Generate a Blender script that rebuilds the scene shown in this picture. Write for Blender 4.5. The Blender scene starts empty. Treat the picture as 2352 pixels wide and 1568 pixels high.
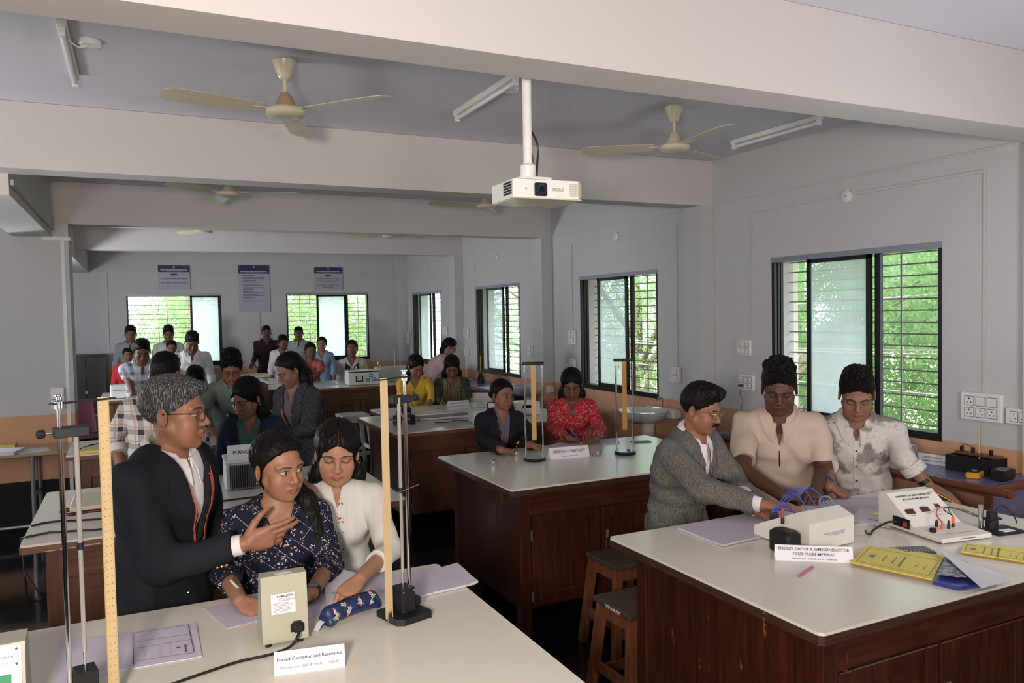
import bpy, math, random
import numpy as np
from mathutils import Vector, Matrix
random.seed(7)
rng = np.random.default_rng(7)
SC = bpy.context.scene
COL = SC.collection
PI = math.pi
# ---------------------------------------------------------------- camera
FPX = 1786.76
YAW, PITCH, ROLL = math.radians(25.7815), math.radians(2.0917), math.radians(-1.061)
EYE = np.array([0.0, 0.0, 1.9])
_f = np.array([math.sin(YAW)*math.cos(PITCH), math.cos(YAW)*math.cos(PITCH), -math.sin(PITCH)])
_r0 = np.array([math.cos(YAW), -math.sin(YAW), 0.0]); _u0 = np.cross(_r0, _f)
_r = _r0*math.cos(ROLL)+_u0*math.sin(ROLL); _u = -_r0*math.sin(ROLL)+_u0*math.cos(ROLL)
cam = bpy.data.cameras.new('camera'); camo = bpy.data.objects.new('camera', cam); COL.objects.link(camo)
cam.sensor_width = 36; cam.lens = 36*FPX/2352; cam.clip_start = 0.05; cam.clip_end = 200
camo.matrix_world = Matrix(((_r[0], _u[0], -_f[0], EYE[0]), (_r[1], _u[1], -_f[1], EYE[1]), (_r[2], _u[2], -_f[2], EYE[2]), (0, 0, 0, 1)))
SC.camera = camo
def ray(x, y): return _f+_r*((x-1176)/FPX)-_u*((y-784)/FPX)
def atz(x, y, z): d = ray(x, y); return EYE+d*((z-EYE[2])/d[2])
def atx(x, y, X): d = ray(x, y); return EYE+d*(X/d[0])
def aty(x, y, Y): d = ray(x, y); return EYE+d*(Y/d[1])
def atd(x, y, d): return EYE+ray(x, y)*d
# ---------------------------------------------------------------- world, sun, lamps, exposure
SC.view_settings.view_transform = 'Standard'; SC.view_settings.look = 'None'
SC.view_settings.gamma = 1.0; SC.view_settings.use_curve_mapping = False
SC.view_settings.exposure = 0.15
W_STR, SUN_STR, FLASH, FILL = 4.6, 3.2, 104.0, 42.0
wd = bpy.data.worlds.new('sky'); SC.world = wd; wd.use_nodes = True
_bg = wd.node_tree.nodes['Background']; _bg.inputs[0].default_value = (0.80, 0.89, 1.0, 1); _bg.inputs[1].default_value = W_STR
sun = bpy.data.lights.new('sun', 'SUN'); sun.energy = SUN_STR; sun.angle = 0.02; sun.color = (1, 0.95, 0.86)
suno = bpy.data.objects.new('sun', sun); COL.objects.link(suno)
suno.rotation_euler = Vector((0.55, 0.45, -0.9)).to_track_quat('-Z', 'Y').to_euler()
def area(name, loc, aim, size, energy, color, sy=None):
    L = bpy.data.lights.new(name, 'AREA'); L.energy = energy; L.color = color; L.size = size
    if sy: L.shape = 'RECTANGLE'; L.size_y = sy
    o = bpy.data.objects.new(name, L); COL.objects.link(o); o.location = loc
    o.rotation_euler = (Vector(aim)-Vector(loc)).to_track_quat('-Z', 'Y').to_euler()
    return o
area('flash_lamp', (-0.62, -0.25, 1.95), (1.5, 5.0, 0.95), 0.35, FLASH, (1.0, 0.90, 0.80))
area('fill_lamp', (0.9, -1.6, 1.7), (1.4, 1.0, 3.2), 0.6, FILL, (1.0, 0.90, 0.82))  # unseen fill lamp behind the camera, aimed at the ceiling
area('fill_lamp', (-2.6, 9.9, 1.5), (0.8, 9.9, 3.2), 0.6, 120, (0.90, 0.93, 1.0))  # added unseen lamp, lifts the brightness at the back of the room
area('fill_lamp', (3.3, 1.1, 1.6), (3.4, 3.9, 3.2), 0.6, 16, (0.92, 0.94, 1.0))  # added unseen lamp to brighten the ceiling by the window wall
area('fill_lamp', (-1.7, 4.7, 1.5), (0.9, 6.4, 3.2), 0.6, 19, (0.95, 0.95, 1.0))  # added unseen lamp to brighten the middle of the room
# daylight through the windows of the place: sky portals just outside each opening
def portal(loc, aim, sx, sy):
    o = area('window_portal', loc, aim, sx, 1, (1, 1, 1), sy); o.data.cycles.is_portal = True
SC.cycles.use_denoising = True
SC.cycles.max_bounces = 5; SC.cycles.diffuse_bounces = 3; SC.cycles.glossy_bounces = 3
SC.cycles.transmission_bounces = 4; SC.cycles.transparent_max_bounces = 8
SC.cycles.caustics_reflective = False; SC.cycles.caustics_refractive = False
SC.cycles.sample_clamp_indirect = 4.0
SC.cycles.use_adaptive_sampling = True; SC.cycles.adaptive_threshold = 0.02
# ---------------------------------------------------------------- node helper
class N:
    """a small wrapper: arithmetic on node sockets"""
    def __init__(s, nt, sock): s.nt = nt; s.k = sock
    def _m(s, op, b=None, c=None):
        n = s.nt.nodes.new('ShaderNodeMath'); n.operation = op
        for i, v in enumerate((s, b, c)):
            if v is None: continue
            if isinstance(v, N): s.nt.links.new(v.k, n.inputs[i])
            else: n.inputs[i].default_value = v
        return N(s.nt, n.outputs[0])
    def __add__(s, b): return s._m('ADD', b)
    __radd__ = __add__
    def __sub__(s, b): return s._m('SUBTRACT', b)
    def __rsub__(s, b): return (s*-1.0)+b
    def __mul__(s, b): return s._m('MULTIPLY', b)
    __rmul__ = __mul__
    def __truediv__(s, b): return s._m('DIVIDE', b)
    def abs(s): return s._m('ABSOLUTE')
    def lt(s, b): return s._m('LESS_THAN', b)
    def gt(s, b): return s._m('GREATER_THAN', b)
    def min(s, b): return s._m('MINIMUM', b)
    def max(s, b): return s._m('MAXIMUM', b)
    def mod(s, b): return s._m('FLOORED_MODULO', b)
    def pp(s, b): return s._m('PINGPONG', b)
    def sin(s): return s._m('SINE')
    def floor(s): return s._m('FLOOR')
    def soft(s, e, w):   # 1 when s < e, smooth edge w
        return (((s*-1.0)+e)*(1.0/w))._m('ADD', 0.5)._m('MINIMUM', 1.0)._m('MAXIMUM', 0.0)
class Mat:
    def __init__(s, name, col=(.5, .5, .5), rough=.5, metal=0., spec=.5, **kw):
        m = s.m = bpy.data.materials.new(name); m.use_nodes = True; s.nt = m.node_tree
        s.b = s.nt.nodes['Principled BSDF']
        s.set('Base Color', (*col, 1)); s.set('Roughness', rough); s.set('Metallic', metal); s.set('Specular IOR Level', spec)
        for k, v in kw.items(): s.set(k.replace('_', ' '), v)
    def set(s, k, v):
        if isinstance(v, N): s.nt.links.new(v.k, s.b.inputs[k])
        else: s.b.inputs[k].default_value = v
    def node(s, t, **ins):
        n = s.nt.nodes.new('ShaderNode'+t)
        for k, v in ins.items():
            k = k.replace('_', ' ')
            if isinstance(v, N): s.nt.links.new(v.k, n.inputs[k])
            else: n.inputs[k].default_value = v
        return n
    def obj(s):
        if not hasattr(s, '_o'): s._o = s.nt.nodes.new('ShaderNodeTexCoord')
        return N(s.nt, s._o.outputs['Object'])
    def attr(s, nm):
        n = s.nt.nodes.new('ShaderNodeAttribute'); n.attribute_name = nm; return N(s.nt, n.outputs['Vector'])
    def xyz(s, v=None):
        n = s.node('SeparateXYZ', Vector=v or s.obj()); return [N(s.nt, n.outputs[i]) for i in range(3)]
    def mapped(s, sc, v=None, rot=(0, 0, 0)):
        n = s.node('Mapping', Vector=v or s.obj()); n.inputs['Scale'].default_value = sc; n.inputs['Rotation'].default_value = rot
        return N(s.nt, n.outputs[0])
    def noise(s, scale=5, detail=2, v=None, rough=.5):
        n = s.node('TexNoise', Vector=v or s.obj(), Scale=scale, Detail=detail, Roughness=rough); return N(s.nt, n.outputs[0])
    def voro(s, scale=5, v=None, out='Distance'):
        n = s.node('TexVoronoi', Vector=v or s.obj(), Scale=scale); return N(s.nt, n.outputs[out])
    def mix(s, f, a, b):
        n = s.nt.nodes.new('ShaderNodeMix'); n.data_type = 'RGBA'
        for i, v in ((0, f), (6, a), (7, b)):
            if isinstance(v, N): s.nt.links.new(v.k, n.inputs[i])
            elif i == 0: n.inputs[0].default_value = v
            else: n.inputs[i].default_value = (*v, 1)
        return N(s.nt, n.outputs[2])
    def ramp(s, f, stops):
        n = s.node('ValToRGB', Fac=f); e = n.color_ramp.elements
        while len(e) < len(stops): e.new(.5)
        for x, (p, c) in zip(e, stops): x.position = p; x.color = (*c, 1)
        return N(s.nt, n.outputs[0])
    def bump(s, h, strength=.3, dist=.01):
        n = s.node('Bump', Height=h, Strength=strength, Distance=dist); s.set('Normal', N(s.nt, n.outputs[0])); return s
    def col(s, c): s.set('Base Color', c); return s
_mats = {}
def flat(name, col, rough=.5, metal=0., spec=.5, **kw):
    """plain material with a faint tooth so that nothing is perfectly uniform"""
    if name in _mats: return _mats[name]
    M = Mat(name, col, rough, metal, spec, **kw)
    n = M.noise(14, 2); c2 = tuple(min(1, c*1.10+.002) for c in col); c1 = tuple(c*.93 for c in col)
    M.col(M.mix(n, c1, c2)); _mats[name] = M.m; return M.m
# ---------------------------------------------------------------- mesh builder
def frame(fwd, up=(0, 0, 1)):
    y = Vector(fwd).normalized(); x = y.cross(Vector(up))
    if x.length < 1e-4: x = y.cross(Vector((1, 0, 0)))
    x.normalize(); z = x.cross(y); return Matrix((x, y, z)).transposed()
def spline(P, k=5):
    out = []
    for i in range(len(P)-1):
        a, b, c, d = P[max(i-1, 0)], P[i], P[i+1], P[min(i+2, len(P)-1)]
        for j in range(k): u = j/k; out.append(.5*((2*b)+(c-a)*u+(2*a-5*b+4*c-d)*u*u+(3*b-a-3*c+d)*u**3))
    return out+[P[-1]]
class MB:
    def __init__(s): s.v = []; s.f = []; s.mi = []; s.m = 0; s.T = Matrix.Identity(4)
    def at(s, loc=(0, 0, 0), rz=0, rx=0, ry=0):
        s.T = Matrix.Translation(loc) @ Matrix.Rotation(rz, 4, 'Z') @ Matrix.Rotation(ry, 4, 'Y') @ Matrix.Rotation(rx, 4, 'X'); return s
    def add(s, vs, fs):
        n = len(s.v); s.v += [tuple(s.T @ Vector(v)) for v in vs]; s.f += [tuple(i+n for i in f) for f in fs]; s.mi += [s.m]*len(fs); return s
    def box(s, a, b, bev=0.0):
        x0, y0, z0 = a; x1, y1, z1 = b
        if bev <= 0:
            return s.add([(x0, y0, z0), (x1, y0, z0), (x1, y1, z0), (x0, y1, z0), (x0, y0, z1), (x1, y0, z1), (x1, y1, z1), (x0, y1, z1)],
                         [(0, 3, 2, 1), (4, 5, 6, 7), (0, 1, 5, 4), (1, 2, 6, 5), (2, 3, 7, 6), (3, 0, 4, 7)])
        e = bev; vs = []
        for z, ins in ((z0, e), (z0+e, 0), (z1-e, 0), (z1, e)):
            X0, X1, Y0, Y1 = x0+ins, x1-ins, y0+ins, y1-ins; c = e
            vs += [(X0+c, Y0, z), (X1-c, Y0, z), (X1, Y0+c, z), (X1, Y1-c, z), (X1-c, Y1, z), (X0+c, Y1, z), (X0, Y1-c, z), (X0, Y0+c, z)]
        fs = [tuple(range(7, -1, -1)), tuple(range(24, 32))]
        for r in range(3):
            for i in range(8): j = (i+1) % 8; fs.append((r*8+i, r*8+j, r*8+8+j, r*8+8+i))
        return s.add(vs, fs)
    def cbox(s, c, d, bev=0.0):
        return s.box([c[i]-d[i]/2 for i in range(3)], [c[i]+d[i]/2 for i in range(3)], bev)
    def bar(s, p, q, w, h, up=(0, 0, 1)):
        p = Vector(p); q = Vector(q); R = frame(q-p, up); x = R.col[0]*w/2; z = R.col[2]*h/2
        vs = [p-x-z, p+x-z, p+x+z, p-x+z, q-x-z, q+x-z, q+x+z, q-x+z]
        return s.add([tuple(v) for v in vs], [(0, 1, 2, 3), (7, 6, 5, 4), (0, 4, 5, 1), (1, 5, 6, 2), (2, 6, 7, 3), (3, 7, 4, 0)])
    def tube(s, pts, r, n=10, caps=True):
        pts = [Vector(p) for p in pts]
        if 3 <= len(pts) <= 12 and not isinstance(r, (list, tuple)): pts = spline(pts)
        rs = r if isinstance(r, (list, tuple)) else [r]*len(pts)
        vs = []; prev = None
        for i, p in enumerate(pts):
            t = (pts[min(i+1, len(pts)-1)]-pts[max(i-1, 0)]).normalized()
            if prev is None: x = t.orthogonal().normalized()
            else:
                x = prev-t*prev.dot(t); x = x.normalized() if x.length > 1e-6 else t.orthogonal().normalized()
            prev = x; y = t.cross(x)
            vs += [tuple(p+x*math.cos(2*PI*k/n)*rs[i]+y*math.sin(2*PI*k/n)*rs[i]) for k in range(n)]
        fs = []
        for i in range(len(pts)-1):
            for k in range(n): l = (k+1) % n; fs.append((i*n+k, i*n+l, i*n+n+l, i*n+n+k))
        if caps: fs += [tuple(range(n-1, -1, -1)), tuple(range((len(pts)-1)*n, len(pts)*n))]
        return s.add(vs, fs)
    def lathe(s, prof, n=24, c=(0, 0, 0)):
        vs = []; fs = []
        for r, z in prof: vs += [(c[0]+r*math.cos(2*PI*k/n), c[1]+r*math.sin(2*PI*k/n), c[2]+z) for k in range(n)]
        for i in range(len(prof)-1):
            for k in range(n): l = (k+1) % n; fs.append((i*n+k, i*n+l, i*n+n+l, i*n+n+k))
        fs += [tuple(range(n-1, -1, -1)), tuple(range((len(prof)-1)*n, len(prof)*n))]
        return s.add(vs, fs)
    def prism(s, pts, z0, z1):
        n = len(pts); vs = [(x, y, z0) for x, y in pts]+[(x, y, z1) for x, y in pts]
        return s.add(vs, [tuple(range(n-1, -1, -1)), tuple(range(n, 2*n))]+[(i, (i+1) % n, n+(i+1) % n, n+i) for i in range(n)])
    def xprism(s, pts, x0, x1):   # outline in (y, z) extruded along x
        n = len(pts); vs = [(x0, y, z) for y, z in pts]+[(x1, y, z) for y, z in pts]
        return s.add(vs, [tuple(range(n)), tuple(range(2*n-1, n-1, -1))]+[(i, n+i, n+(i+1) % n, (i+1) % n) for i in range(n)])
    def ball(s, c, r, n=12, m=8):
        R = r if isinstance(r, (list, tuple)) else (r, r, r); vs = [(c[0], c[1], c[2]-R[2])]; fs = []
        for i in range(1, m):
            a = PI*i/m-PI/2
            vs += [(c[0]+R[0]*math.cos(a)*math.cos(2*PI*k/n), c[1]+R[1]*math.cos(a)*math.sin(2*PI*k/n), c[2]+R[2]*math.sin(a)) for k in range(n)]
        vs.append((c[0], c[1], c[2]+R[2])); L = len(vs)-1
        for k in range(n):
            l = (k+1) % n; fs += [(0, 1+l, 1+k), (L, L-n+k, L-n+l)]
            for i in range(m-2): fs.append((1+i*n+k, 1+i*n+l, 1+(i+1)*n+l, 1+(i+1)*n+k))
        return s.add(vs, fs)
    def grid(s, P, th=0.0):
        """P[i][j] points; thickness th along the normal"""
        a, b = len(P), len(P[0]); V = [Vector(p) for row in P for p in row]; n = a*b
        fs = [(i*b+j, i*b+j+1, (i+1)*b+j+1, (i+1)*b+j) for i in range(a-1) for j in range(b-1)]
        if th == 0: return s.add([tuple(v) for v in V], fs)
        nr = [Vector((0, 0, 0)) for _ in V]
        for f in fs:
            k = (V[f[2]]-V[f[0]]).cross(V[f[3]]-V[f[1]])
            for i in f: nr[i] += k
        W = [v-(k.normalized() if k.length else k)*th for v, k in zip(V, nr)]
        fb = [tuple(i+n for i in f[::-1]) for f in fs]
        rim = [i for i in range(b)]+[i*b+b-1 for i in range(1, a)]+[(a-1)*b+j for j in range(b-2, -1, -1)]+[i*b for i in range(a-2, 0, -1)]
        side = [(rim[i], rim[i]+n, rim[(i+1) % len(rim)]+n, rim[(i+1) % len(rim)]) for i in range(len(rim))]
        return s.add([tuple(v) for v in V+W], fs+fb+side)
    def build(s, name, mat, parent=None, smooth=False, **tags):
        me = bpy.data.meshes.new(name); me.from_pydata(s.v, [], s.f)
        mats = mat if isinstance(mat, (list, tuple)) else [mat]
        for m in mats: me.materials.append(m)
        if len(mats) > 1: me.polygons.foreach_set('material_index', s.mi)
        if smooth: me.polygons.foreach_set('use_smooth', [True]*len(me.polygons)); me.set_sharp_from_angle(angle=math.radians(38))
        me.update(); o = bpy.data.objects.new(name, me); COL.objects.link(o)
        if parent: o.parent = parent
        return tag(o, **tags)
def tag(o, label=None, cat=None, group=None, kind=None):
    if label: o['label'] = label
    if cat: o['category'] = cat
    if group: o['group'] = group
    if kind: o['kind'] = kind
    return o
def thing(name, label, cat, loc=(0, 0, 0), rz=0., group=None):
    o = bpy.data.objects.new(name, None); COL.objects.link(o); o.location = loc; o.rotation_euler = (0, 0, rz); o.empty_display_size = .1
    return tag(o, label, cat, group)
def struct(mb, name, mat, **k): return mb.build(name, mat, kind='structure', **k)
def text(name, s, size, mat, parent, loc, rot=(0, 0, 0), align='CENTER', bold=0.0, sx=1.0, ext=0.0004):
    c = bpy.data.curves.new(name, 'FONT'); c.body = s; c.size = size; c.align_x = align; c.align_y = 'CENTER'; c.extrude = ext; c.offset = bold; c.resolution_u = 2
    t = bpy.data.objects.new(name, c); COL.objects.link(t)
    dg = bpy.context.evaluated_depsgraph_get(); me = bpy.data.meshes.new_from_object(t.evaluated_get(dg)); bpy.data.objects.remove(t)
    me.materials.clear(); me.materials.append(mat); o = bpy.data.objects.new(name, me); COL.objects.link(o)
    o.parent = parent; o.location = loc; o.rotation_euler = rot; o.scale = (sx, 1, 1); return o
# ================================================================ materials of the room
def wall_mat(name, base, split=None, low=None):
    M = Mat(name, base, .75, spec=.25); n = M.noise(1.3, 3); c = M.mix(n, tuple(v*.96 for v in base), tuple(min(1, v*1.03) for v in base))
    if split is not None:
        x, y, z = M.xyz(); e = z+(M.noise(9, 3)-.5)*.012
        c = M.mix(e.lt(split), c, M.mix(M.noise(6, 4), tuple(v*.9 for v in low), low)); c = M.mix(z.lt(.42), c, (.012, .012, .014))
    M.col(c); M.bump(M.noise(60, 3), .08, .004); return M.m
WHITE = (.525, .515, .515)
ORNG = (.62, .34, .20)
m_wall = wall_mat('white_wall_paint', WHITE, 1.03, ORNG)
m_beam = wall_mat('white_beam_paint', (.59, .555, .545))
m_ceil = wall_mat('ceiling_paint', (.64, .63, .69))
m_out = flat('exterior_plaster', (.78, .74, .66), .9)
M = Mat('polished_black_stone', (.014, .018, .022), .12, spec=.6)
x, y, z = M.xyz(); j = x.mod(.6).lt(.006).max(y.mod(.6).lt(.006))
M.col(M.mix(j, M.mix(M.noise(3, 5), (.003, .004, .006), (.010, .013, .018)), (.02, .022, .026))); M.set('Roughness', M.noise(5, 4)*.14+.03); m_floor = M.m
m_blk = flat('black_aluminium', (.012, .012, .014), .35, .4)
m_alu = flat('grey_aluminium', (.30, .31, .36), .4, .6)
m_steel = flat('steel_bar', (.30, .29, .29), .4, .7)
m_white = flat('white_plastic', (.78, .77, .74), .35)
m_whiteb = flat('grey_white_enamel', (.66, .66, .64), .4); m_cond = flat('painted_conduit', (.52, .50, .49), .7)
def frosted():
    M = Mat('frosted_glass', (.85, .93, .93), .5); nt = M.nt; out = nt.nodes['Material Output']
    tr = nt.nodes.new('ShaderNodeBsdfTransparent'); tr.inputs[0].default_value = (.88, .94, .96, 1)
    tl = nt.nodes.new('ShaderNodeBsdfTranslucent'); tl.inputs[0].default_value = (.93, .95, 1.0, 1)
    df = nt.nodes.new('ShaderNodeBsdfDiffuse'); df.inputs[0].default_value = (.74, .80, .86, 1)
    a = nt.nodes.new('ShaderNodeMixShader'); a.inputs[0].default_value = .22; nt.links.new(tl.outputs[0], a.inputs[1]); nt.links.new(df.outputs[0], a.inputs[2])
    b = nt.nodes.new('ShaderNodeMixShader'); nt.links.new(a.outputs[0], b.inputs[2]); nt.links.new(tr.outputs[0], b.inputs[1])
    x, y, z = M.xyz(); f = (M.noise(3, 3)*.5+.32)._m('MINIMUM', .95); nt.links.new(f.k, b.inputs[0]); nt.links.new(b.outputs[0], out.inputs[0]); return M.m
m_frost = frosted()
def clear():
    M = Mat('clear_glass', (.9, .95, .95), .03); nt = M.nt; out = nt.nodes['Material Output']
    tr = nt.nodes.new('ShaderNodeBsdfTransparent'); tr.inputs[0].default_value = (.93, .96, .95, 1)
    gl = nt.nodes.new('ShaderNodeBsdfGlossy'); gl.inputs['Roughness'].default_value = .03
    b = nt.nodes.new('ShaderNodeMixShader'); b.inputs[0].default_value = .12
    nt.links.new(tr.outputs[0], b.inputs[1]); nt.links.new(gl.outputs[0], b.inputs[2]); nt.links.new(b.outputs[0], out.inputs[0]); return M.m
m_glass = clear()
# ================================================================ room shell
WX, CX, BY, LX, FY, CZ = 4.68, 4.53, 14.5, -5.2, -2.6, 3.22
TH = .24
ZB, ZT = 1.015, 2.31
RW = [(-1.0, .5), (3.31, 4.80), (6.34, 7.84), (9.42, 10.92), (12.44, 13.94)]   # openings in the right wall (y ranges)
BW = [(-3.4, -1.90), (-.13, 1.36), (2.47, 3.99)]                             # openings in the back wall (x ranges)
LW = [(-1.5, 1.), (2.4, 5.), (6.4, 9.), (10.2, 12.8)]
struct(MB().box((LX-TH, FY-TH, -.1), (WX+TH, BY+TH, 0)), 'floor', m_floor)
struct(MB().box((LX-TH, FY-TH, CZ), (WX+TH, BY+TH, CZ+.3)), 'ceiling', m_ceil)
def holed(openings, lo, hi, z0, z1, put):
    e = lo
    for a, b in openings: put(e, a, 0, CZ); put(a, b, 0, z0); put(a, b, z1, CZ); e = b
    put(e, hi, 0, CZ)
mb = MB(); holed(RW, FY, BY+TH, ZB, ZT, lambda a, b, c, d: mb.box((WX, a, c), (WX+TH, b, d))); struct(mb, 'wall_right', m_wall)
mb = MB(); holed(BW, LX-TH, WX, 1.08, 2.34, lambda a, b, c, d: mb.box((a, BY, c), (b, BY+TH, d))); struct(mb, 'wall_back', m_wall)
mb = MB(); holed(LW, FY, BY, 1.0, 2.5, lambda a, b, c, d: mb.box((LX-TH, a, c), (LX, b, d))); struct(mb, 'wall_left', m_wall)
struct(MB().box((LX-TH, FY-TH, 0), (WX+TH, FY, CZ)), 'wall_front', m_wall)
BEAMS = [2.53, 5.5, 8.5, 11.42]
for i, y in enumerate(BEAMS):
    struct(MB().box((LX+.01, y, 2.82), (WX-.002, y+.22, CZ-.002)), f'trim_{i+1}', m_beam)       # cross beams
k = 5
for y in BEAMS+[BY-.22]:
    struct(MB().box((CX if y > 3 else 4.63, y-.001 if y < 14 else y, .0), (WX-.003, y+.24 if y < 14 else BY-.003, 2.822 if y < 14 else CZ-.003)), f'trim_{k}', m_wall); k += 1   # wall piers
# long beam and piers on the left
struct(MB().box((-.99, 5.721, 2.69), (-.68, 8.448, CZ-.004)), f'trim_{k}', m_beam); k += 1
struct(MB().box((-.99, 8.86, 2.69), (-.67, BY-.005, CZ-.004)), f'trim_{k}', m_beam); k += 1
mb = MB().box((-1.28, 8.45, .0), (-.56, 8.85, 2.815)); mb.box((-.74, 8.43, .0), (-.545, 8.86, 2.818)); struct(mb, f'trim_{k}', m_wall); k += 1
mb = MB().box((-.61, 8.425, 0), (-.58, 8.45, 2.68)).box((-.76, 8.42, 2.66), (-.53, 8.87, 2.69)); struct(mb, f'trim_{k}', m_whiteb); k += 1
# conduit along the foot of the long beam
struct(MB().bar((-.667, 5.74, 2.77), (-.667, 8.44, 2.77), .02, .035), f'trim_{k}', m_cond); k += 1
for i, y in enumerate(BEAMS[1:]+[BY]):   # conduit frames round each bay of the right wall
    y0, y1 = y-2.50, y-.48
    x = WX-.006
    mb = MB()
    zt = 2.70
    mb.box((x-.006, y0+.02, zt), (WX-.001, y1, zt+.018)).box((x-.006, y0+.02, 1.2), (WX-.001, y0+.034, zt)).box((x-.006, y1-.014, 1.45), (WX-.001, y1, zt))
    mb.box((x-.004, y-2.72, 2.83), (WX-.001, y-.03, 2.842))
    struct(mb, f'trim_{k}', m_cond); k += 1
mb = MB().box((-.55, BY-.012, 2.70), (4.3, BY-.001, 2.712)).box((-.42, BY-.012, 1.3), (-.40, BY-.001, 2.70)).box((1.98, BY-.012, 1.1), (2.0, BY-.001, 2.0)); struct(mb, f'trim_{k}', m_cond); k += 1

# ================================================================ windows
def window(n, a, b, z0, z1, side, cuts, vbars, seed=0):
    """a..b along the wall; cuts: fractions (from a) of frosted sash start/end; side 'R','B','L'"""
    root = thing(f'window_{n}', None, None); root['kind'] = 'structure'
    def P(u, d, z):   # u along the wall, d outward
        return (WX+d, u, z) if side == 'R' else (u, BY+d, z) if side == 'B' else (LX-d, u, z)
    def bx(mb, u0, u1, d0, d1, za, zb):
        p, q = P(u0, d0, za), P(u1, d1, zb); mb.box([min(p[i], q[i]) for i in range(3)], [max(p[i], q[i]) for i in range(3)])
    mb = MB(); t = .028
    for d0, d1 in ((.0, .028), (.040, .062), (.074, .10)):
        bx(mb, a, a+t, d0, d1, z0, z1); bx(mb, b-t, b, d0, d1, z0, z1)
    bx(mb, a, b, -.004, .10, z0, z0+.05)
    mb.build('window_frame', m_blk, root)
    mb = MB(); bx(mb, a, b, -.006, .102, z1-.04, z1); mb.build('head_track', m_alu, root)
    def fr(f): return a+(b-a)*f
    s0, s1 = fr(cuts[0]), fr(cuts[1])
    mb = MB(); w = .036
    bx(mb, s0, s0+w, .008, .034, z0+.05, z1-.04); bx(mb, s1-w, s1, .008, .034, z0+.05, z1-.04)
    bx(mb, s0, s1, .008, .034, z0+.05, z0+.085); bx(mb, s0, s1, .008, .034, z1-.07, z1-.04)
    sash = mb.build('sash', m_blk, root)
    mb = MB(); bx(mb, s0+w, s1-w, .018, .023, z0+.08, z1-.065); mb.build('pane', m_frost, sash)
    for c in cuts[2:]:
        mb = MB(); u = fr(c); bx(mb, u, u+.045, .045, .075, z0+.05, z1-.04); mb.build('mullion', m_blk, root)
    mb = MB(); nb = 15
    for i in range(nb):
        z = z0+.06+(z1-z0-.10)*(i/(nb-1))**.93; p, q = P(a, .205, z), P(b, .205, z); mb.tube([p, q], .0055, 6)
    for v in vbars: p, q = P(fr(v), .20, z0), P(fr(v), .20, z1); mb.bar(p, q, .014, .008)
    mb.build('grille', m_steel, root)
    return root
wi = 1
def frR(ys): a, b = RW[1]; return [(y-a)/(b-a) for y in ys]
for n, (a, b) in enumerate(RW):
    window(wi, a, b, ZB, ZT, 'R', (.37, .76, .335), (.30, .55) if n < 2 else (.18, .3, .55)); wi += 1
    portal((WX+TH+.02, (a+b)/2, (ZB+ZT)/2), (0, (a+b)/2, (ZB+ZT)/2), b-a, ZT-ZB)
for n, (a, b) in enumerate(BW):
    window(wi, a, b, 1.08, 2.34, 'B', ((.66, .99) if n < 2 else (.36, .72, .72)), (.33, .42) if n < 2 else (.18, .3, .9)); wi += 1
    portal(((a+b)/2, BY+TH+.02, 1.7), ((a+b)/2, 0, 1.7), b-a, 1.26)
for n, (a, b) in enumerate(LW):
    window(wi, a, b, 1.0, 2.5, 'L', (.3, .6), (.5,)); wi += 1
    portal((LX-TH-.02, (a+b)/2, 1.75), (0, (a+b)/2, 1.75), b-a, 1.5)
mb = MB()
for a, b in RW: mb.box((WX+TH+.001, b+.02, .6), (WX+TH+.07, b+.14, 2.9))      # plaster fins outside each window
struct(mb, f'trim_{k}', m_out); k += 1
mb = MB().box((WX+TH+.001, FY, 2.42), (WX+TH+.55, BY, 2.50)); struct(mb, f'trim_{k}', m_out); k += 1

# ================================================================ outdoors
M = Mat('dry_earth', (.32, .26, .17), .95); M.col(M.mix(M.noise(2, 4), (.22, .26, .10), (.42, .36, .24)))
struct(MB().box((-40, -30, -3.4), (60, 70, -3.3)), 'ground', M.m)
def leaf_mat(name, c1, c2, c3):
    M = Mat(name, c1, .5, spec=.3); n = M.noise(1.1, 3); n2 = M.noise(9, 2)
    M.col(M.mix(n2.gt(.66)*.7, M.mix((n-.35)*3.2, c1, c2), c3))
    nt = M.nt; tl = nt.nodes.new('ShaderNodeBsdfTranslucent'); tl.inputs[0].default_value = (*[min(1, v*1.6) for v in c2], 1)
    ms = nt.nodes.new('ShaderNodeMixShader'); ms.inputs[0].default_value = .4
    nt.links.new(M.b.outputs[0], ms.inputs[1]); nt.links.new(tl.outputs[0], ms.inputs[2]); nt.links.new(ms.outputs[0], nt.nodes['Material Output'].inputs[0]); return M.m
m_leaf = leaf_mat('neem_leaf', (.11, .22, .08), (.28, .41, .19), (.46, .54, .34))
m_leaf2 = leaf_mat('flowering_leaf', (.18, .32, .11), (.38, .50, .24), (.60, .22, .12))
m_bark = flat('grey_bark', (.30, .24, .19), .9)
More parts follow.
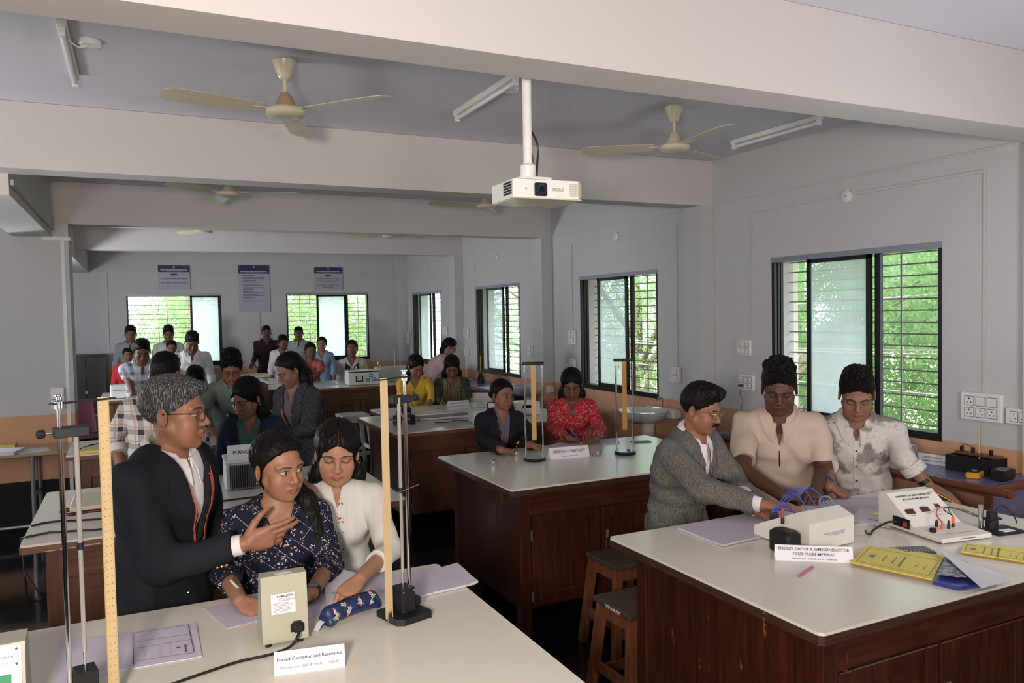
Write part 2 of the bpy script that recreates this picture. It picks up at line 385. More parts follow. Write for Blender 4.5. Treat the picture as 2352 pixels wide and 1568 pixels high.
def leaves(name, blobs, n, mat, parent, sz=.05):
    """sprays of small leaflets on drooping stalks"""
    r = np.random.default_rng(len(blobs)*7+n); V = []; F = []
    tot = sum(b[3]*b[4]*b[5] for b in blobs)
    vs = []
    for cx, cy, cz, rx, ry, rz in blobs:
        k = int(n*rx*ry*rz/tot); d = r.normal(size=(k, 3)); d /= np.linalg.norm(d, axis=1)[:, None]; q = r.uniform(.35, 1, (k, 1))**.5
        vs.append(np.array([cx, cy, cz])+d*q*np.array([rx, ry, rz]))
    P = np.concatenate(vs); k = len(P)
    ax = r.normal(size=(k, 3)); ax[:, 2] = ax[:, 2]*.4-.5; ax /= np.linalg.norm(ax, axis=1)[:, None]
    sd = np.cross(ax, r.normal(size=(k, 3))); sd /= np.linalg.norm(sd, axis=1)[:, None]
    L = 6; out = []
    for i in range(L):
        sgn = 1 if i % 2 else -1; b = P+ax*(i//2)*sz*.8
        tip = b+(sd*sgn+ax*.55)*sz*r.uniform(.7, 1.3, (k, 1)); w = np.cross(sd, ax)*sz*.05+ax*sz*.24
        out.append(np.stack([b, (b+tip)/2+w, tip, (b+tip)/2-w], 1))
    A = np.concatenate(out).reshape(-1, 3)
    me = bpy.data.meshes.new(name); nq = len(A)//4
    me.vertices.add(len(A)); me.vertices.foreach_set('co', A.ravel()); me.loops.add(nq*4); me.loops.foreach_set('vertex_index', np.arange(nq*4))
    me.polygons.add(nq); me.polygons.foreach_set('loop_start', np.arange(nq)*4); me.update(calc_edges=True); me.materials.append(mat)
    o = bpy.data.objects.new(name, me); COL.objects.link(o); o.parent = parent; return o
def tree(x, y, h, rad, n, mat, label, seed, sz=.06, z0=-3.3):
    r = random.Random(seed); t = thing('tree', label, 'tree', (x, y, z0), group='trees outside the windows')
    mb = MB(); lean = r.uniform(-.12, .12)
    mb.tube([(0, 0, 0), (lean*h*.3, .02*h, h*.3), (lean*h*.7, .05*h, h*.62), (lean*h, .03*h, h*.9)], [.2, .15, .10, .04], 10)
    blobs = []
    for i in range(9):
        a = r.uniform(0, 2*PI); hh = h*r.uniform(.35, .9); p = (rad*.75*math.cos(a), rad*.75*math.sin(a), hh)
        mb.tube([(lean*hh, .03*hh, hh*.72), ((lean*hh+p[0])/2, p[1]/2, hh*.9), p], [.07, .045, .015], 7)
        blobs.append((*p, rad*.5, rad*.5, rad*.42))
    blobs.append((0, 0, h*.72, rad*.8, rad*.8, h*.34))
    mb.build('trunk', m_bark, t, True); leaves('foliage', blobs, n, mat, t, sz)['kind'] = 'stuff'
TREES = [(8.6, 4.2, 7.4, 2.1, 7500, 0, 'neem tree with thick slanting trunk outside the nearest window'),
         (8.7, 8.4, 7.0, 2.2, 6000, 0, 'dense light green tree outside the second window from the right'),
         (8.8, 12.6, 7.2, 2.2, 5200, 1, 'green tree with orange sprigs outside the third window along the wall'),
         (9.6, 17.5, 7.4, 2.4, 4200, 0, 'green tree outside the far corner of the right wall'),
         (4.6, 20.2, 7.0, 2.0, 4200, 1, 'tree with orange flowers outside the right back window'),
         (1.6, 21.0, 6.6, 1.9, 3800, 1, 'tree with orange flowers outside the left back window'),
         (-3.6, 21.0, 6.6, 2.0, 2600, 0, 'green tree outside the back window beyond the pillar'),
         (13.5, 7.5, 8.5, 3.2, 4600, 0, 'tall tree further back behind the neem tree'),
         (14.5, 13.5, 8.0, 3.2, 4200, 0, 'tall tree further back between the second and third windows'), (16, 2.5, 8.0, 3.6, 4200, 0, 'tall tree further back at the right of the nearest window'),
         (10.8, 6.2, 4.6, 1.9, 3000, 0, 'low bushy tree filling the bottom of the nearest window'), (10.9, 3.2, 4.4, 1.9, 3000, 0, 'low bushy tree at the bottom right of the nearest window'),
         (11.0, 11.0, 4.8, 2.0, 2600, 0, 'low bushy tree below the second window'), (3.2, 24.5, 7.5, 3.4, 3600, 0, 'broad tree far behind both back windows')]
for i, (x, y, h, rad, n, k2, lb) in enumerate(TREES): tree(x, y, h, rad, n, m_leaf2 if k2 else m_leaf, lb, i+3, .068 if i < 4 else .085 if i < 7 else .13 if i in (7, 8, 9, 13) else .08)
# the slanting trunk and limbs seen through the nearest window
t = thing('tree', 'leaning bare brown tree trunk with limbs close outside the nearest window', 'tree', (7.9, 3.55, -3.3), group='trees outside the windows')
mb = MB(); mb.tube([(.1, .9, 0), (.05, .55, 2.6), (0, .3, 4.2), (0, -.25, 5.2), (.2, -1.1, 6.0)], [.2, .17, .14, .12, .08], 12)
mb.tube([(0, .3, 4.2), (.1, .75, 5.0), (.2, 1.0, 5.9)], [.09, .06, .03], 8); mb.tube([(0, -.1, 4.95), (.3, -.7, 5.1), (.4, -1.6, 5.0)], [.06, .04, .02], 8)
mb.build('trunk', m_bark, t, True); leaves('foliage', [(.2, -.9, 5.6, .7, .8, .6), (.3, 1.0, 6.0, .6, .6, .6), (.3, .6, 4.0, .6, .7, .5), (0, -.6, 3.9, .5, .6, .4)], 500, m_leaf, t, .07)['kind'] = 'stuff'
for i, (z0, z1, z2, x) in enumerate(((2.05, 1.98, 2.2, 6.4), (1.52, 1.50, 1.62, 6.5), (1.46, 1.47, 1.56, 6.55), (1.20, 1.16, 1.10, 6.4))):
    mb = MB().tube([(x, 12, z0), (x, 6.5, z1-.05), (x, 1.0, z2)], .009, 6)
    tag(mb.build('overhead_cable', m_cond), 'white overhead wire crossing outside the nearest window, '+('topmost', 'second from top', 'third from top', 'lowest')[i]+' of the four', 'cable', 'overhead wires outside the window')
# ================================================================ smooth organic surfaces
class Fld:
    def __init__(s, lo, hi, h):
        s.lo = np.array(lo, float); s.h = h; s.n = np.ceil((np.array(hi, float)-s.lo)/h).astype(int)+1
        s.v = np.full(s.n, .12, np.float32)
    def put(s, fn, lo, hi, k=.01, sub=False):
        m = k+.012+s.h*1.5
        a = np.clip(np.floor((np.array(lo)-m-s.lo)/s.h).astype(int), 0, s.n); b = np.clip(np.ceil((np.array(hi)+m-s.lo)/s.h).astype(int)+1, 0, s.n)
        if np.any(b-a < 1): return s
        X = (s.lo[0]+s.h*np.arange(a[0], b[0], dtype=np.float32))[:, None, None].astype(np.float32)
        Y = (s.lo[1]+s.h*np.arange(a[1], b[1], dtype=np.float32))[None, :, None].astype(np.float32)
        Z = (s.lo[2]+s.h*np.arange(a[2], b[2], dtype=np.float32))[None, None, :].astype(np.float32)
        d = fn(X, Y, Z); V = s.v[a[0]:b[0], a[1]:b[1], a[2]:b[2]]
        if sub: d = -d; h = np.maximum(k-np.abs(V-d), 0); V[...] = np.maximum(V, d)+h*h/(4*k)
        else: h = np.maximum(k-np.abs(V-d), 0); V[...] = np.minimum(V, d)-h*h/(4*k)
        return s
    def cone(s, a, b, ra, rb, k=.01, cut=False, sub=False):
        a = np.array(a, float); b = np.array(b, float); ab = b-a; L2 = max(ab@ab, 1e-9); L = L2**.5; R = max(ra, rb)
        def fn(X, Y, Z):
            px, py, pz = X-a[0], Y-a[1], Z-a[2]; t = (px*ab[0]+py*ab[1]+pz*ab[2])/L2; tc = np.clip(t, 0, 1)
            d = np.sqrt((px-ab[0]*tc)**2+(py-ab[1]*tc)**2+(pz-ab[2]*tc)**2)-(ra+(rb-ra)*tc)
            return np.maximum(d, (t-1)*L) if cut else d
        return s.put(fn, np.minimum(a, b)-R, np.maximum(a, b)+R, k, sub)
    def chain(s, pts, rs, k=.01, cut=False):
        for i in range(len(pts)-1): s.cone(pts[i], pts[i+1], rs[i], rs[i+1], k, cut and i == len(pts)-2)
        return s
    def ell(s, c, r, R=None, k=.01, sub=False):
        c = np.array(c, float); r = np.array(r, float); M = np.eye(3) if R is None else np.array(R, float)
        def fn(X, Y, Z):
            x, y, z = X-c[0], Y-c[1], Z-c[2]; q0 = 0; q1 = 0
            for i in range(3):
                u = (x*M[0, i]+y*M[1, i]+z*M[2, i])/r[i]; q0 = q0+u*u; q1 = q1+(u/r[i])**2
            q0 = np.sqrt(q0); return q0*(q0-1)/np.maximum(np.sqrt(q1), 1e-6)
        e = np.abs(M) @ r
        return s.put(fn, c-e, c+e, k, sub)
    def etube(s, a, b, ra, rb, side, k=.03):
        """elliptical limb: ra, rb = (half width along side, half depth)"""
        a = np.array(a, float); b = np.array(b, float); ab = b-a; L = np.linalg.norm(ab); T = ab/L; S = side-T*(side@T); S /= np.linalg.norm(S); Fv = np.cross(S, T)
        def fn(X, Y, Z):
            x, y, z = X-a[0], Y-a[1], Z-a[2]; t = (x*T[0]+y*T[1]+z*T[2]); tc = np.clip(t/L, 0, 1)
            rx = ra[0]+(rb[0]-ra[0])*tc; ry = ra[1]+(rb[1]-ra[1])*tc; e = (t-tc*L)/ry
            q = np.sqrt(((x*S[0]+y*S[1]+z*S[2])/rx)**2+((x*Fv[0]+y*Fv[1]+z*Fv[2])/ry)**2+e*e)
            return (q-1)*ry*.92
        R = max(ra[0], rb[0], ra[1], rb[1])
        return s.put(fn, np.minimum(a, b)-R, np.maximum(a, b)+R, k)
    def wrinkle(s, amp, wl, seed=0):
        X = (s.lo[0]+s.h*np.arange(s.n[0]))[:, None, None]; Y = (s.lo[1]+s.h*np.arange(s.n[1]))[None, :, None]; Z = (s.lo[2]+s.h*np.arange(s.n[2]))[None, None, :]
        r = np.random.default_rng(seed); w = 2*PI/wl
        a = np.sin(w*(.55*X+.5*Z)+r.uniform(0, 6)+1.7*np.sin(w*.43*(Y-X)+r.uniform(0, 6))).astype(np.float32)
        b = np.sin(w*1.3*(.3*Y-.6*Z+.5*X)+r.uniform(0, 6)+1.9*np.sin(w*.37*(X+Z)+r.uniform(0, 6))).astype(np.float32)
        s.v += amp*(a+.7*b); return s
    def mesh(s):
        v = s.v; n = s.n; ins = v < 0
        c = [(i, j, k) for i in (0, 1) for j in (0, 1) for k in (0, 1)]
        cnt = np.zeros(n-1, np.int8)
        for i, j, k in c: cnt += ins[i:n[0]-1+i, j:n[1]-1+j, k:n[2]-1+k]
        act = np.argwhere((cnt > 0) & (cnt < 8)); idx = np.full(n-1, -1, np.int32); idx[tuple(act.T)] = np.arange(len(act))
        g = {o: v[act[:, 0]+o[0], act[:, 1]+o[1], act[:, 2]+o[2]] for o in c}
        P = np.zeros((len(act), 3)); w = np.zeros(len(act))
        for o in c:
            for ax in range(3):
                if o[ax]: continue
                q = list(o); q[ax] = 1; va, vb = g[o], g[tuple(q)]; m = (va < 0) != (vb < 0); t = np.where(m, va/np.where(m, va-vb, 1), 0)
                pt = np.array(o, float)+np.zeros((len(act), 3)); pt[:, ax] = t; P[m] += pt[m]; w[m] += 1
        P = (act+P/w[:, None])*s.h+s.lo
        F = []
        for ax in range(3):
            b1, b2 = (ax+1) % 3, (ax+2) % 3
            sl0 = [slice(1, -1)]*3; sl1 = [slice(1, -1)]*3; sl0[ax] = slice(0, -1); sl1[ax] = slice(1, None)
            A, B = ins[tuple(sl0)], ins[tuple(sl1)]; e = np.argwhere(A != B)
            off = np.ones(3, int); off[ax] = 0; e2 = e+off; fl = A[tuple(e.T)]
            q = []
            for d1, d2 in ((0, 0), (1, 0), (1, 1), (0, 1)):
                z = e2.copy(); z[:, b1] -= d1; z[:, b2] -= d2; q.append(idx[tuple(z.T)])
            q = np.stack(q, 1); q[~fl] = q[~fl][:, ::-1]; F.append(q)
        return P, np.concatenate(F)
    def sample(s, P):
        q = (P-s.lo)/s.h; q = np.clip(q, 0, s.n-1.001); i = q.astype(int); f = q-i; out = 0
        for a in (0, 1):
            for b in (0, 1):
                for c in (0, 1):
                    out = out+s.v[i[:, 0]+a, i[:, 1]+b, i[:, 2]+c]*(f[:, 0] if a else 1-f[:, 0])*(f[:, 1] if b else 1-f[:, 1])*(f[:, 2] if c else 1-f[:, 2])
        return out
def mesh_obj(name, parts, mat, parent, hc=None, smooth=True):
    """parts: list of (verts, quads); hc: matching list of head coordinates"""
    V = np.concatenate([p[0] for p in parts]); off = 0; Fs = []
    for p in parts: Fs.append(p[1]+off); off += len(p[0])
    F = np.concatenate(Fs)
    me = bpy.data.meshes.new(name); me.vertices.add(len(V)); me.vertices.foreach_set('co', V.astype(np.float32).ravel())
    me.loops.add(F.size); me.loops.foreach_set('vertex_index', F.astype(np.int32).ravel())
    me.polygons.add(len(F)); me.polygons.foreach_set('loop_start', np.arange(len(F))*4)
    me.update(calc_edges=True)
    if smooth: me.polygons.foreach_set('use_smooth', np.ones(len(F), bool))
    me.materials.append(mat)
    if hc is not None:
        at = me.attributes.new('hc', 'FLOAT_VECTOR', 'POINT'); at.data.foreach_set('vector', np.concatenate(hc).astype(np.float32).ravel())
    o = bpy.data.objects.new(name, me); COL.objects.link(o)
    if parent: o.parent = parent
    return o
def nrm(v): v = np.array(v, float); return v/max(np.linalg.norm(v), 1e-9)
def rotm(yaw=0, pitch=0, roll=0):   # pitch > 0 tips the face down (face looks along -y)
    a, b, c = yaw, pitch, roll
    Rz = np.array([[math.cos(a), -math.sin(a), 0], [math.sin(a), math.cos(a), 0], [0, 0, 1]])
    Rx = np.array([[1, 0, 0], [0, math.cos(b), -math.sin(b)], [0, math.sin(b), math.cos(b)]])
    Ry = np.array([[math.cos(c), 0, math.sin(c)], [0, 1, 0], [-math.sin(c), 0, math.cos(c)]])
    return Rz @ Rx @ Ry
# ================================================================ skin and hair
def skin_mat(name, col, lip=(.30, .10, .08), eyes='down', gaze=(0, 0), brow=.0030, must=0., rough=.48):
    M = Mat(name, col, rough, spec=.35, Subsurface_Weight=.06); M.b.inputs['Subsurface Radius'].default_value = (.012, .004, .002)
    hc = M.attr('hc'); x, y, z = M.xyz(hc); ax = x.abs(); front = y.lt(-.035)
    c = M.mix(M.noise(38, 3), tuple(v*.90 for v in col), tuple(min(1, v*1.08) for v in col))
    u = (ax-.031)*(1/.0178); lens = (u*u)
    lid = (lens+((z-.001)*(1/.013))._m('POWER', 2.0)).soft(1., .5)*front
    c = M.mix(lid*.38, c, tuple(v*.5 for v in col))
    # brows
    ub = (ax-.033)*(1/.021); zb = ub*ub*-.0045+ub*-.0012+.0205
    bm = (((z-zb).abs()*(1/brow))+ub*.35+ub*ub*ub*ub*.5).soft(1., .45)*front*ax.gt(.009)
    c = M.mix(bm*.9, c, (.012, .009, .008))
    # lips
    ul = x*(1/.0245); zl = z+.0625-ul*ul*.0012; lm = (zl.abs()*(1/.0088)+ul*ul).soft(1., .35)*front
    c = M.mix(lm*.85, c, lip); ml = (zl.abs()).soft(.0007, .0008)*(ul.abs().lt(.95))*front
    c = M.mix(ml*.85, c, (.05, .015, .012))
    nn = (((ax-.0085)*(1/.0045))._m('POWER', 2.0)+((z+.0405)*(1/.0028))._m('POWER', 2.0)).soft(1., .5)*y.lt(-.085)
    c = M.mix(nn*.8, c, (.03, .01, .008))
    if eyes == 'open':
        v = ((z-.0005)*(1/.0072)); ed = lens+v.abs(); eye = ed.soft(1., .12)*front
        c = M.mix(eye, c, (.36, .32, .30)); sg = x/ax.max(1e-5); dx = x-sg*.031-gaze[0]; dz = z-gaze[1]-.0005
        rr = (dx*dx+dz*dz)._m('SQRT'); c = M.mix(rr.soft(.0064, .0006)*eye, c, (.022, .010, .006))
        c = M.mix((((dx+.0016)*(dx+.0016)+(dz-.002)*(dz-.002))._m('SQRT')).soft(.0009, .0004)*eye, c, (.8, .8, .8))
        lash = ((ed-1.02).abs()).soft(.12, .10)*z.gt(-.0005)*front*u.abs().lt(1.05); c = M.mix(lash, c, (.01, .006, .005))
        lo = ((ed-1.0).abs()).soft(.06, .08)*z.lt(-.0003)*front*.5; c = M.mix(lo, c, (.03, .015, .01))
        M.set('Roughness', eye*-.3+rough)
    else:
        zz = z+.0045-lens*.0040; c = M.mix(zz.abs().soft(.0011, .0008)*u.abs().lt(1.02)*front, c, (.012, .007, .006))
        zz = z-.0075+lens*.0035; c = M.mix(zz.abs().soft(.0005, .0007)*u.abs().lt(.95)*front*.5, c, tuple(v*.4 for v in col))
    if must:
        um = x*(1/.030); zm = z+.050+um*um*.006; c = M.mix((zm.abs()*(1/.006)+um*um*.6+(M.noise(900, 1)-.5)*.6).soft(1., .3)*front*must, c, (.01, .008, .007))
        zj = (z+.075).soft(0., .05)*y.lt(.0); c = M.mix(zj*.25*must, c, (.05, .03, .025))
    M.col(c); M.bump(M.noise(420, 2), .10, .002); return M.m
def hair_mat(name='black_hair', grey=0.):
    if name in _mats: return _mats[name]
    M = Mat(name, (.006, .005, .005), .46, spec=.10); v = M.mapped((260, 260, 22), M.attr('hc')); n = M.noise(1., 3, v)
    if grey:
        g = (M.noise(1., 3, M.mapped((330, 330, 45), M.attr('hc')))-.50)*5*grey; M.col(M.mix(g._m('MINIMUM', 1.)._m('MAXIMUM', 0.), (.028, .026, .026), (.27, .26, .255)))
    else: M.col(M.mix(n, (.003, .0026, .0026), (.011, .009, .008)))
    M.bump(n, .30, .003); _mats[name] = M.m; return M.m
def head_field(F, fem, neckpt, nr, hires=True):
    j = .90 if fem else 1.0
    F.ell((0, .016, .036), (.0745, .093, .080), k=.02)
    F.ell((0, -.026, -.020), (.0570*(.97 if fem else 1), .056, .082), k=.028)
    F.ell((0, -.034, -.068), (.0455*j, .044, .040), k=.02)
    F.ell((0, -.066*(.97 if fem else 1), -.098), (.020*j, .017, .016), k=.022)
    for sg in (-1, 1):
        F.cone((sg*.054*j, .0, -.045), (sg*.026*j, -.047, -.090), .015, .012, k=.025)
        F.ell((sg*.038, -.054, -.030), (.024, .022, .024), k=.022)
        F.ell((sg*.032*j, -.046, -.058), (.024, .024, .030), k=.03)
        F.cone((sg*.046, -.066, .018), (sg*.012, -.079, .018), .010, .011, k=.014)
        F.ell((sg*.031, -.0985, .0), (.0185, .013, .0125), k=.012, sub=True)
        F.ell((sg*.031, -.0705, .0), (.0150, .0135, .0125), k=.003)
        R = rotm(sg*.35, 0, 0)
        F.ell((sg*.0765, .013, -.008), (.0075, .019, .031), R, k=.006)
        if hires: F.ell((sg*.084, .006, -.006), (.005, .010, .019), R, k=.004, sub=True)
    F.cone((0, -.078, .014), (0, -.096, -.022), .0085, .0095, k=.012)
    F.ell((0, -.1010, -.031), (.0115, .0115, .0095), k=.008)
    for sg in (-1, 1): F.ell((sg*.0125, -.0900, -.034), (.0075, .0105, .0075), k=.006)
    F.chain([(-.023, -.0770, -.062), (-.008, -.0865, -.0578), (.008, -.0865, -.0578), (.023, -.0770, -.062)], [.003, .0058, .0058, .003], k=.009)
    F.chain([(-.020, -.0770, -.0645), (0, -.0855, -.0688), (.020, -.0770, -.0645)], [.003, .0066, .003], k=.008)
    F.cone((0, .012, -.055), neckpt, nr*.98, nr, k=.025)
# ================================================================ furniture
def wood(name, a, b, rough=.38, sc=(14, 14, 1.3), scuff=.0):
    if name in _mats: return _mats[name]
    M = Mat(name, a, rough, spec=.4); n = M.noise(3.2, 4, M.mapped(sc)); c = M.mix((n-.3)*2.2, a, b)
    s = (M.noise(9, 4, M.mapped((3, 3, .35)))-.70).gt(0)*M.noise(90, 2).gt(.45); c = M.mix(s*.5*(1 if scuff else .4), c, (.40, .17, .06))
    M.col(c); M.bump(n, .15, .004); _mats[name] = M.m; return M.m
m_wood = wood('red_brown_teak', (.030, .007, .004), (.066, .018, .009), .34, scuff=1)
m_woodh = wood('red_brown_teak_rail', (.033, .008, .005), (.072, .020, .010), .36, (1.3, 14, 14))
m_edge = wood('brown_edge_band', (.030, .012, .008), (.060, .024, .015), .5, (2, 2, 30), 1)
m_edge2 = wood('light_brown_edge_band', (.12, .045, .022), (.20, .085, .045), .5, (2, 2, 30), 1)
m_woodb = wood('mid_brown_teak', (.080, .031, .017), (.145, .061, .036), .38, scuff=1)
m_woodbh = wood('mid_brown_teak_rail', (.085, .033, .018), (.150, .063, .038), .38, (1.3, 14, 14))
m_stool = wood('worn_stool_wood', (.10, .033, .014), (.19, .070, .028), .45, scuff=1)
m_stoolt = wood('dark_stool_seat', (.040, .025, .020), (.075, .048, .036), .5, (3, 20, 3))
M = Mat('cream_laminate', (.60, .56, .48), .22, spec=.5)
c_ = M.mix(M.noise(2.2, 4), (.62, .58, .51), (.70, .66, .58)); sp = M.voro(23).lt(.035)*M.noise(5, 2).gt(.55); M.col(M.mix(sp*.6, c_, (.12, .08, .05))); M.set('Roughness', M.noise(4, 3)*.15+.14); m_lam = M.m
m_woodd, m_woodhd, m_edged = m_wood, m_woodh, m_edge
def chamf(x0, y0, x1, y1, c): return [(x0+c, y0), (x1-c, y0), (x1, y0+c), (x1, y1-c), (x1-c, y1), (x0+c, y1), (x0, y1-c), (x0, y0+c)]
def lab_table(x0, x1, y0, y1, z, label, rz=0., fn=3, lip=.09, gap=.16, pale_wood=False):
    m_wood, m_woodh, m_edge = (m_woodb, m_woodbh, m_edge2) if pale_wood else (m_woodd, m_woodhd, m_edged)  # the flag picks paler wood and edge tones
    t = thing('laboratory_table', label, 'table', (x0, y0, 0), rz, 'laboratory tables with cupboards')
    w, d = x1-x0, y1-y0
    MB().prism(chamf(0, 0, w, d, .013), z-.010, z).build('tabletop', m_lam, t)
    MB().prism(chamf(-.003, -.003, w+.003, d+.003, .014), z-.040, z-.0105).build('edge_band', m_edge, t)
    a, b, c, e = lip, w-lip, lip*.85, d-lip*.85
    MB().box((a+.01, c+.022, gap), (b-.01, e-.022, z-.041)).build('carcass', m_wood, t)
    for X in (a, b-.07):
        for Y in (c, e-.07): MB().box((X, Y, 0), (X+.07, Y+.07, z-.041), .004).build('post', m_wood, t)
    MB().box((a+.07, c+.004, z-.185), (b-.07, c+.024, z-.042)).build('front_rail', m_woodh, t)
    zt, zb = z-.195, gap+.01; wd = (b-a-.14)/fn
    for i in range(fn):
        X = a+.07+wd*i
        mb = MB(); f = .065; X0, X1 = X+.008, X+wd-.008
        mb.box((X0, c+.002, zb), (X0+f, c+.024, zt), .003).box((X1-f, c+.002, zb), (X1, c+.024, zt), .003).box((X0+f, c+.003, zt-f), (X1-f, c+.023, zt), .003).box((X0+f, c+.003, zb), (X1-f, c+.023, zb+f*1.2), .003).box((X0+f, c+.012, zb+f), (X1-f, c+.02, zt-f))
        dr = mb.build('door', m_wood, t)
        if i % 2: MB().cbox((X0+.03, c-.004, (zb+zt)/2+.1), (.018, .014, .05), .004).build('latch', m_steel, dr)
        else:
            for hz in (.12, .8): MB().cbox((X0-.004, c, zb+(zt-zb)*hz), (.008, .008, .06)).build('hinge', m_steel, dr)
    # end boards
    for X, sg in ((a, 1), (b, -1)):
        mb = MB(); n = 5; L = (e-c-.14)/n
        for i in range(n):
            Y = c+.07+L*i; q = .012 if i % 2 else .026; mb.box((min(X+sg*q, X+sg*.06), Y, gap), (max(X+sg*q, X+sg*.06), Y+L*(.82 if i % 2 else .995), z-.042))
        mb.build('end_panel', m_wood, t)
    return t
T9 = .9
lab_table(-.74, 1.06, 1.74, 2.925, T9, 'cream topped laboratory table in the foreground holding the resonance apparatus', fn=4)
lab_table(1.86, 3.69, 1.71, 2.90, T9, 'cream topped laboratory table at right holding the four probe instruments')
lab_table(1.88, 3.66, 3.94, 5.14, T9, 'cream topped laboratory table in the middle holding the spring stands')
lab_table(-.50, 1.30, 4.06, 5.27, T9, 'cream topped laboratory table at left behind the foreground one with coiled leads', pale_wood=True)
lab_table(1.94, 3.80, 6.33, 7.55, T9, 'laboratory table with the optical bench in front of the woman in yellow', pale_wood=True)
lab_table(-.50, 1.30, 6.62, 7.38, T9, 'laboratory table at left behind the one with coiled leads, where papers lie', pale_wood=True)
lab_table(2.04, 3.95, 10.35, 11.55, .95, 'far laboratory table with the white instrument boxes, below the right back window', pale_wood=True)
lab_table(-.42, 1.20, 10.45, 11.55, .95, 'far laboratory table below the left back window with a white box', pale_wood=True)
# narrow shelves table behind the optical bench table, far cupboards
lab_table(2.22, 3.55, 7.62, 8.12, T9, 'narrow white topped table joined to the far side of the optical bench table', fn=2)
for (x0, y0, w, d, z, lb) in ((1.66, 11.3, .30, .60, 1.0, 'small cupboard with slatted side left of the far laboratory table'), (1.52, 12.9, .42, .5, .98, 'small white topped cupboard by the back wall beside the person in dark maroon')):
    t = thing('side_cupboard', lb, 'cupboard', (x0, y0, 0)); MB().box((-.02, -.02, z-.03), (w+.02, d+.02, z)).build('tabletop', m_lam, t)
    MB().box((0, 0, .0), (w, d, z-.031)).build('carcass', m_wood, t); mb = MB()
    for i in range(6): mb.box((.03+i*.06, -.012, .2), (.055+i*.06, -.001, z-.12))
    mb.build('slats', m_wood, t); MB().box((-.01, -.008, z-.11), (w, -.001, z-.04)).build('apron', m_whiteb, t)
def stool(x, y, h, rz, label, top=.31, mt=None, ml=None, spl=.05, group='wooden stools', seatmark=None):
    t = thing('laboratory_stool', label, 'stool', (x, y, 0), rz, group); mt = mt or m_stoolt; ml = ml or m_stool; k = top/2
    MB().box((-k, -k, h-.028), (k, k, h), .006).build('seat', mt, t)
    for sx in (-1, 1):
        for sy in (-1, 1):
            MB().bar((sx*(k-.035), sy*(k-.035), h-.028), (sx*(k-.035+spl), sy*(k-.035+spl), 0), .042, .042, (0, 1, 0)).build('leg', ml, t)
    q = k-.035+spl*.72; zz = h*.27
    for s in (-1, 1): MB().bar((-q, s*q, zz), (q, s*q, zz), .022, .045).build('stretcher', ml, t); MB().bar((s*q, -q, zz+.05), (s*q, q, zz+.05), .022, .045).build('stretcher', ml, t)
    q = k-.033
    mb = MB()
    for s in (-1, 1): mb.bar((-q, s*q, h-.062), (q, s*q, h-.062), .02, .066).bar((s*q, -q, h-.062), (s*q, q, h-.062), .02, .066)
    mb.build('apron', ml, t); return t
stool(2.44, 3.66, .52, .02, 'dark wooden stool standing clear between the two right laboratory tables')
t = stool(2.12, 3.06, .52, .02, 'wooden stool with chipped seat edge partly hidden by the right laboratory table')
text('painted_mark', 'DEPT.OF.PHY', .022, m_white, t, (-.157, -.02, .505), (PI/2, 0, -PI/2))
stool(2.80, 3.60, .60, .02, 'taller stool beside the man in the grey tweed blazer')
stool(-.05, 3.93, .62, .1, 'wooden stool with paint spots by the left end of the table with coiled leads') if 0 else None
m_wp = flat('white_painted_metal', (.52, .52, .52), .45)
stool(2.44, 9.75, .66, .02, 'white topped stool with white legs before the far laboratory table', .36, m_wp, m_wp, .07, group='white stools')
stool(3.02, 9.62, .60, .3, 'white legged stool behind the rule stand, nearer the optical bench table', .30, m_wp, m_wp, .07, group='white stools')
# office desk at far left with papers
t = thing('desk', 'low desk with steel tube legs and papers in front of the pillar', 'desk', (-1.95, 7.86, 0))
m_desk = flat('beige_desk_top', (.36, .30, .20), .2)
MB().box((0, 0, .735), (1.42, .62, .76), .004).build('tabletop', m_desk, t)
for X in (.06, 1.10):
    for Y in (.05, .57): MB().tube([(X, Y, 0), (X, Y, .735)], .018, 8).build('leg', m_steel, t)
mb = MB().tube([(.06, .05, .12), (1.10, .05, .12)], .014, 8).tube([(1.10, .05, .35), (1.10, .57, .35)], .014, 8); mb.build('stretcher', m_steel, t)
# dark steel cabinet and plastic chair
t = thing('steel_cabinet', 'dark brown steel cupboard against the back wall beside the pillar', 'cabinet', (-1.02, 13.95, 0))
mk = flat('dark_brown_enamel', (.022, .017, .013), .4); MB().box((0, 0, .06), (.58, .50, 1.36), .008).build('body', mk, t)
for X in (.005, .293): MB().box((X, -.012, .09), (X+.282, -.001, 1.33), .003).build('door', mk, t)
MB().box((.27, -.03, .75), (.31, -.013, .80)).build('handle', m_steel, t)
t = thing('plastic_chair', 'maroon moulded plastic chair beside the pillar', 'chair', (-.66, 11.2, 0), .35)
mp = flat('maroon_plastic', (.075, .016, .030), .35)
MB().box((-.22, -.21, .42), (.22, .21, .45), .012).build('seat', mp, t)
P_ = []
for i in range(9):
    r_ = []
    for j in range(9): u = (j/8-.5)*2; v = i/8; r_.append((u*(.235-.02*v), .20+.07*v-.045*u*u, .46+.44*v*(1-.10*u*u)))
    P_.append(r_)
MB().grid(P_, .012).build('backrest', mp, t, True)
for sx in (-1, 1):
    for sy in (-1, 1): MB().bar((sx*.19, sy*.18, .42), (sx*.235, sy*.23, 0), .045, .03, (0, 1, 0)).build('leg', mp, t)
    MB().tube([(sx*.22, .22, .66), (sx*.27, .05, .67), (sx*.26, -.16, .65), (sx*.23, -.19, .44)], .017, 8).build('armrest', mp, t)
t = thing('wooden_chair', 'wooden armchair with slatted back beside the woman in dark sequins', 'chair', (3.80, 8.80, 0), 2.6)
mc = wood('pale_chair_wood', (.22, .10, .045), (.34, .17, .08), .45)
MB().box((-.21, -.21, .42), (.21, .21, .45), .008).build('seat', mc, t)
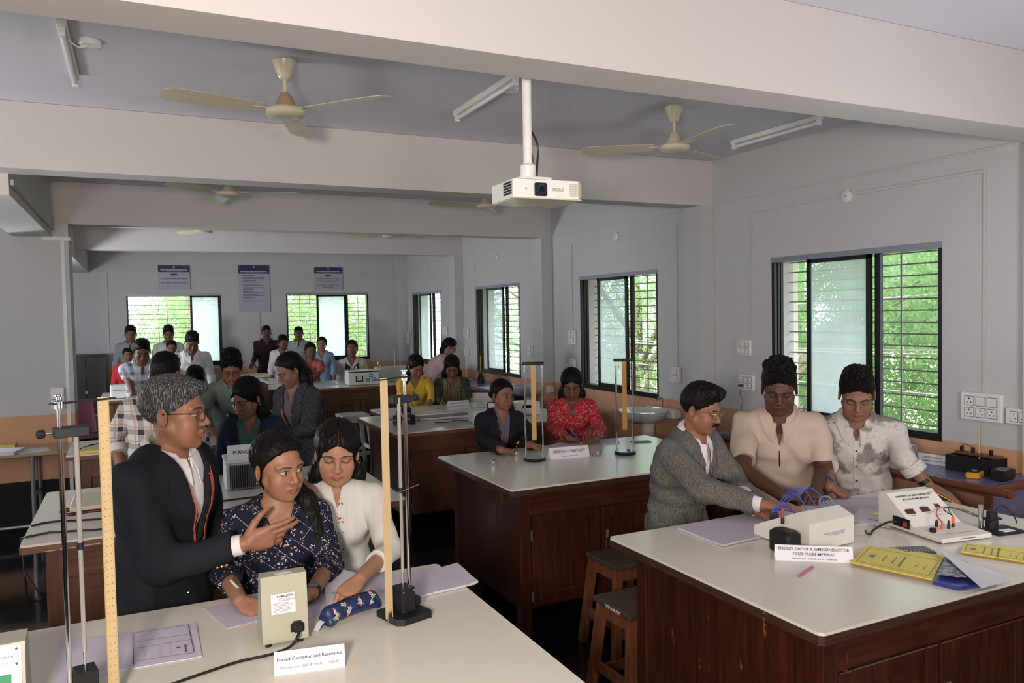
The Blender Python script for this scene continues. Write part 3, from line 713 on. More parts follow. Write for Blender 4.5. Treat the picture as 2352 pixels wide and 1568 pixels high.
for sx in (-1, 1):
    MB().bar((sx*.2, .2, 0), (sx*.2, .26, .98), .035, .035, (0, 1, 0)).build('post', mc, t); MB().bar((sx*.2, -.2, 0), (sx*.2, -.2, .64), .035, .035, (0, 1, 0)).build('leg', mc, t); MB().box((sx*.2-.025, -.22, .64), (sx*.2+.025, .22, .665)).build('armrest', mc, t)
MB().box((-.2, .235, .84), (.2, .26, .95)).build('top_rail', m_white, t)
for X in (-.1, 0, .1): MB().bar((X, .22, .46), (X, .25, .86), .03, .012, (0, 1, 0)).build('back_slat', mc, t)
t = thing('waste_bin', 'dark red plastic bin under the table beside the desk', 'bin', (-.28, 6.35, 0)); mr = flat('dark_red_plastic', (.12, .012, .014), .35)
MB().lathe([(.10, 0), (.13, .30), (.138, .31), (.138, .33), (.125, .33), (.10, .02)], 20).build('bucket', mr, t, True)
# ---------------------------------------------------------------- wall counters
M = Mat('blue_violet_laminate', (.11, .12, .24), .25); M.col(M.mix(M.noise(5, 4), (.10, .11, .215), (.15, .16, .29))); m_blue = M.m
m_rim = wood('rounded_brown_rim', (.11, .035, .018), (.17, .055, .028), .35, (3, 3, 20))
def counter(label, x0, y0, y1, z=.9):
    t = thing('wall_counter', label, 'counter', (0, 0, 0)); xb = WX-.004
    MB().box((x0+.02, y0+.02, z-.028), (xb, y1, z)).build('worktop', m_blue, t)
    pts = [(xb, y0), (x0+.05, y0), (x0+.012, y0+.02), (x0, y0+.06), (x0, y1)]
    mb = MB(); mb.tube([(p[0], p[1], z-.022) for p in pts], .024, 12); mb.bar((x0+.03, y0+.03, z-.05), (x0+.03, y1, z-.05), .03, .03); mb.build('rim', m_rim, t, True)
    MB().box((x0+.10, y0+.05, .02), (xb, y0+.075, z-.035)).build('end_panel', m_blue, t); MB().box((x0+.075, y0+.045, .02), (x0+.099, y0+.08, z-.035)).build('end_post', m_rim, t)
    y = y0+1.1
    while y < y1-.2: MB().box((x0+.10, y, .02), (xb, y+.03, z-.035)).build('support', m_rim, t); y += 1.1
    MB().box((x0+.12, y0+.09, .42), (xb, y1-.02, .44)).build('shelf', m_rim, t)
    MB().box((x0+.12, y0+.09, .02), (xb, y1-.02, .05)).build('plinth', m_rim, t); return t
counter('blue topped wall counter with brown rounded rim under the nearest window', 4.19, 2.68, 4.95)
counter('blue topped wall counter along the far windows, beside the person in pink', 4.12, 9.0, 11.35)
counter('blue topped wall counter in the far corner by the back wall', 4.05, 11.7, 14.2)
m_cer = flat('white_glazed_ceramic', (.66, .67, .66), .12)
def basin(label, y, z):
    t = thing('wash_basin', label, 'basin', (WX-.02, y, z)); n = 24; rows = []
    for r, h, sx in ((.02, -.12, 1), (.14, -.115, 1), (.21, -.075, 1), (.245, -.02, 1), (.255, .0, 1), (.235, .004, 1), (.215, -.02, 1), (.17, -.07, 1), (.05, -.09, 1)):
        rows.append([(-.27+r*.92*math.cos(2*PI*k/n), r*1.08*math.sin(2*PI*k/n), h) for k in range(n+1)])
    MB().grid(rows).build('bowl', m_cer, t, True)
    MB().box((-.10, -.24, -.09), (.015, .24, .012), .02).build('back_ledge', m_cer, t, True)
    MB().lathe([(.085, -z+.005), (.075, -z+.1), (.055, -.3), (.075, -.12)], 20, (-.22, 0, 0)).build('pedestal', m_cer, t, True)
    MB().tube([(-.05, 0, .01), (-.05, 0, .09), (-.09, 0, .10), (-.11, 0, .08)], .010, 10).build('tap', m_steel, t, True)
basin('white ceramic basin on a pedestal behind the man in the grey tweed blazer', 6.20, .94)
basin('white ceramic basin behind the woman in glasses, near the second window pier', 8.70, .98)
# ================================================================ ceiling fittings
m_cream = flat('cream_enamel', (.55, .50, .38), .25)
m_tan = flat('tan_enamel', (.40, .27, .17), .35)
fanlabels = ['nearest ceiling fan at left with tan motor housing', 'ceiling fan nearest the first window', 'ceiling fan in the second bay above the back windows at left', 'ceiling fan in the second bay just below the projector', 'small far ceiling fan at left above the left back window', 'small far ceiling fan above the right back window']
for i, (x, y, a) in enumerate(((.73, 4.13, -2.95), (3.18, 4.11, 2.5), (.74, 7.0, -2.51), (3.13, 7.0, -3.13), (.77, 10., -.11), (3.07, 10., .40))):
    t = thing('ceiling_fan', fanlabels[i], 'fan', (x, y, CZ), 0, 'ceiling fans')
    MB().lathe([(.055, .0), (.062, -.012), (.058, -.025), (.028, -.10), (.020, -.105)], 24).build('canopy', m_cream, t, True)
    MB().tube([(0, 0, -.1), (0, 0, -.19)], .011, 12).build('down_rod', m_cream, t, True)
    mb = MB().lathe([(.02, -.17), (.032, -.185), (.055, -.235), (.062, -.25)], 24); mb.build('motor_cap', m_tan if i == 0 else m_cream, t, True)
    mb = MB().lathe([(.06, -.245), (.092, -.252), (.100, -.262), (.100, -.282), (.088, -.292), (.04, -.296)], 28); mb.build('motor', m_cream, t, True)
    for b in range(3):
        q = a+b*2*PI/3; rows = []
        for s in range(12):
            r = .13+.47*s/11; w = .045+.022*math.sin(min(1, s/7)*PI/2)-(.03 if s == 11 else 0); tw = .20
            rows.append([((r)*math.cos(q)-v*w*math.sin(q), r*math.sin(q)+v*w*math.cos(q), -.262+v*w*tw) for v in (-1, 0, 1)])
        bl = MB().grid(rows, .003).build('blade', m_cream, t, True)
        MB().bar((.09*math.cos(q), .09*math.sin(q), -.262), (.17*math.cos(q), .17*math.sin(q), -.262), .035, .004).build('blade_arm', m_cream, bl)
for x, y0, y1, lb in ((-.25, 3.93, 4.80, 'unlit tube light fitting on the ceiling at far left'), (1.92, 3.85, 4.75, 'unlit tube light fitting on the ceiling beside the projector pole'), (4.26, 3.9, 4.78, 'unlit tube light fitting on the ceiling nearest the window wall')):
    t = thing('tube_light', lb, 'light fitting', (x, y0, CZ), 0, 'tube light fittings'); L = y1-y0
    MB().box((-.022, 0, -.035), (.022, L, -.001), .004).build('batten', m_white, t); MB().tube([(.0, .03, -.055), (.0, L-.03, -.055)], .013, 12).build('tube', m_white, t, True)
    for Y in (.012, L-.03): MB().box((-.014, Y, -.072), (.014, Y+.018, -.03)).build('lamp_holder', m_white, t)
    MB().lathe([(.05, 0), (.05, -.018), (.045, -.022)], 18, (.10, L*.32, 0)).build('ceiling_rose', m_white, t, True); MB().tube([(.10, L*.32, -.02), (.05, L*.28, -.045), (.01, L*.2, -.03)], .004, 6).build('cord', m_white, t)
# projector
t = thing('projector', 'white ceiling projector hanging on a white pole', 'projector', (1.545, 2.93, 0), -.03)
MB().tube([(-.04, 0, 2.815), (-.04, 0, 3.219)], .020, 16).tube([(-.04, 0, 2.52), (-.04, 0, 2.82)], .019, 16).build('pole', m_white, t, True)
MB().lathe([(.030, 2.46), (.034, 2.475), (.034, 2.515), (.024, 2.525)], 20, (-.04, 0, 0)).build('collar', m_white, t, True)
MB().box((-.10, -.06, 2.452), (.04, .07, 2.462)).box((-.09, -.05, 2.44), (-.07, .05, 2.455)).box((.0, -.05, 2.44), (.02, .05, 2.455)).build('mounting_plate', m_white, t)
mb = MB(); mb.prism([(-.155, -.10), (.135, -.115), (.155, -.095), (.155, .12), (-.155, .12)], 2.368, 2.442); bd = mb.build('housing', m_white, t)
md = flat('black_plastic', (.012, .012, .013), .3)
MB().box((-.152, -.112, 2.363), (.152, .118, 2.3675)).build('base_cover', m_cream, t)
T2 = lambda x: -.10-.015*(x+.155)/.29
mb = MB().box((-.062, T2(-.04)-.007, 2.375), (-.005, T2(-.04)+.01, 2.430), .004); ln = mb.build('lens_surround', md, bd)
MB().at((-.034, T2(-.04)-.006, 2.402), rx=PI/2).lathe([(.021, -.002), (.021, .006), (.014, .007), (.012, .001)], 24).build('lens', flat('lens_glass', (.02, .03, .05), .05), ln, True)
mb = MB()
for i in range(6):
    for j in range(5): mb.box((-.158, -.085+i*.014, 2.383+j*.011), (-.1545, -.077+i*.014, 2.391+j*.011))
mb.build('side_vent', md, bd); mb = MB()
for i in range(5): mb.box((.10+i*.0115, -.1175, 2.380), (.102+i*.0115, -.112, 2.430))
for j in range(6): mb.box((.095, -.1178, 2.380+j*.0095), (.150, -.1125, 2.382+j*.0095))
mb.build('front_vent', m_cream, bd)
text('brand_lettering', 'EPSON', .017, m_steel, bd, (.045, T2(.03)-.0015, 2.405), (PI/2, PI, -.052)); text('model_lettering', 'Fh', .010, m_steel, bd, (-.10, T2(-.10)-.002, 2.405), (PI/2, PI, -.052))
MB().tube([(-.02, .0, 2.66), (.0, -.015, 2.60), (.008, .01, 2.52), (.012, .03, 2.447)], .005, 8).tube([(-.02, .02, 2.62), (.0, .03, 2.54), (.02, .04, 2.447)], .004, 8).build('cable', md, t, True)
# ================================================================ wall fittings
m_plate = flat('switch_plate', (.72, .71, .69), .3); m_gr = flat('grey_lines', (.16, .16, .17), .5)
def board(y, z, w, h, cols, rows, label, x=WX, sock=()):
    t = thing('switchboard', label, 'switchboard', (x, y, z), 0, 'switchboards on the walls')
    MB().box((-.035, -w/2, -h/2), (-.001, w/2, h/2), .006).build('box', m_plate, t)
    for i in range(cols):
        for j in range(rows):
            cy = (-(i-(cols-1)/2))*(w*.82/cols); cz = ((rows-1)/2-j)*(h*.8/rows); a = w*.36/cols; b = h*.34/rows
            MB().box((-.0375, cy-a, cz-b), (-.0345, cy+a, cz+b)).build('module_outline', m_gr, t)
            m = MB().box((-.0395, cy-a*.86, cz-b*.86), (-.037, cy+a*.86, cz+b*.86)).build('socket' if (i, j) in sock else 'switch', m_plate, t)
            if (i, j) in sock: MB().cbox((-.040, cy, cz+b*.45), (.002, a*.22, a*.3)).cbox((-.040, cy-a*.4, cz-b*.3), (.002, a*.2, a*.25)).cbox((-.040, cy+a*.4, cz-b*.3), (.002, a*.2, a*.25)).build('pin_hole', md, m)
    return t
board(3.03, 1.27, .26, .175, 3, 2, 'large switchboard to the right of the nearest window', sock=((0, 0), (0, 1), (1, 1), (2, 1)))
board(2.745, 1.235, .27, .095, 4, 1, 'row of four sockets beside the large switchboard at right', sock=((0, 0), (1, 0), (2, 0), (3, 0)))
board(5.10, 1.57, .17, .135, 3, 2, 'upper switchboard left of the nearest window', sock=((0, 0), (2, 0)))
t = board(5.07, 1.275, .18, .135, 3, 2, 'lower switchboard left of the nearest window with a red lead plugged in', sock=((0, 1), (0, 0)))
MB().tube([(-.05, .04, -.03), (-.06, .03, -.05), (-.055, .05, -.10), (-.05, .02, -.16), (-.05, .04, -.22), (-.05, .03, -.30)], .003, 6).build('red_lead', flat('red_wire', (.35, .02, .02), .5), t, True); MB().cbox((-.055, .04, -.028), (.035, .03, .018), .003).build('plug', md, t)
board(6.05, 1.28, .15, .15, 1, 2, 'grey two switch board right of the second window')
t = board(8.0, 1.60, .15, .17, 2, 2, 'square board with a white outline left of the second window', x=WX)
board(8.0, 1.29, .11, .10, 2, 1, 'small board below the outlined one left of the second window')
board(11.3, 1.60, .17, .15, 2, 2, 'upper board left of the third window'); board(11.3, 1.30, .14, .12, 2, 2, 'lower board left of the third window')
board(12.2, 1.62, .14, .15, 2, 2, 'board right of the farthest window'); board(9.1, 1.40, .14, .15, 1, 2, 'faint board right of the third window'); board(14.2, 1.45, .13, .2, 1, 2, 'board in the far corner by the counter')
t = thing('switchboard', 'pale two module board with cover on the pillar', 'switchboard', (-.68, 8.418, 1.18), 0, 'switchboards on the walls'); MB().box((-.055, -.03, -.10), (.055, 0, .10), .005).build('box', m_plate, t); MB().box((-.05, -.034, -.012), (.05, -.03, -.004)).build('groove', m_gr, t)
for i, (y, z) in enumerate(((4.04, 2.70), (7.05, 2.70), (10.12, 2.70), (13.1, 2.71))):
    t = thing('pipe_clip', ('round white junction box on the conduit above the nearest window', 'junction box on the conduit above the second window', 'junction box on the conduit above the third window', 'junction box on the conduit above the farthest window')[i], 'junction box', (WX-.001, y, z), 0, 'junction boxes on the conduits')
    MB().at((0, 0, 0), ry=-PI/2).lathe([(.045, 0), (.045, .02), (.03, .026)], 18).build('cover', m_whiteb, t, True); MB().at((-.028, 0, 0), ry=-PI/2).lathe([(.006, 0), (.006, .006)], 8).build('screw', m_tan, t)
# posters
m_pw = flat('poster_white', (.42, .41, .47), .6); m_pb = flat('poster_navy', (.020, .022, .085), .5); m_ink = flat('grey_ink', (.12, .12, .15), .7); m_pr = flat('poster_red', (.12, .03, .03), .6)
def poster(px, w, h, zc, label, kind):
    t = thing('notice_board', label, 'notice board', (px, BY-.012, zc), 0, 'department notices'); MB().box((-w/2, -.008, -h/2), (w/2, .010, h/2)).build('panel', m_pw, t)
    hb = .115 if kind != 1 else .15; MB().box((-w/2+.003, -.012, h/2-hb), (w/2-.003, -.0085, h/2-.003)).build('header', m_pb, t)
    r = random.Random(kind); z = h/2-hb
    MB().at((0, -.013, h/2-.032), rx=PI/2).lathe([(.017, 0), (.017, .001)], 12).build('crest', m_pw, t)
    text('title', 'DEPARTMENT OF PHYSICS', .020, m_pw, t, (0, -.0135, z+.012), (PI/2, 0, 0)); mb = MB(); mb.box((-w*.42, -.0135, z+.028), (w*.42, -.013, z+.046)); mb.build('college_line', m_pw, t)
    if kind != 1: MB().box((-.05, -.012, z-.055), (.05, -.0085, z-.025)).build('red_heading', m_pr, t)
    mb = MB(); rows = {0: [(-.12, .42), (-.19, .42)], 1: None, 2: [(-.10, .4), (-.13, .4), (-.16, .3), (-.20, .4), (-.23, .4), (-.26, .2)]}[kind]
    if rows is None:
        zz = z-.035
        for i in range(16):
            L = r.uniform(.3, .8)*w; mb.box((-w*.36, -.0095, zz), (-w*.36+L, -.0085, zz+.010)); zz -= .022 if i % 2 else .038
            if zz < -h/2+.05: break
    else:
        for dz, L in rows:
            x = -w*L
            while x < w*L: q = r.uniform(.015, .05); mb.box((x, -.0095, z+dz), (min(w*L, x+q), -.0085, z+dz+.012)); x += q+.008
    mb.build('printed_text', m_ink, t)
    for sx in (-1, 1):
        for sz in (-1, 1): MB().at((sx*(w/2-.02), -.013, sz*(h/2-.02)), rx=PI/2).lathe([(.006, 0), (.004, .004)], 8).build('screw', m_steel, t)
poster(.615, .50, .41, 2.615, 'notice with navy header above the left back window', 0)
poster(1.92, .53, .83, 2.42, 'tall notice with navy header between the two back windows', 1)
poster(3.24, .52, .42, 2.60, 'notice with navy header above the right back window', 2)
# ================================================================ things on the tables
T9 = .9
m_chr = flat('chrome', (.62, .62, .63), .12, 1.); m_bp = flat('black_powder_coat', (.008, .008, .009), .45, 0., .3); m_rule = None
M = Mat('boxwood_rule', (.66, .47, .24), .4); x, y, z = M.xyz()
c_ = M.mix(M.noise(6, 3, M.mapped((8, 8, .6))), (.43, .31, .155), (.50, .365, .19))
tk = (z.mod(.002).lt(.0004)*(x.abs().gt(.0105))).max(z.mod(.010).lt(.0007)*(x.abs().gt(.0085)))*y.abs().gt(.0015)
M.col(M.mix(tk*.8, c_, (.08, .05, .03))); m_rule = M.m
M = Mat('plain_wood_rule', (.66, .46, .24), .45); c_ = M.mix(M.noise(6, 3, M.mapped((8, 8, .6))), (.47, .34, .185), (.53, .385, .21)); M.col(M.mix(M.voro(26).lt(.05)*M.noise(20, 2).gt(.5), c_, (.2, .12, .06))); m_rule2 = M.m
m_card = flat('white_card', (.66, .64, .68), .5); m_inkb = flat('black_ink', (.03, .03, .04), .7); m_inkg = flat('grey_print', (.25, .25, .28), .7)
def resonance_stand(label, x, y, rz, numbered):
    t = thing('resonance_stand', label, 'apparatus', (x, y, T9), rz, 'resonance stands')
    MB().prism([(-.066, -.05), (-.045, -.068), (.060, -.068), (.066, -.06), (.066, .068), (-.066, .068)], .001, .022).build('base', m_bp, t)
    MB().box((-.030, -.032, .023), (.022, .030, .105), .002).build('motor_box', m_bp, t)
    mb = MB()
    for sx in (-.024, .016):
        for sz in (.033, .095): mb.at((sx, -.0325, sz), rx=PI/2).lathe([(.0035, -.001), (.003, .0015)], 10)
    mb.build('screw', m_chr, t); MB().box((.024, -.012, .030), (.060, .022, .058), .003).build('side_block', m_bp, t)
    ru = MB().box((-.0135, -.0022, .022-.41), (.0135, .0022, .80-.41)).build('metre_rule', m_rule if numbered else m_rule2, t); ru.location = (-.072, -.02, .41); ru.rotation_euler = (0, 0, .1)
    if numbered:
        for i in range(1, 76):
            for sx in (-.0055, .0055): text('numeral', str(i if sx < 0 else 76-i), .0044, m_inkb, ru, (-sx, .0026, .025-.41+i*.01), (PI/2, 0, PI), ext=.0001) if i % 2 == 0 else None
    MB().box((-.080, -.026, .001), (-.066, -.021, .045)).build('bracket', m_chr, t)
    MB().tube([(.034, .020, .02), (.034, .020, .79)], .0062, 16).build('rod', m_chr, t, True)
    MB().tube([(-.004, 0, .105), (-.004, 0, .145), (-.004, 0, .15)], .0035, 10).build('hook_chain', m_chr, t, True)
    mb = MB().tube([(-.004, 0, .15), (-.004, 0, .425)], .0055, 14).tube([(-.004, 0, .425), (-.004, 0, .73)], .0062, 14); mb.build('glass_tube', flat('milky_tube', (.34, .31, .30), .15, .3), t, True)
    MB().box((-.030, -.004, .71), (.050, .038, .735), .002).build('clamp', m_bp, t)
    MB().tube([(.050, .018, .722), (.068, .018, .722)], .003, 8).build('clamp_screw', m_chr, t, True); MB().at((.066, .018, .722), ry=PI/2).lathe([(.008, 0), (.011, .004), (.011, .016), (.006, .02)], 14).build('knob', m_bp, t, True)
    MB().tube([(-.052, -.018, .418), (.078, .012, .428)], .0016, 8).build('pointer', m_chr, t, True); MB().tube([(-.004, 0, .415), (-.004, 0, .433)], .008, 10).build('pointer_ring', m_bp, t, True)
    MB().bar((-.100, -.024, .795), (.052, .022, .795), .022, .004).build('top_bar', m_bp, t)
    MB().lathe([(.011, .782), (.011, .800), (.007, .804), (.007, .812), (.012, .814), (.012, .818)], 16, (.034, .020, 0)).build('top_nut', m_chr, t, True); return t
resonance_stand('resonance stand with plain wooden rule beside the pencil pouch', .772, 2.455, .28, False)
resonance_stand('resonance stand with numbered metre rule standing at the far left of the foreground table', -.150, 2.265, 3.35, True)
# grey control unit
m_grey = flat('grey_green_enamel', (.36, .345, .27), .4)
t = thing('control_unit', 'beige metal control box with mains plug in its back', 'instrument', (.382, 2.425, T9), -.02)
MB().at((0, 0, 0)).xprism([(-.010, .012), (.125, .012), (.055, .213), (.005, .213)], -.068, .068).build('case', m_grey, t)
for sx in (-.05, .045):
    for sy in (.005, .10): MB().lathe([(.009, 0), (.009, .013)], 12, (sx, sy, 0)).build('foot', m_bp, t)
tl = math.atan2(.015, .2); 
lb = MB().box((-.036, -.001, -.030), (.036, .0, .030)).build('warranty_label', m_card, t); lb.location = (-.004, .0005-.004, .128); lb.rotation_euler = (-tl, 0, 0)
text('label_heading', 'KAMALJEETH', .0085, m_inkb, lb, (.006, -.0015, .022), (PI/2, 0, 0), bold=.0002, ext=.0001); text('label_heading', 'CERTIFICATE OF\nWARRANTEE', .0050, m_inkb, lb, (.002, -.0015, .011), (PI/2, 0, 0), ext=.0001); text('serial_number', '62916', .007, flat('red_ink', (.5, .05, .05)), lb, (.026, -.0015, .010), (PI/2, 0, 0), ext=.0001)
mb = MB()
for i in range(7): mb.box((-.030, -.0014, .001-i*.0042), (.030 if i % 3 else .018, -.0010, .0024-i*.0042))
mb.build('label_print', m_inkg, lb)
l2 = MB().box((-.024, .012, .2131), (.026, .034, .2136)).build('asset_sticker', m_card, t)
s_ = MB().prism([(-.020, -.013), (-.020, .008), (-.010, .018), (.010, .018), (.020, .008), (.020, -.013)], 0, .010).build('power_inlet', m_bp, t); s_.location = (.035, -.003, .050); s_.rotation_euler = (PI/2-tl, 0, 0)
MB().box((-.014, -.012, .010), (.014, .012, .030), .004).build('plug', m_bp, s_)
pts = [(.035, -.030, .046), (.030, -.042, .034), (.005, -.055, .012), (-.05, -.07, .006), (-.14, -.075, .005), (-.22, -.10, .005), (-.30, -.13, .005), (-.38, -.16, .005), (-.50, -.20, .005)]
mb = MB(); P_ = [Vector(p) for p in pts]; sm = []
for i in range(len(P_)-1):
    for k_ in range(5):
        u = k_/5; a, b, c, d = P_[max(i-1, 0)], P_[i], P_[i+1], P_[min(i+2, len(P_)-1)]
        sm.append(.5*((2*b)+(c-a)*u+(2*a-5*b+4*c-d)*u*u+(3*b-a-3*c+d)*u**3))
mb.tube(sm, .0042, 8).build('mains_cable', m_bp, t, True)
def tent(label, lines, p0, p1, h, z=T9, tilt=.35, ink=None, sizes=None, name='name_card'):
    """folded card from p0 to p1 (bottom front edge)"""
    p0 = Vector(p0[:2]); p1 = Vector(p1[:2]); w = (p1-p0).length; a = math.atan2(p1.y-p0.y, p1.x-p0.x); m = (p0+p1)/2
    t = thing(name, label, 'sign', (m.x, m.y, z), a, 'folded name cards'); th = math.atan(tilt); d = h*math.sin(th); hh = h*math.cos(th)
    MB().xprism([(0, 0), (.001, 0), (d+.001, hh-.001), (2*d+.001, 0), (2*d+.002, 0), (d+.001, hh+.0008)], -w/2, w/2).build('card', m_card, t)
    for (s_, sz, dz, bd) in lines:
        zz = h*dz; text('lettering', s_, sz, ink or m_inkb, t, (0, zz*math.sin(th)-.0008, zz*math.cos(th)), (PI/2-th, 0, 0), bold=bd, ext=.00015)
    return t
q = atz
tent('white card reading Forced Oscillation and Resonance at the front of the foreground table', [('Forced Oscillation and Resonance', .0130, .66, .0002), ('Purchase year - 2026 & cost Rs - 12,000.00', .0092, .30, 0)], q(630, 1553, T9), q(793, 1531, T9), .062)
tent('white card reading Energy Gap of a Semiconductor on the right laboratory table', [('ENERGY GAP OF A SEMICONDUCTOR', .0155, .78, .0001), ('FOUR PROBE METHOD', .0155, .46, .0001), ('Purchase year - 2023 & cost Rs - 16,000.00', .0095, .17, 0)], q(1781, 1286, T9), q(1961, 1293, T9), .060)
tent('white card reading Spring Constant on the middle laboratory table', [('SPRING CONSTANT', .0265, .62, .0003), ('Purchase year & cost Rs', .012, .22, 0)], q(1264, 1056, T9), q(1355, 1048, T9), .080)
tent('small white card with two lines on the optical bench table', [('REFRACTIVE INDEX OF', .020, .7, 0), ('LIQUID BY HOLLOW PRISM', .020, .3, 0)], q(1031, 940, T9), q(1079, 936, T9), .085)
tent('white card reading Energy Gap of Semiconductor Diode leaning on the wall counter', [('ENERGY GAP OF', .016, .68, 0), ('SEMICONDUCTOR DIODE', .016, .32, 0)], (4.47, 3.335, 0), (4.50, 3.145, 0), .062)
# ---------------------------------------------------------------- papers
m_lil = flat('lilac_paper', (.50, .46, .56), .7); m_pap = flat('white_paper', (.58, .56, .60), .7); m_yel = flat('yellow_cover', (.60, .50, .12), .6); m_pink = flat('pink_paper', (.5, .35, .38), .7)
def rule_lines(name, n=14, col=(.25, .22, .32), vert=False):
    M = Mat(name, (.5, .46, .56), .7); x, y, z = M.xyz(); u = y if not vert else x; l = u.mod(.0085).lt(.0012); w = (M.noise(120, 3, M.mapped((1, 3, 1)))-.5).gt(.06)*l
    M.col(M.mix((w*.95).max(l*.18), (.50, .465, .55), col)); return M.m
m_hand = rule_lines('handwritten_page')
def sheet(name, label, cat, pts, z, mat, th=.0012, curl=0., group='papers and notebooks', lift=None, nn=8):
    """quad sheet with world corner points (x, y), edges 0-1 and 3-2"""
    P4 = [Vector((p[0], p[1], 0)) for p in pts]; c = sum(P4, Vector())/4; rows = []
    for i in range(nn+1):
        u = i/nn; r_ = []
        for j in range(nn+1):
            v = j/nn; p = (P4[0]*(1-u)+P4[1]*u)*(1-v)+(P4[3]*(1-u)+P4[2]*u)*v-c
            zz = th+curl*(max(0, u-.5)**2*4*.6+.12*math.sin(u*7+v*5)+.12); zz += lift(u, v) if lift else 0; r_.append((p.x, p.y, zz))
        rows.append(r_)
    a = (P4[1]-P4[0]).cross(P4[3]-P4[0]).z
    if a > 0: rows = [r_[::-1] for r_ in rows]
    o = MB().grid(rows, th*.96).build(name, mat, None, True); o.location = (c.x, c.y, z); return tag(o, label, cat, group)
def pq(l, z): return [q(x, y, z) for x, y in l]
o = sheet('open_notebook', 'open lab record with a drawn table and sketch, left on the foreground table', 'notebook', pq([(303, 1452), (450, 1428), (464, 1506), (306, 1532)], .905), T9, m_lil, .003, .004)
mb = MB(); pl = lambda a, b: tuple(Vector(q(a, b, .9068))-o.location)
for p_, q_, w_ in (((305, 1457), (307, 1528), .002), ((432, 1436), (446, 1500), .002), ((307, 1455), (432, 1437), .001), ((310, 1476), (432, 1458), .0008), ((312, 1520), (446, 1500), .001), ((312, 1490), (440, 1470), .0006), ((330, 1484), (332, 1510), .0006), ((365, 1480), (366, 1506), .0006), ((390, 1476), (392, 1502), .0006), ((425, 1482), (427, 1498), .003), ((422, 1484), (431, 1483), .003), ((405, 1489), (414, 1488), .006)): mb.bar(Vector(pl(*p_))+Vector((0, 0, .003)), Vector(pl(*q_))+Vector((0, 0, .003)), w_, .0004)
mb.build('drawing', m_inkb, o)
sheet('notebook_page', 'lilac ruled page under the numbered metre rule', 'notebook', pq([(138, 1472), (303, 1452), (306, 1532), (125, 1575)], .902), T9, m_lil, .002, .002)
sheet('writing_pad', 'lilac sheet being written on beside the beige control box', 'paper', pq([(466, 1395), (610, 1372), (600, 1422), (522, 1443)], .902), T9, m_hand, .002)
sheet('writing_pad', 'lilac sheet showing right of the beige control box', 'paper', pq([(690, 1385), (760, 1360), (790, 1385), (700, 1425)], .902), T9, m_lil, .002)
sheet('open_notebook', 'large open notebook with ruled columns at the right end of the foreground table', 'notebook', pq([(905, 1322), (1050, 1296), (1098, 1337), (948, 1372)], .908), T9, m_hand, .008, .010)
sheet('notebook_cover', 'yellow cover edge under the large open notebook', 'notebook', pq([(900, 1330), (1045, 1303), (1092, 1342), (946, 1376)], .9), T9, m_yel, .0015)
sheet('open_page', 'curled white page with a printed border under the girls hand', 'paper', pq([(752, 1395), (880, 1362), (860, 1318), (740, 1322)], .903), T9, m_pap, .0015, 0, lift=lambda u, v: .055*v*v*(1-u)**1.6)
sheet('open_page', 'white page lying behind the resonance stand with rough notes', 'paper', pq([(840, 1345), (935, 1372), (960, 1330), (880, 1312)], .906), T9, m_hand, .0015, .006)
# pencil pouch
Pf = Fld((-.14, -.06, -.01), (.14, .06, .085), .0022)
Pf.etube((-.085, 0, .034), (.085, 0, .034), (.030, .026), (.030, .026), np.array([0, 1., 0]), .01); Pf.cone((-.09, 0, .048), (.09, 0, .050), .010, .010, k=.02); Pf.cone((-.098, -.02, .02), (-.098, .02, .02), .012, .012, k=.02); Pf.cone((.098, -.02, .02), (.098, .02, .02), .012, .012, k=.02)
Pf.wrinkle(.0012, .05, 3); Pf.put(lambda X, Y, Z: Z-.002+0*X+0*Y, (-.2, -.1, -.05), (.2, .1, .002), k=.002, sub=True)
t = thing('pencil_pouch', 'navy blue pencil pouch printed with little rockets', 'pouch', tuple(q(806, 1418, T9)), .42)
mesh_obj('bag', [Pf.mesh()], flat('navy_vinyl', (.013, .024, .082), .35), t)
MB().tube([(-.10, .004, .0515), (-.05, .003, .0655), (.05, .003, .0675), (.10, .004, .0525)], .0025, 6).build('zip', m_bp, t, True)
MB().grid([[(-.105, -.012, .030), (-.105, .012, .030)], [(-.125, -.013, .020), (-.125, .011, .020)], [(-.142, -.016, .003), (-.142, .008, .003)]], .001).build('loop', m_pap, t, True)
m_rk = [flat('rocket_white', (.62, .60, .52), .5), flat('rocket_red', (.62, .13, .06), .5), flat('rocket_blue', (.08, .26, .36), .5)]
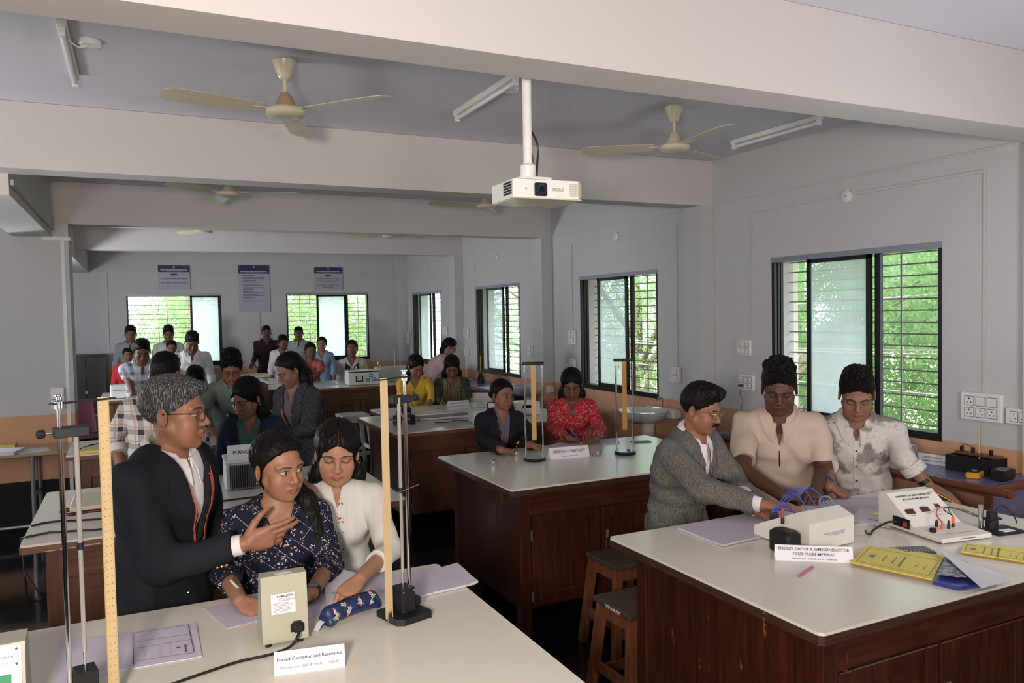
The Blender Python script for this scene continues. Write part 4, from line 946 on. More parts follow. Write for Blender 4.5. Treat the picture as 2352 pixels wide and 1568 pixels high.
for i, (x_, v_, a_) in enumerate(((-.078, .2, .4), (-.028, -.25, 2.6), (.022, .55, -.3), (.068, -.1, 2.1), (-.045, .95, 1.2), (.075, .9, .2), (-.088, -.55, 2.))):
    ang = -.15-v_*.9; ny, nz = -math.cos(ang*-1+.3)*1, math.sin(.55+v_*.8); n_ = Vector((0, -math.cos(.35+v_*.8), math.sin(.35+v_*.8))); c_ = Vector((x_, 0, .034))
    d_ = .05
    while Pf.sample(np.array([[*(c_+n_*d_)]]))[0] > 0 and d_ > 0: d_ -= .0008
    c_ = c_+n_*(d_+.0012); ux = Vector((1, 0, 0)); uy = n_.cross(ux); R_ = Matrix((ux, uy, n_)).transposed() @ Matrix.Rotation(a_, 3, 'Z')
    rk = []
    mb = MB(); f_ = lambda l: [tuple(c_+R_ @ Vector((a*1.45, b*1.45, h))) for a, b, h in l]
    mb.m = 0; mb.add(f_([(.0045*math.cos(k_*PI/6), .0085*math.sin(k_*PI/6), 0) for k_ in range(12)]), [tuple(range(12))]); mb.add(f_([(-.009, -.008, 0), (.009, -.008, 0), (0, -.001, 0)]), [(0, 1, 2)])
    mb.m = 1; mb.add(f_([(-.0038, .0045, .0003), (.0038, .0045, .0003), (0, .0125, .0003)]), [(0, 1, 2)]); mb.add(f_([(-.003, -.008, .0003), (0, -.014, .0003), (.003, -.008, .0003)]), [(0, 1, 2)])
    mb.m = 2; mb.add(f_([(.0026*math.cos(k_*PI/4), .0026*math.sin(k_*PI/4), .0005) for k_ in range(8)]), [tuple(range(8))]); mb.build('rocket_print', m_rk, t)
# white panel instrument cut by the left frame edge
t = thing('function_generator', 'white fronted instrument with green display at the lower left edge', 'instrument', (-.275, 2.235, T9), .04)
MB().xprism([(.0, .0), (.20, .0), (.13, .20), (.04, .20)], -.20, .0).build('case', m_grey, t)
pn = MB().box((-.192, -.002, -.090), (-.008, .0, .098)).build('front_panel', flat('bright_white_panel', (.80, .78, .74), .4), t); pn.location = (0, .020-.0015, .10); pn.rotation_euler = (-math.atan2(.04, .2), 0, 0)
MB().box((-.075, -.004, .005), (-.030, -.002, .030)).build('display', flat('green_display', (.02, .20, .09), .3), pn)
text('panel_title', 'FORCED OSCILLATION', .0095, m_inkb, pn, (-.075, -.0025, .070), (PI/2, 0, 0), ext=.0001); text('panel_model', 'MODEL: FOR/2023', .006, m_inkb, pn, (-.045, -.0025, .056), (PI/2, 0, 0), ext=.0001)
for a_, b_ in ((-.018, .088), (-.018, .052)): MB().at((a_, -.002, b_), rx=PI/2).lathe([(.004, 0), (.003, .003)], 10).build('screw', m_chr, pn)
# ---------------------------------------------------------------- spring stands and weights
for i, (px_, py_, lb) in enumerate(((1228, 1057, 'spring balance stand beside the woman in glasses'), (1436, 1042, 'spring balance stand at the far right of the middle table'))):
    p = q(px_, py_, T9); t = thing('spring_stand', lb, 'apparatus', (p[0], p[1], T9), -.42, 'spring stands')
    MB().lathe([(.072, 0), (.075, .004), (.075, .014), (.070, .018)], 32).build('base', m_bp, t, True); MB().lathe([(.066, .018), (.066, .024)], 32).build('glass_disc', flat('green_tinted_disc', (.13, .19, .17), .08), t, True)
    for sx in (-1, 1): MB().tube([(sx*.058, 0, .018), (sx*.058, 0, .655)], .0062, 12).build('rod', m_chr, t, True)
    MB().box((-.075, -.012, .648), (.075, .012, .668), .006).build('top_bar', m_bp, t); MB().box((-.016, -.002, .14 if i == 0 else .17), (.016, .002, .648)).build('wooden_scale', flat('golden_scale', (.48, .25, .06), .45), t)
    MB().tube([(-.040, 0, .65), (-.040, -.004, .62), (-.034, 0, .61), (-.044, 0, .60)], .0014, 6).build('hook', m_chr, t, True)
for i, (px_, py_, lb) in enumerate(((1134, 1068, 'slotted weight with hook alone near the left corner of the middle table'), (1186, 1046, 'slotted weight with hook by the hand of the woman in glasses'), (1358, 1046, 'short brass weight just right of the spring constant card'), (1374, 1047, 'hooked weight right of the spring constant card'), (1379, 1036, 'taller hooked weight at the back right of the spring constant card'))):
    p = q(px_, py_, T9); o = thing('slotted_weight', lb, 'weight', (p[0], p[1], T9), 0, 'hooked weights'); h_ = .016 if i == 2 else .034
    MB().lathe([(.015, 0), (.016, .002), (.016, h_*.45), (.0145, h_*.5), (.016, h_*.55), (.016, h_-.002), (.014, h_)], 20).build('mass', m_chr, o, True)
    if i != 2: MB().tube([(0, 0, h_), (0, 0, h_+.030), (.006, 0, h_+.038), (.007, 0, h_+.048), (0, 0, h_+.054), (-.006, 0, h_+.048)], .0015, 6).build('hook', m_chr, o, True)
sheet('paper_sheet', 'lilac sheet on the middle table in front of the person in red', 'paper', pq([(1252, 1024), (1290, 1014), (1345, 1024), (1300, 1036)], .902), T9, m_lil, .0015)
sheet('paper_sheet', 'lilac sheets stacked at the far edge of the middle table', 'paper', pq([(1370, 1010), (1415, 1006), (1425, 1017), (1385, 1021)], .904), T9, m_lil, .006)
t = thing('mobile_phone', 'black mobile phone with a purple case on the middle table', 'phone', tuple(q(1472, 1015, T9)), -.3); MB().box((-.075, -.036, .0), (.075, .036, .005), .002).build('case', flat('purple_case', (.12, .10, .30), .4), t); MB().box((-.07, -.033, .0051), (.07, .033, .008), .001).build('screen', m_bp, t)
# optical bench table
t = thing('optical_bench', 'long steel optical bench with riders on the laboratory table', 'apparatus', (2.05, 6.78, T9), .06)
MB().tube([(0, 0, .05), (1.35, 0, .05)], .009, 10).tube([(0, .07, .05), (1.35, .07, .05)], .009, 10).build('rail', m_steel, t, True)
for X in (.05, .18, .98): MB().box((X, -.025, .0), (X+.045, .095, .085), .004).build('rider', m_bp, t); MB().tube([(X+.02, .035, .08), (X+.02, .035, .13)], .008, 8).build('rider_post', m_bp, t, True)
MB().at((.12, .035, .13), ry=PI/2).lathe([(.03, 0), (.03, .06), (.02, .08)], 16).build('lens_holder', m_bp, t, True); MB().tube([(.4, -.06, .006), (.5, -.12, .006), (.62, -.05, .006), (.7, -.14, .006), (.9, -.10, .006), (1.1, -.12, .006)], .004, 6).build('lead', m_bp, t, True)
for (X, Y, w_, d_, h_, lb) in ((2.72, 6.47, .24, .20, .12, 'white meter box with small dark red display on the optical bench table'), (2.28, 6.98, .62, .10, .06, 'long pale instrument case behind the optical bench rail'), (3.28, 6.75, .26, .20, .13, 'white box with black lens tube near the raised rule of the spring stand')):
    t = thing('meter_box', lb, 'instrument', (X, Y, T9), -.15); MB().box((0, 0, .004), (w_, d_, h_), .006).build('case', m_whiteb, t); w_ < .5 and MB().box((w_*.3, -.003, h_*.55), (w_*.75, -.0005, h_*.8)).build('display', flat('dark_red_window', (.06, .005, .01), .2), t); MB().at((w_*.15, -.001, h_*.3), rx=PI/2).lathe([(.012, 0), (.010, .014)], 12).build('knob', m_bp, t)
    if X > 3: MB().at((-.14, .10, .10), ry=PI/2).lathe([(.04, 0), (.045, .01), (.045, .13), (.03, .14)], 16).build('lens_tube', m_bp, t, True)
sheet('open_notebook', 'white pages at the left of the optical bench', 'notebook', [(2.0, 7.0), (2.25, 6.95), (2.28, 7.3), (2.02, 7.35)], T9, m_pap, .006)
sheet('paper_sheet', 'white sheet under the hands of the person in yellow', 'paper', [(2.3, 7.7), (2.7, 7.7), (2.7, 8.0), (2.3, 8.0)], T9, m_pap, .002)
# back table instruments
m_bl = flat('blue_knob_plate', (.05, .22, .38), .4); m_gl = clear()
t = thing('spectrum_instrument', 'white instrument box with black handle and three blue knobs on the far table', 'instrument', (2.58, 10.48, .95), -.05)
MB().box((0, 0, .006), (.42, .26, .20), .006).build('case', m_whiteb, t); MB().box((.0, -.004, .175), (.42, -.0005, .19)).build('top_strip', m_bp, t); MB().box((.10, -.012, .05), (.20, -.0005, .065)).box((.10, -.012, .05), (.112, -.0005, .13)).box((.188, -.012, .05), (.20, -.0005, .13)).build('handle', m_bp, t)
for a_, b_ in ((.27, .065), (.345, .075), (.31, .13)): MB().box((a_-.025, -.003, b_-.025), (a_+.025, -.0005, b_+.025)).build('knob_plate', m_bl, t); MB().at((a_, -.003, b_), rx=PI/2).lathe([(.012, 0), (.010, .014)], 12).build('knob', m_whiteb, t)
t = thing('instrument_case', 'grey green instrument box on the far table at right', 'instrument', (3.10, 10.75, .95), .05); MB().box((0, 0, .006), (.48, .28, .21), .008).build('case', flat('pale_green_enamel', (.42, .46, .40), .4), t); MB().tube([(.22, -.02, 0), (.22, -.02, .45)], .006, 8).build('rod', m_steel, t, True)
for X, Y, h_, r_, lb in ((3.02, 10.55, .30, .028, 'tall glass bottle beside the white box on the far table'), (3.08, 10.68, .24, .026, 'second glass bottle behind the tall one on the far table')):
    t = thing('glass_bottle', lb, 'bottle', (X, Y, .95), 0, 'glass bottles'); MB().lathe([(r_*1.4, 0), (r_*1.5, .01), (r_*1.1, .05), (r_, .08), (r_, h_*.7), (r_*.5, h_*.8), (r_*.5, h_)], 16).build('vessel', m_gl, t, True); MB().lathe([(r_*.55, h_*.95), (r_*.55, h_+.01)], 12).build('stopper', m_chr, t)
sheet('book', 'blue book at the right end of the far laboratory table', 'book', [(3.45, 10.5), (3.70, 10.5), (3.72, 10.65), (3.46, 10.66)], .95, flat('blue_cover', (.03, .07, .22), .4), .02)
sheet('paper_sheet', 'white papers before the person in coral', 'paper', [(2.2, 10.75), (2.5, 10.7), (2.52, 11.0), (2.22, 11.05)], .95, m_lil, .003)
t = thing('orange_box', 'small orange block on the far table between two instruments', 'box', (2.92, 11.2, .95)); MB().box((0, 0, .0), (.12, .10, .05), .006).build('block', flat('orange_plastic', (.55, .20, .02), .4), t); MB().box((.03, .02, .05), (.09, .08, .058), .002).build('lid', flat('red_plastic', (.4, .03, .03), .4), t)
t = thing('grey_meter', 'grey meter box at the back of the far table', 'instrument', (3.2, 11.25, .95)); MB().box((0, 0, .0), (.26, .18, .14), .006).build('case', m_gr, t); MB().box((.03, -.003, .05), (.15, -.0005, .11)).build('dial', m_whiteb, t)
sheet('open_notebook', 'yellowish open book on the small cupboard by the back wall', 'notebook', [(1.6, 13.0), (1.9, 13.0), (1.9, 13.3), (1.62, 13.3)], .98, m_yel, .012)
t = thing('white_instrument', 'white box on the far left laboratory table', 'instrument', (-.30, 10.55, .95), .05); MB().box((0, 0, .006), (.27, .22, .16), .006).build('case', m_whiteb, t); MB().box((.03, -.003, .10), (.24, -.0005, .108)).build('slot', m_gr, t)
t = thing('dark_instrument', 'flat dark instrument behind the white box on the far left table', 'instrument', (-.30, 11.15, .95)); MB().box((0, 0, .006), (.45, .2, .10), .006).build('case', m_bp, t); MB().box((.04, -.003, .03), (.2, -.0005, .08)).build('dial', m_gr, t)
t = thing('monitor', 'black monitor on the cupboard before the dark steel cabinet', 'monitor', (.0, 12.85, .76)); MB().box((-.14, -.08, 0), (.14, .08, .02), .006).build('foot', m_bp, t); MB().box((-.02, -.01, .02), (.02, .01, .12)).build('stem', m_bp, t); MB().box((-.22, -.02, .10), (.22, .015, .36), .006).build('screen', m_bp, t)
t = thing('small_table', 'small table under the black monitor near the back wall', 'table', (-.35, 12.65, 0)); MB().box((0, 0, .73), (.9, .5, .76)).build('tabletop', m_desk, t)
for X in (.04, .86):
    for Y in (.04, .46): MB().box((X-.02, Y-.02, 0), (X+.02, Y+.02, .73)).build('leg', m_steel, t)
# left tables: Planck's constant set, coiled leads
t = thing('heat_sink_box', 'dark finned instrument box in a white frame under the card', 'instrument', (.44, 4.75, T9), -.04)
MB().box((0, 0, .004), (.34, .26, .155), .004).build('case', m_whiteb, t); MB().box((-.004, -.004, .156), (.344, .27, .172), .003).build('lid', m_whiteb, t); mb = MB()
for i in range(27): mb.box((.022+i*.0115, -.022, .012), (.026+i*.0115, -.001, .148))
mb.build('fins', m_bp, t)
tent("white card reading Planck's Constant on top of the finned box", [("PLANCK'S CONSTANT", .027, .5, .0004)], (.455, 4.77, 0), (.79, 4.755, 0), .088, z=1.0725)
t = thing('resistance_board', 'cream board with coiled red and black leads on the left table', 'apparatus', (-.22, 4.60, T9), .0); MB().box((-.12, .0, 0), (.42, .36, .035), .004).build('board', flat('cream_board', (.50, .44, .30), .5), t)
for i in range(3): MB().lathe([(.014, .035), (.016, .04), (.012, .055), (.014, .07)], 12, (.06+i*.14, .28, 0)).build('terminal', m_chr, t, True)
mb = MB(); mb2 = MB()
for k_ in range(3):
    ring = [(-.02+(.12+.01*k_)*math.cos(a), -.02+(.055+.006*k_)*math.sin(a), .012+.006*k_+.006*math.sin(3*a)) for a in np.linspace(0, 2*PI, 28)]; (mb if k_ != 1 else mb2).tube(ring, .004, 6, False)
mb.tube([(.09, -.03, .01), (.2, -.04, .02), (.33, -.02, .01), (.5, -.03, .01)], .004, 6).build('black_lead', m_bp, t, True); mb2.tube([(.08, -.01, .015), (.22, -.06, .02), (.35, -.01, .02)], .004, 6).build('red_lead', flat('red_wire', (.35, .02, .02), .5), t, True)
for i, (a_, lb) in enumerate(((.0, 'black cable lying across the left table, farther one'), (-.22, 'black cable lying across the left table and hanging off its end'))):
    pts = [(.6, 4.50+a_, .905), (.3, 4.48+a_, .905), (.05, 4.42+a_, .905), (-.2, 4.40+a_, .905), (-.40, 4.46+a_, .905), (-.49, 4.42+a_, .905)]
    if i: pts += [(-.52, 4.3, .88), (-.50, 4.2, .74), (-.44, 4.12, .66), (-.36, 4.2, .60), (-.40, 4.3, .54), (-.50, 4.25, .60), (-.50, 4.2, .72)]
    o = MB().tube(pts, .0048, 8).build('black_cable', m_bp, None, True); tag(o, lb, 'cable', 'cables on the left table')
t = thing('socket_strip', 'upright black switch with red button hanging at the end of the second left table', 'switch', (.0, 6.58, .60)); MB().box((-.02, 0, 0), (.02, .03, .25), .004).build('body', m_bp, t); MB().box((-.015, -.004, .16), (.015, -.0005, .23)).build('label', m_whiteb, t); MB().box((-.012, -.008, .02), (.02, -.0005, .05)).build('red_button', flat('red_plastic', (.4, .03, .03), .4), t)
t = thing('meter_case', 'pale box with a black cable on the second left table behind the metre rule', 'instrument', (-.12, 7.0, T9)); MB().box((0, 0, .004), (.26, .2, .13), .006).build('case', m_whiteb, t); MB().tube([(0, .1, .06), (-.1, .02, .03), (-.25, 0, .01), (-.33, -.25, .01)], .005, 6).build('cable', m_bp, t, True)
sheet('notebook', 'yellow covered notebook with pink page on the second left table', 'notebook', [(-.42, 6.68), (-.02, 6.66), (-.0, 6.86), (-.40, 6.88)], T9, m_yel, .018); sheet('notebook', 'pink edged sheet below the yellow notebook on the second left table', 'notebook', [(-.02, 6.68), (.25, 6.66), (.25, 6.86), (-.0, 6.88)], T9, m_pink, .006)
t = thing('spectrometer', 'black and steel spectrometer standing on the second left table', 'apparatus', (.88, 7.05, T9)); MB().lathe([(.10, 0), (.10, .015), (.03, .03), (.03, .10), (.08, .11), (.08, .125)], 20).build('turntable', m_bp, t, True); MB().tube([(-.22, -.05, .16), (-.04, -.01, .16)], .022, 12).tube([(.04, .01, .16), (.20, .06, .16)], .02, 12).build('telescope', m_chr, t, True); MB().tube([(-.2, -.06, .10), (-.25, -.15, .04), (-.15, -.2, .01), (.0, -.25, .01)], .005, 6).build('red_lead', flat('red_wire', (.35, .02, .02), .5), t, True)
# papers on the desk
for i, (px_, py_, w_, d_, m_, lb, h_) in enumerate(((-1.15, 8.02, .42, .26, m_pap, 'stack of white sheets with blue edge at the front of the desk', .03), (-1.25, 8.28, .34, .16, flat('light_blue_paper', (.35, .42, .5), .6), 'light blue folder on the desk behind the white stack', .012), (-1.2, 8.33, .36, .13, m_yel, 'yellow file at the back of the desk', .035), (-1.62, 8.05, .3, .3, m_gr if 0 else flat('green_patterned_sheet', (.30, .34, .22), .6), 'patterned green sheet at the left of the desk', .003), (-.86, 8.05, .24, .22, m_card, 'pale sheet at the right of the desk', .003))):
    a_ = .12*(i-2); ca, sa = math.cos(a_), math.sin(a_); sheet('paper_stack' if h_ > .005 else 'paper_sheet', lb, 'papers', [(px_+x_*ca-y_*sa, py_+x_*sa+y_*ca) for x_, y_ in ((-w_/2, -d_/2), (w_/2, -d_/2), (w_/2, d_/2), (-w_/2, d_/2))], .76, m_, h_)
# ---------------------------------------------------------------- right table
m_inst = flat('white_instrument_paint', (.62, .58, .52), .35)
A_ = q(1855, 1262, T9); B_ = q(1991, 1238, T9)
t = thing('constant_current_source', 'white wedge shaped instrument with its back turned and blue leads on top', 'instrument', tuple(q(1900, 1262, T9)), .05)
MB().xprism([(.0, .006), (.30, .006), (.30, .05), (.075, .150), (.0, .120)], -.105, .165).build('case', m_inst, t)
text('printed_label', 'FOR SEMICONDUCTOR RESISTIVITY\n          BY FOUR PROBE METHOD', .0082, flat('blue_ink', (.08, .22, .42)), t, (.045, -.0015, .062), (PI/2, 0, 0), ext=.0001)
MB().box((.166, .06, .03), (.180, .12, .10), .003).build('mains_inlet', m_bp, t)
mb = MB().box((-.215, .01, .0), (-.135, .12, .095), .012); sk = mb.build('probe_arm', m_bp, t)
bl = flat('blue_wire', (.02, .06, .42), .4)
for i, (x0, y0, x1, y1, h_) in enumerate(((-.095, .20, .06, .10, .11), (-.080, .19, .02, .12, .09), (-.085, .22, -.02, .15, .05), (-.070, .21, .0, .17, .045), (-.06, .18, .1, .08, .10))):
    zs = lambda yy: .150-max(0, yy-.075)*.444
    MB().tube([(x0, y0, zs(y0)+.01), (x0, y0-.004, zs(y0)+.045), ((x0*2+x1)/3, (y0*2+y1)/3, zs(y0)+h_), ((x0+x1*2)/3, (y0+y1*2)/3, zs(y1)+h_*.8), (x1, y1, zs(y1)+.006)], .0024, 6).build('blue_lead', bl, t, True); MB().lathe([(.006, 0), (.006, .026), (.004, .030)], 10, (x0, y0, zs(y0))).build('plug', m_bp, t, True)
MB().lathe([(.0075, 0), (.0075, .022), (.0065, .024)], 12, (-.115, .13, .095)).build('black_plug', m_bp, t, True); MB().lathe([(.007, 0), (.0075, .018), (.004, .044)], 12, (-.115, .13, .119)).build('red_plug', flat('red_plastic', (.5, .03, .02), .35), t, True)
MB().tube([(.10, .12, .13), (.13, .14, .17), (.17, .12, .165), (.185, .10, .07)], .0045, 8).build('grey_cable', m_gr, t, True)
t = thing('circuit_board_box', 'small black perforated unit behind the wedge shaped instrument', 'instrument', tuple(q(1858, 1202, T9)), -.2); MB().box((-.08, -.05, 0), (.08, .05, .03), .003).build('box', m_bp, t); MB().box((-.07, -.04, .03), (.07, .04, .032)).build('grid_face', m_gr, t)
t = thing('calculator', 'black scientific calculator with dotted keys beside the hand with the watch', 'calculator', tuple(q(2098, 1150, T9)), -.35, 'calculators'); MB().box((-.08, -.04, 0), (.08, .04, .014), .004).build('case', m_bp, t); mb = MB()
for i in range(9):
    for j in range(5): mb.box((-.055+i*.0145, -.032+j*.014, .014), (-.046+i*.0145, -.024+j*.014, .0165))
mb.build('keys', m_gr, t)
t = thing('calculator', 'black calculator half under the yellow lab manual', 'calculator', tuple(q(2095, 1268, .902)), -.38, 'calculators'); MB().box((-.08, -.042, 0), (.08, .042, .012), .004).build('case', flat('dark_grey_plastic', (.04, .04, .042), .35), t); mb = MB()
for i in range(9):
    for j in range(5): mb.box((-.048+i*.0135, -.034+j*.0145, .012), (-.040+i*.0135, -.025+j*.0145, .0145))
mb.build('keys', m_gr, t); MB().box((-.074, -.03, .0121), (-.052, .03, .0135)).build('screen', flat('lcd_green', (.12, .15, .12), .2), t)
# four probe unit
P0, P1 = Vector(q(2165, 1252, T9)), Vector(q(2288, 1236, T9)); az = math.atan2(P1.y-P0.y, P1.x-P0.x)
t = thing('four_probe_unit', 'white sloping instrument panel titled Resistivity of Semiconductor', 'instrument', tuple(P0), az)
w_ = .262; sl = math.atan2(.150-.034, .30-.16)
MB().xprism([(0, .008), (.36, .008), (.36, .150), (.315, .150), (.155, .034), (0, .026)], .0, w_).build('case', m_inst, t)
for X in (.02, w_-.03):
    for Y in (.03, .32): MB().lathe([(.009, 0), (.009, .009)], 10, (X, Y, 0)).build('foot', m_bp, t)
pn = thing('panel_face', None, None); pn.parent = t; pn.location = (w_/2, .155, .0345); pn.rotation_euler = (math.atan2(.116, .16), 0, 0)
mats_r = flat('dark_red_window', (.09, .006, .012), .2)
L2 = math.hypot(.16, .116)
text('title_lettering', 'RESISTIVITY OF SEMICONDUCTOR', .0125, m_inkb, pn, (0, L2*.86, .0006), bold=.0003, ext=.0002); text('title_lettering', 'BY FOUR PROBE METHOD', .0125, m_inkb, pn, (0, L2*.76, .0006), bold=.0003, ext=.0002)
for X, Y, ww, hh, l1 in ((-.085, .42, .046, .026, '0 - 200 mV'), (.0, .44, .046, .026, '0 - 20 mA'), (.078, .50, .024, .018, 'C')):
    MB().box((X-ww/2, L2*Y-hh/2, .0005), (X+ww/2, L2*Y+hh/2, .003)).build('display', mats_r, pn); text('scale_lettering', l1, .0062, m_inkb, pn, (X, L2*Y-hh/2-.008, .0006), ext=.0001); text('scale_lettering', 'VOLTAGE' if X < 0 else 'CURRENT' if X < .05 else 'TEMPERATURE', .0048, m_inkb, pn, (X, L2*Y+hh/2+.005, .0006), ext=.0001)
MB().bar((.035, L2*.25, .0008), (.115, L2*.25, .0008), .001, .0004).bar((.035, L2*.25, .0008), (.035, L2*.36, .0008), .001, .0004).build('panel_line', m_inkb, pn); text('model_lettering', 'MODEL: FP-02', .0055, m_inkb, pn, (.105, L2*.90, .0006), ext=.0001)
for X, Y, c1, c2 in ((.060, .09, m_rk[1], m_bp), (.100, .10, m_rk[1], None), (.135, .10, m_bp, None), (.170, .11, m_bp, m_rk[1])):
    mb = MB().lathe([(.006, 0), (.006, .016), (.0045, .020)], 10, (X, Y, .030)); mb.build('terminal', c1, t, True)
    if c2: MB().lathe([(.0065, .020), (.0065, .036), (.0035, .050)], 10, (X, Y, .030)).build('banana_plug', c2, t, True)
    else: MB().lathe([(.0038, .018), (.0038, .036)], 8, (X, Y, .030)).build('banana_plug', c1, t, True)
MB().lathe([(.013, 0), (.014, .014), (.010, .017)], 18, (.035, .085, .030)).build('control_knob', m_bp, t, True)
mb = MB()
for i in range(6): mb.bar((.03+i*.034, .045, .0312-.001), (.055+i*.034, .035, .0305-.001), .001, .0008)
mb.build('panel_line', m_inkb, t); text('maker_lettering', 'KAMALJEETH INSTRUMENTS', .0065, m_inkb, t, (.135, -.0006, .017), (PI/2, 0, 0), bold=.0002, ext=.0001)
mb = MB().box((-.006, .17, .02), (-.0005, .27, .062), .002); mb.build('switch_recess', m_bp, t); MB().box((-.010, .185, .028), (-.006, .205, .048)).build('red_switch', flat('red_plastic', (.5, .03, .02), .35), t)
MB().tube([(-.01, .24, .04), (-.04, .26, .035), (-.07, .27, .02), (-.12, .26, .006), (-.17, .22, .005), (-.21, .20, .02), (-.24, .17, .04)], .0045, 8).build('power_cable', m_bp, t, True)
for c3, pts in (('yellow_wire', [(.20, .35, .14), (.28, .33, .13), (.34, .24, .08), (.36, .16, .05)]), ('green_wire', [(.170, .11, .075), (.20, .16, .10), (.27, .14, .09), (.33, .12, .06)]), ('black_wire', [(.170, .11, .08), (.18, .17, .095), (.24, .18, .095), (.30, .15, .07), (.34, .10, .05)]), ('red_wire2', [(.10, .10, .06), (.13, .16, .08), (.22, .22, .09), (.35, .2, .06)])):
    MB().tube(pts, .0022, 6).build('lead', flat(c3, dict(yellow_wire=(.5, .32, .04), green_wire=(.04, .12, .05), black_wire=(.012, .012, .012), red_wire2=(.4, .04, .02))[c3], .5), t, True)
t = thing('probe_holder', 'black probe assembly with white crystal plate beside the sloping instrument', 'apparatus', tuple(q(2300, 1222, T9)), az); MB().box((-.07, -.05, 0), (.08, .06, .014), .004).build('base', m_bp, t); MB().lathe([(.026, .014), (.026, .045), (.022, .05), (.022, .085), (.015, .09)], 18, (-.02, .03, 0)).build('oven', m_bp, t, True); MB().lathe([(.010, .014), (.010, .115)], 14, (-.06, .05, 0)).build('steel_tube', m_chr, t, True); MB().box((-.03, -.045, .0141), (.03, -.01, .017), .001).build('crystal_plate', m_card, t); MB().box((-.05, .01, .05), (.02, .05, .06), .003).build('arm', m_bp, t); MB().tube([(.02, .05, .08), (.07, .06, .10), (.12, .05, .06), (.16, .06, .01)], .003, 6).build('lead', m_bp, t, True)
# pens
def pen(label, p, d, L, r, mat, tip=None, z=None, nm='pen'):
    p = Vector(p); d = Vector(d).normalized(); o = thing(nm, label, 'pen', tuple(p), 0, 'pens and pencils')
    MB().tube([d*0, d*.012, d*.014, d*L*.98, d*L], [.0006, r*.7, r, r, r*.6], 10).build('barrel', mat, o, True); MB().tube([d*0, d*.011], [.0005, r*.65], 8).build('tip', tip or m_chr, o, True); return o
pe = Vector(q(1868, 1300, .905)); ps = Vector(q(1832, 1324, .905)); pen('pink and silver pen lying alone in front of the energy gap card', ps, pe-ps, .145, .0055, flat('pink_pen', (.45, .10, .20), .3))
MB().tube([(pe-ps).normalized()*.04, (pe-ps).normalized()*.105], .0058, 10).build('silver_grip', m_chr, bpy.data.objects[[o.name for o in bpy.data.objects if o.name.startswith('pen') and o.type == 'EMPTY'][-1]], True)
pe = Vector(q(2050, 1203, .905)); ps = Vector(q(1992, 1192, .905)); pen('grey pencil lying behind the wedge shaped instrument', ps, pe-ps, .16, .004, m_gr, nm='pencil')
pe = Vector(q(2078, 1180, .908)); ps = Vector(q(2003, 1178, .908)); pen('yellow pencil across the papers behind the wedge shaped instrument', ps, pe-ps, .17, .004, m_yel, nm='pencil')
# notebooks of the right table
def manual(label, pts, z, cover, th, name='lab_manual', lines=True):
    o = sheet(name, label, 'book', pq(pts, z+th), z, cover, th, 0, nn=6); c = Vector(o.location); U = Vector(q(*pts[1], z+th))-Vector(q(*pts[0], z+th)); V_ = Vector(q(*pts[3], z+th))-Vector(q(*pts[0], z+th)); O_ = Vector(q(*pts[0], z+th))-c
    pt = lambda u, v: O_+U*u+V_*v+Vector((0, 0, th*0+.0016+(z-c.z)+0.0))
    if lines:
        mb = MB()
        for a, b in (((.06, .10), (.06, .90)), ((.94, .10), (.94, .90)), ((.06, .10), (.94, .10)), ((.06, .90), (.94, .90))): mb.bar(pt(*a)+Vector((0, 0, .0004)), pt(*b)+Vector((0, 0, .0004)), .0012, .0004)
        mb.build('cover_border', m_inkb, o)
        an = math.atan2(-V_.y, -V_.x)+PI
        for s_, sz, u_, v_ in (('DEPARTMENT OF PHYSICS', .007, .34, .5), ('DON BOSCO COLLEGE OF', .008, .46, .5), ('LABORATORY MANUAL', .013, .56, .5), ('NAME: .........................', .007, .74, .5), ('ROLL NO. .....................', .007, .84, .5)):
            p_ = pt(u_, v_); t_ = text('cover_lettering', s_, sz, m_inkb, o, tuple(p_+Vector((0, 0, .0003))), (0, 0, an), ext=.0001)
        lg = MB(); c0 = pt(.2, .5)
        for i in range(7): a = i*PI/6+an; lg.bar(c0, c0+Vector((math.cos(a+PI/2*0)*.02, math.sin(a)*.02, .0003)), .004, .0004)
        lg.build('crest', m_gr, o)
    mb = MB()   # page block
    a, b, c2, d2 = [Vector(q(*p, z+th))-c for p in pts]; lo = Vector((0, 0, .0008+z-c.z)); s = .985
    mb.add([tuple(p*s*Vector((1, 1, 0)).length/Vector((1, 1, 0)).length if 0 else (p.x*s, p.y*s, .0006)) for p in (a, b, c2, d2)]+[(p.x*s, p.y*s, th*.8) for p in (a, b, c2, d2)], [(0, 1, 5, 4), (1, 2, 6, 5), (2, 3, 7, 6), (3, 0, 4, 7)]); return o
m_or = flat('orange_spine', (.42, .22, .03), .6)
sheet('lab_manual', 'orange edged lower lab manual under the top yellow one', 'book', pq([(1953, 1293), (2142, 1334), (2170, 1283), (1992, 1258)], .902), T9, m_or, .012)
manual('yellow laboratory manual lying on the right table in front of the calculator', [(1953, 1290), (2142, 1330), (2170, 1275), (1992, 1252)], T9+.0125, m_yel, .004)
sheet('lab_manual', 'orange edged lower lab manual at the right frame edge', 'book', pq([(2207, 1268), (2360, 1293), (2366, 1262), (2215, 1250)], .905), T9, m_or, .010)
manual('yellow laboratory manual cut by the right frame edge', [(2207, 1266), (2360, 1290), (2366, 1258), (2215, 1248)], T9+.0105, m_yel, .004)
M = Mat('printed_photo_cover', (.05, .06, .2), .35); n = M.noise(40, 5); x, y, z = M.xyz(); M.col(M.mix(n.gt(.5), (.09, .10, .16), (.30, .30, .34))); m_mag = M.m
m_roy = flat('royal_blue_cover', (.025, .03, .20), .3)
sheet('magazine', 'royal blue booklet with red edge beside the yellow manual', 'book', pq([(2142, 1333), (2205, 1348), (2290, 1334), (2168, 1276)], .915), T9+.0005, m_roy, .012, .004)
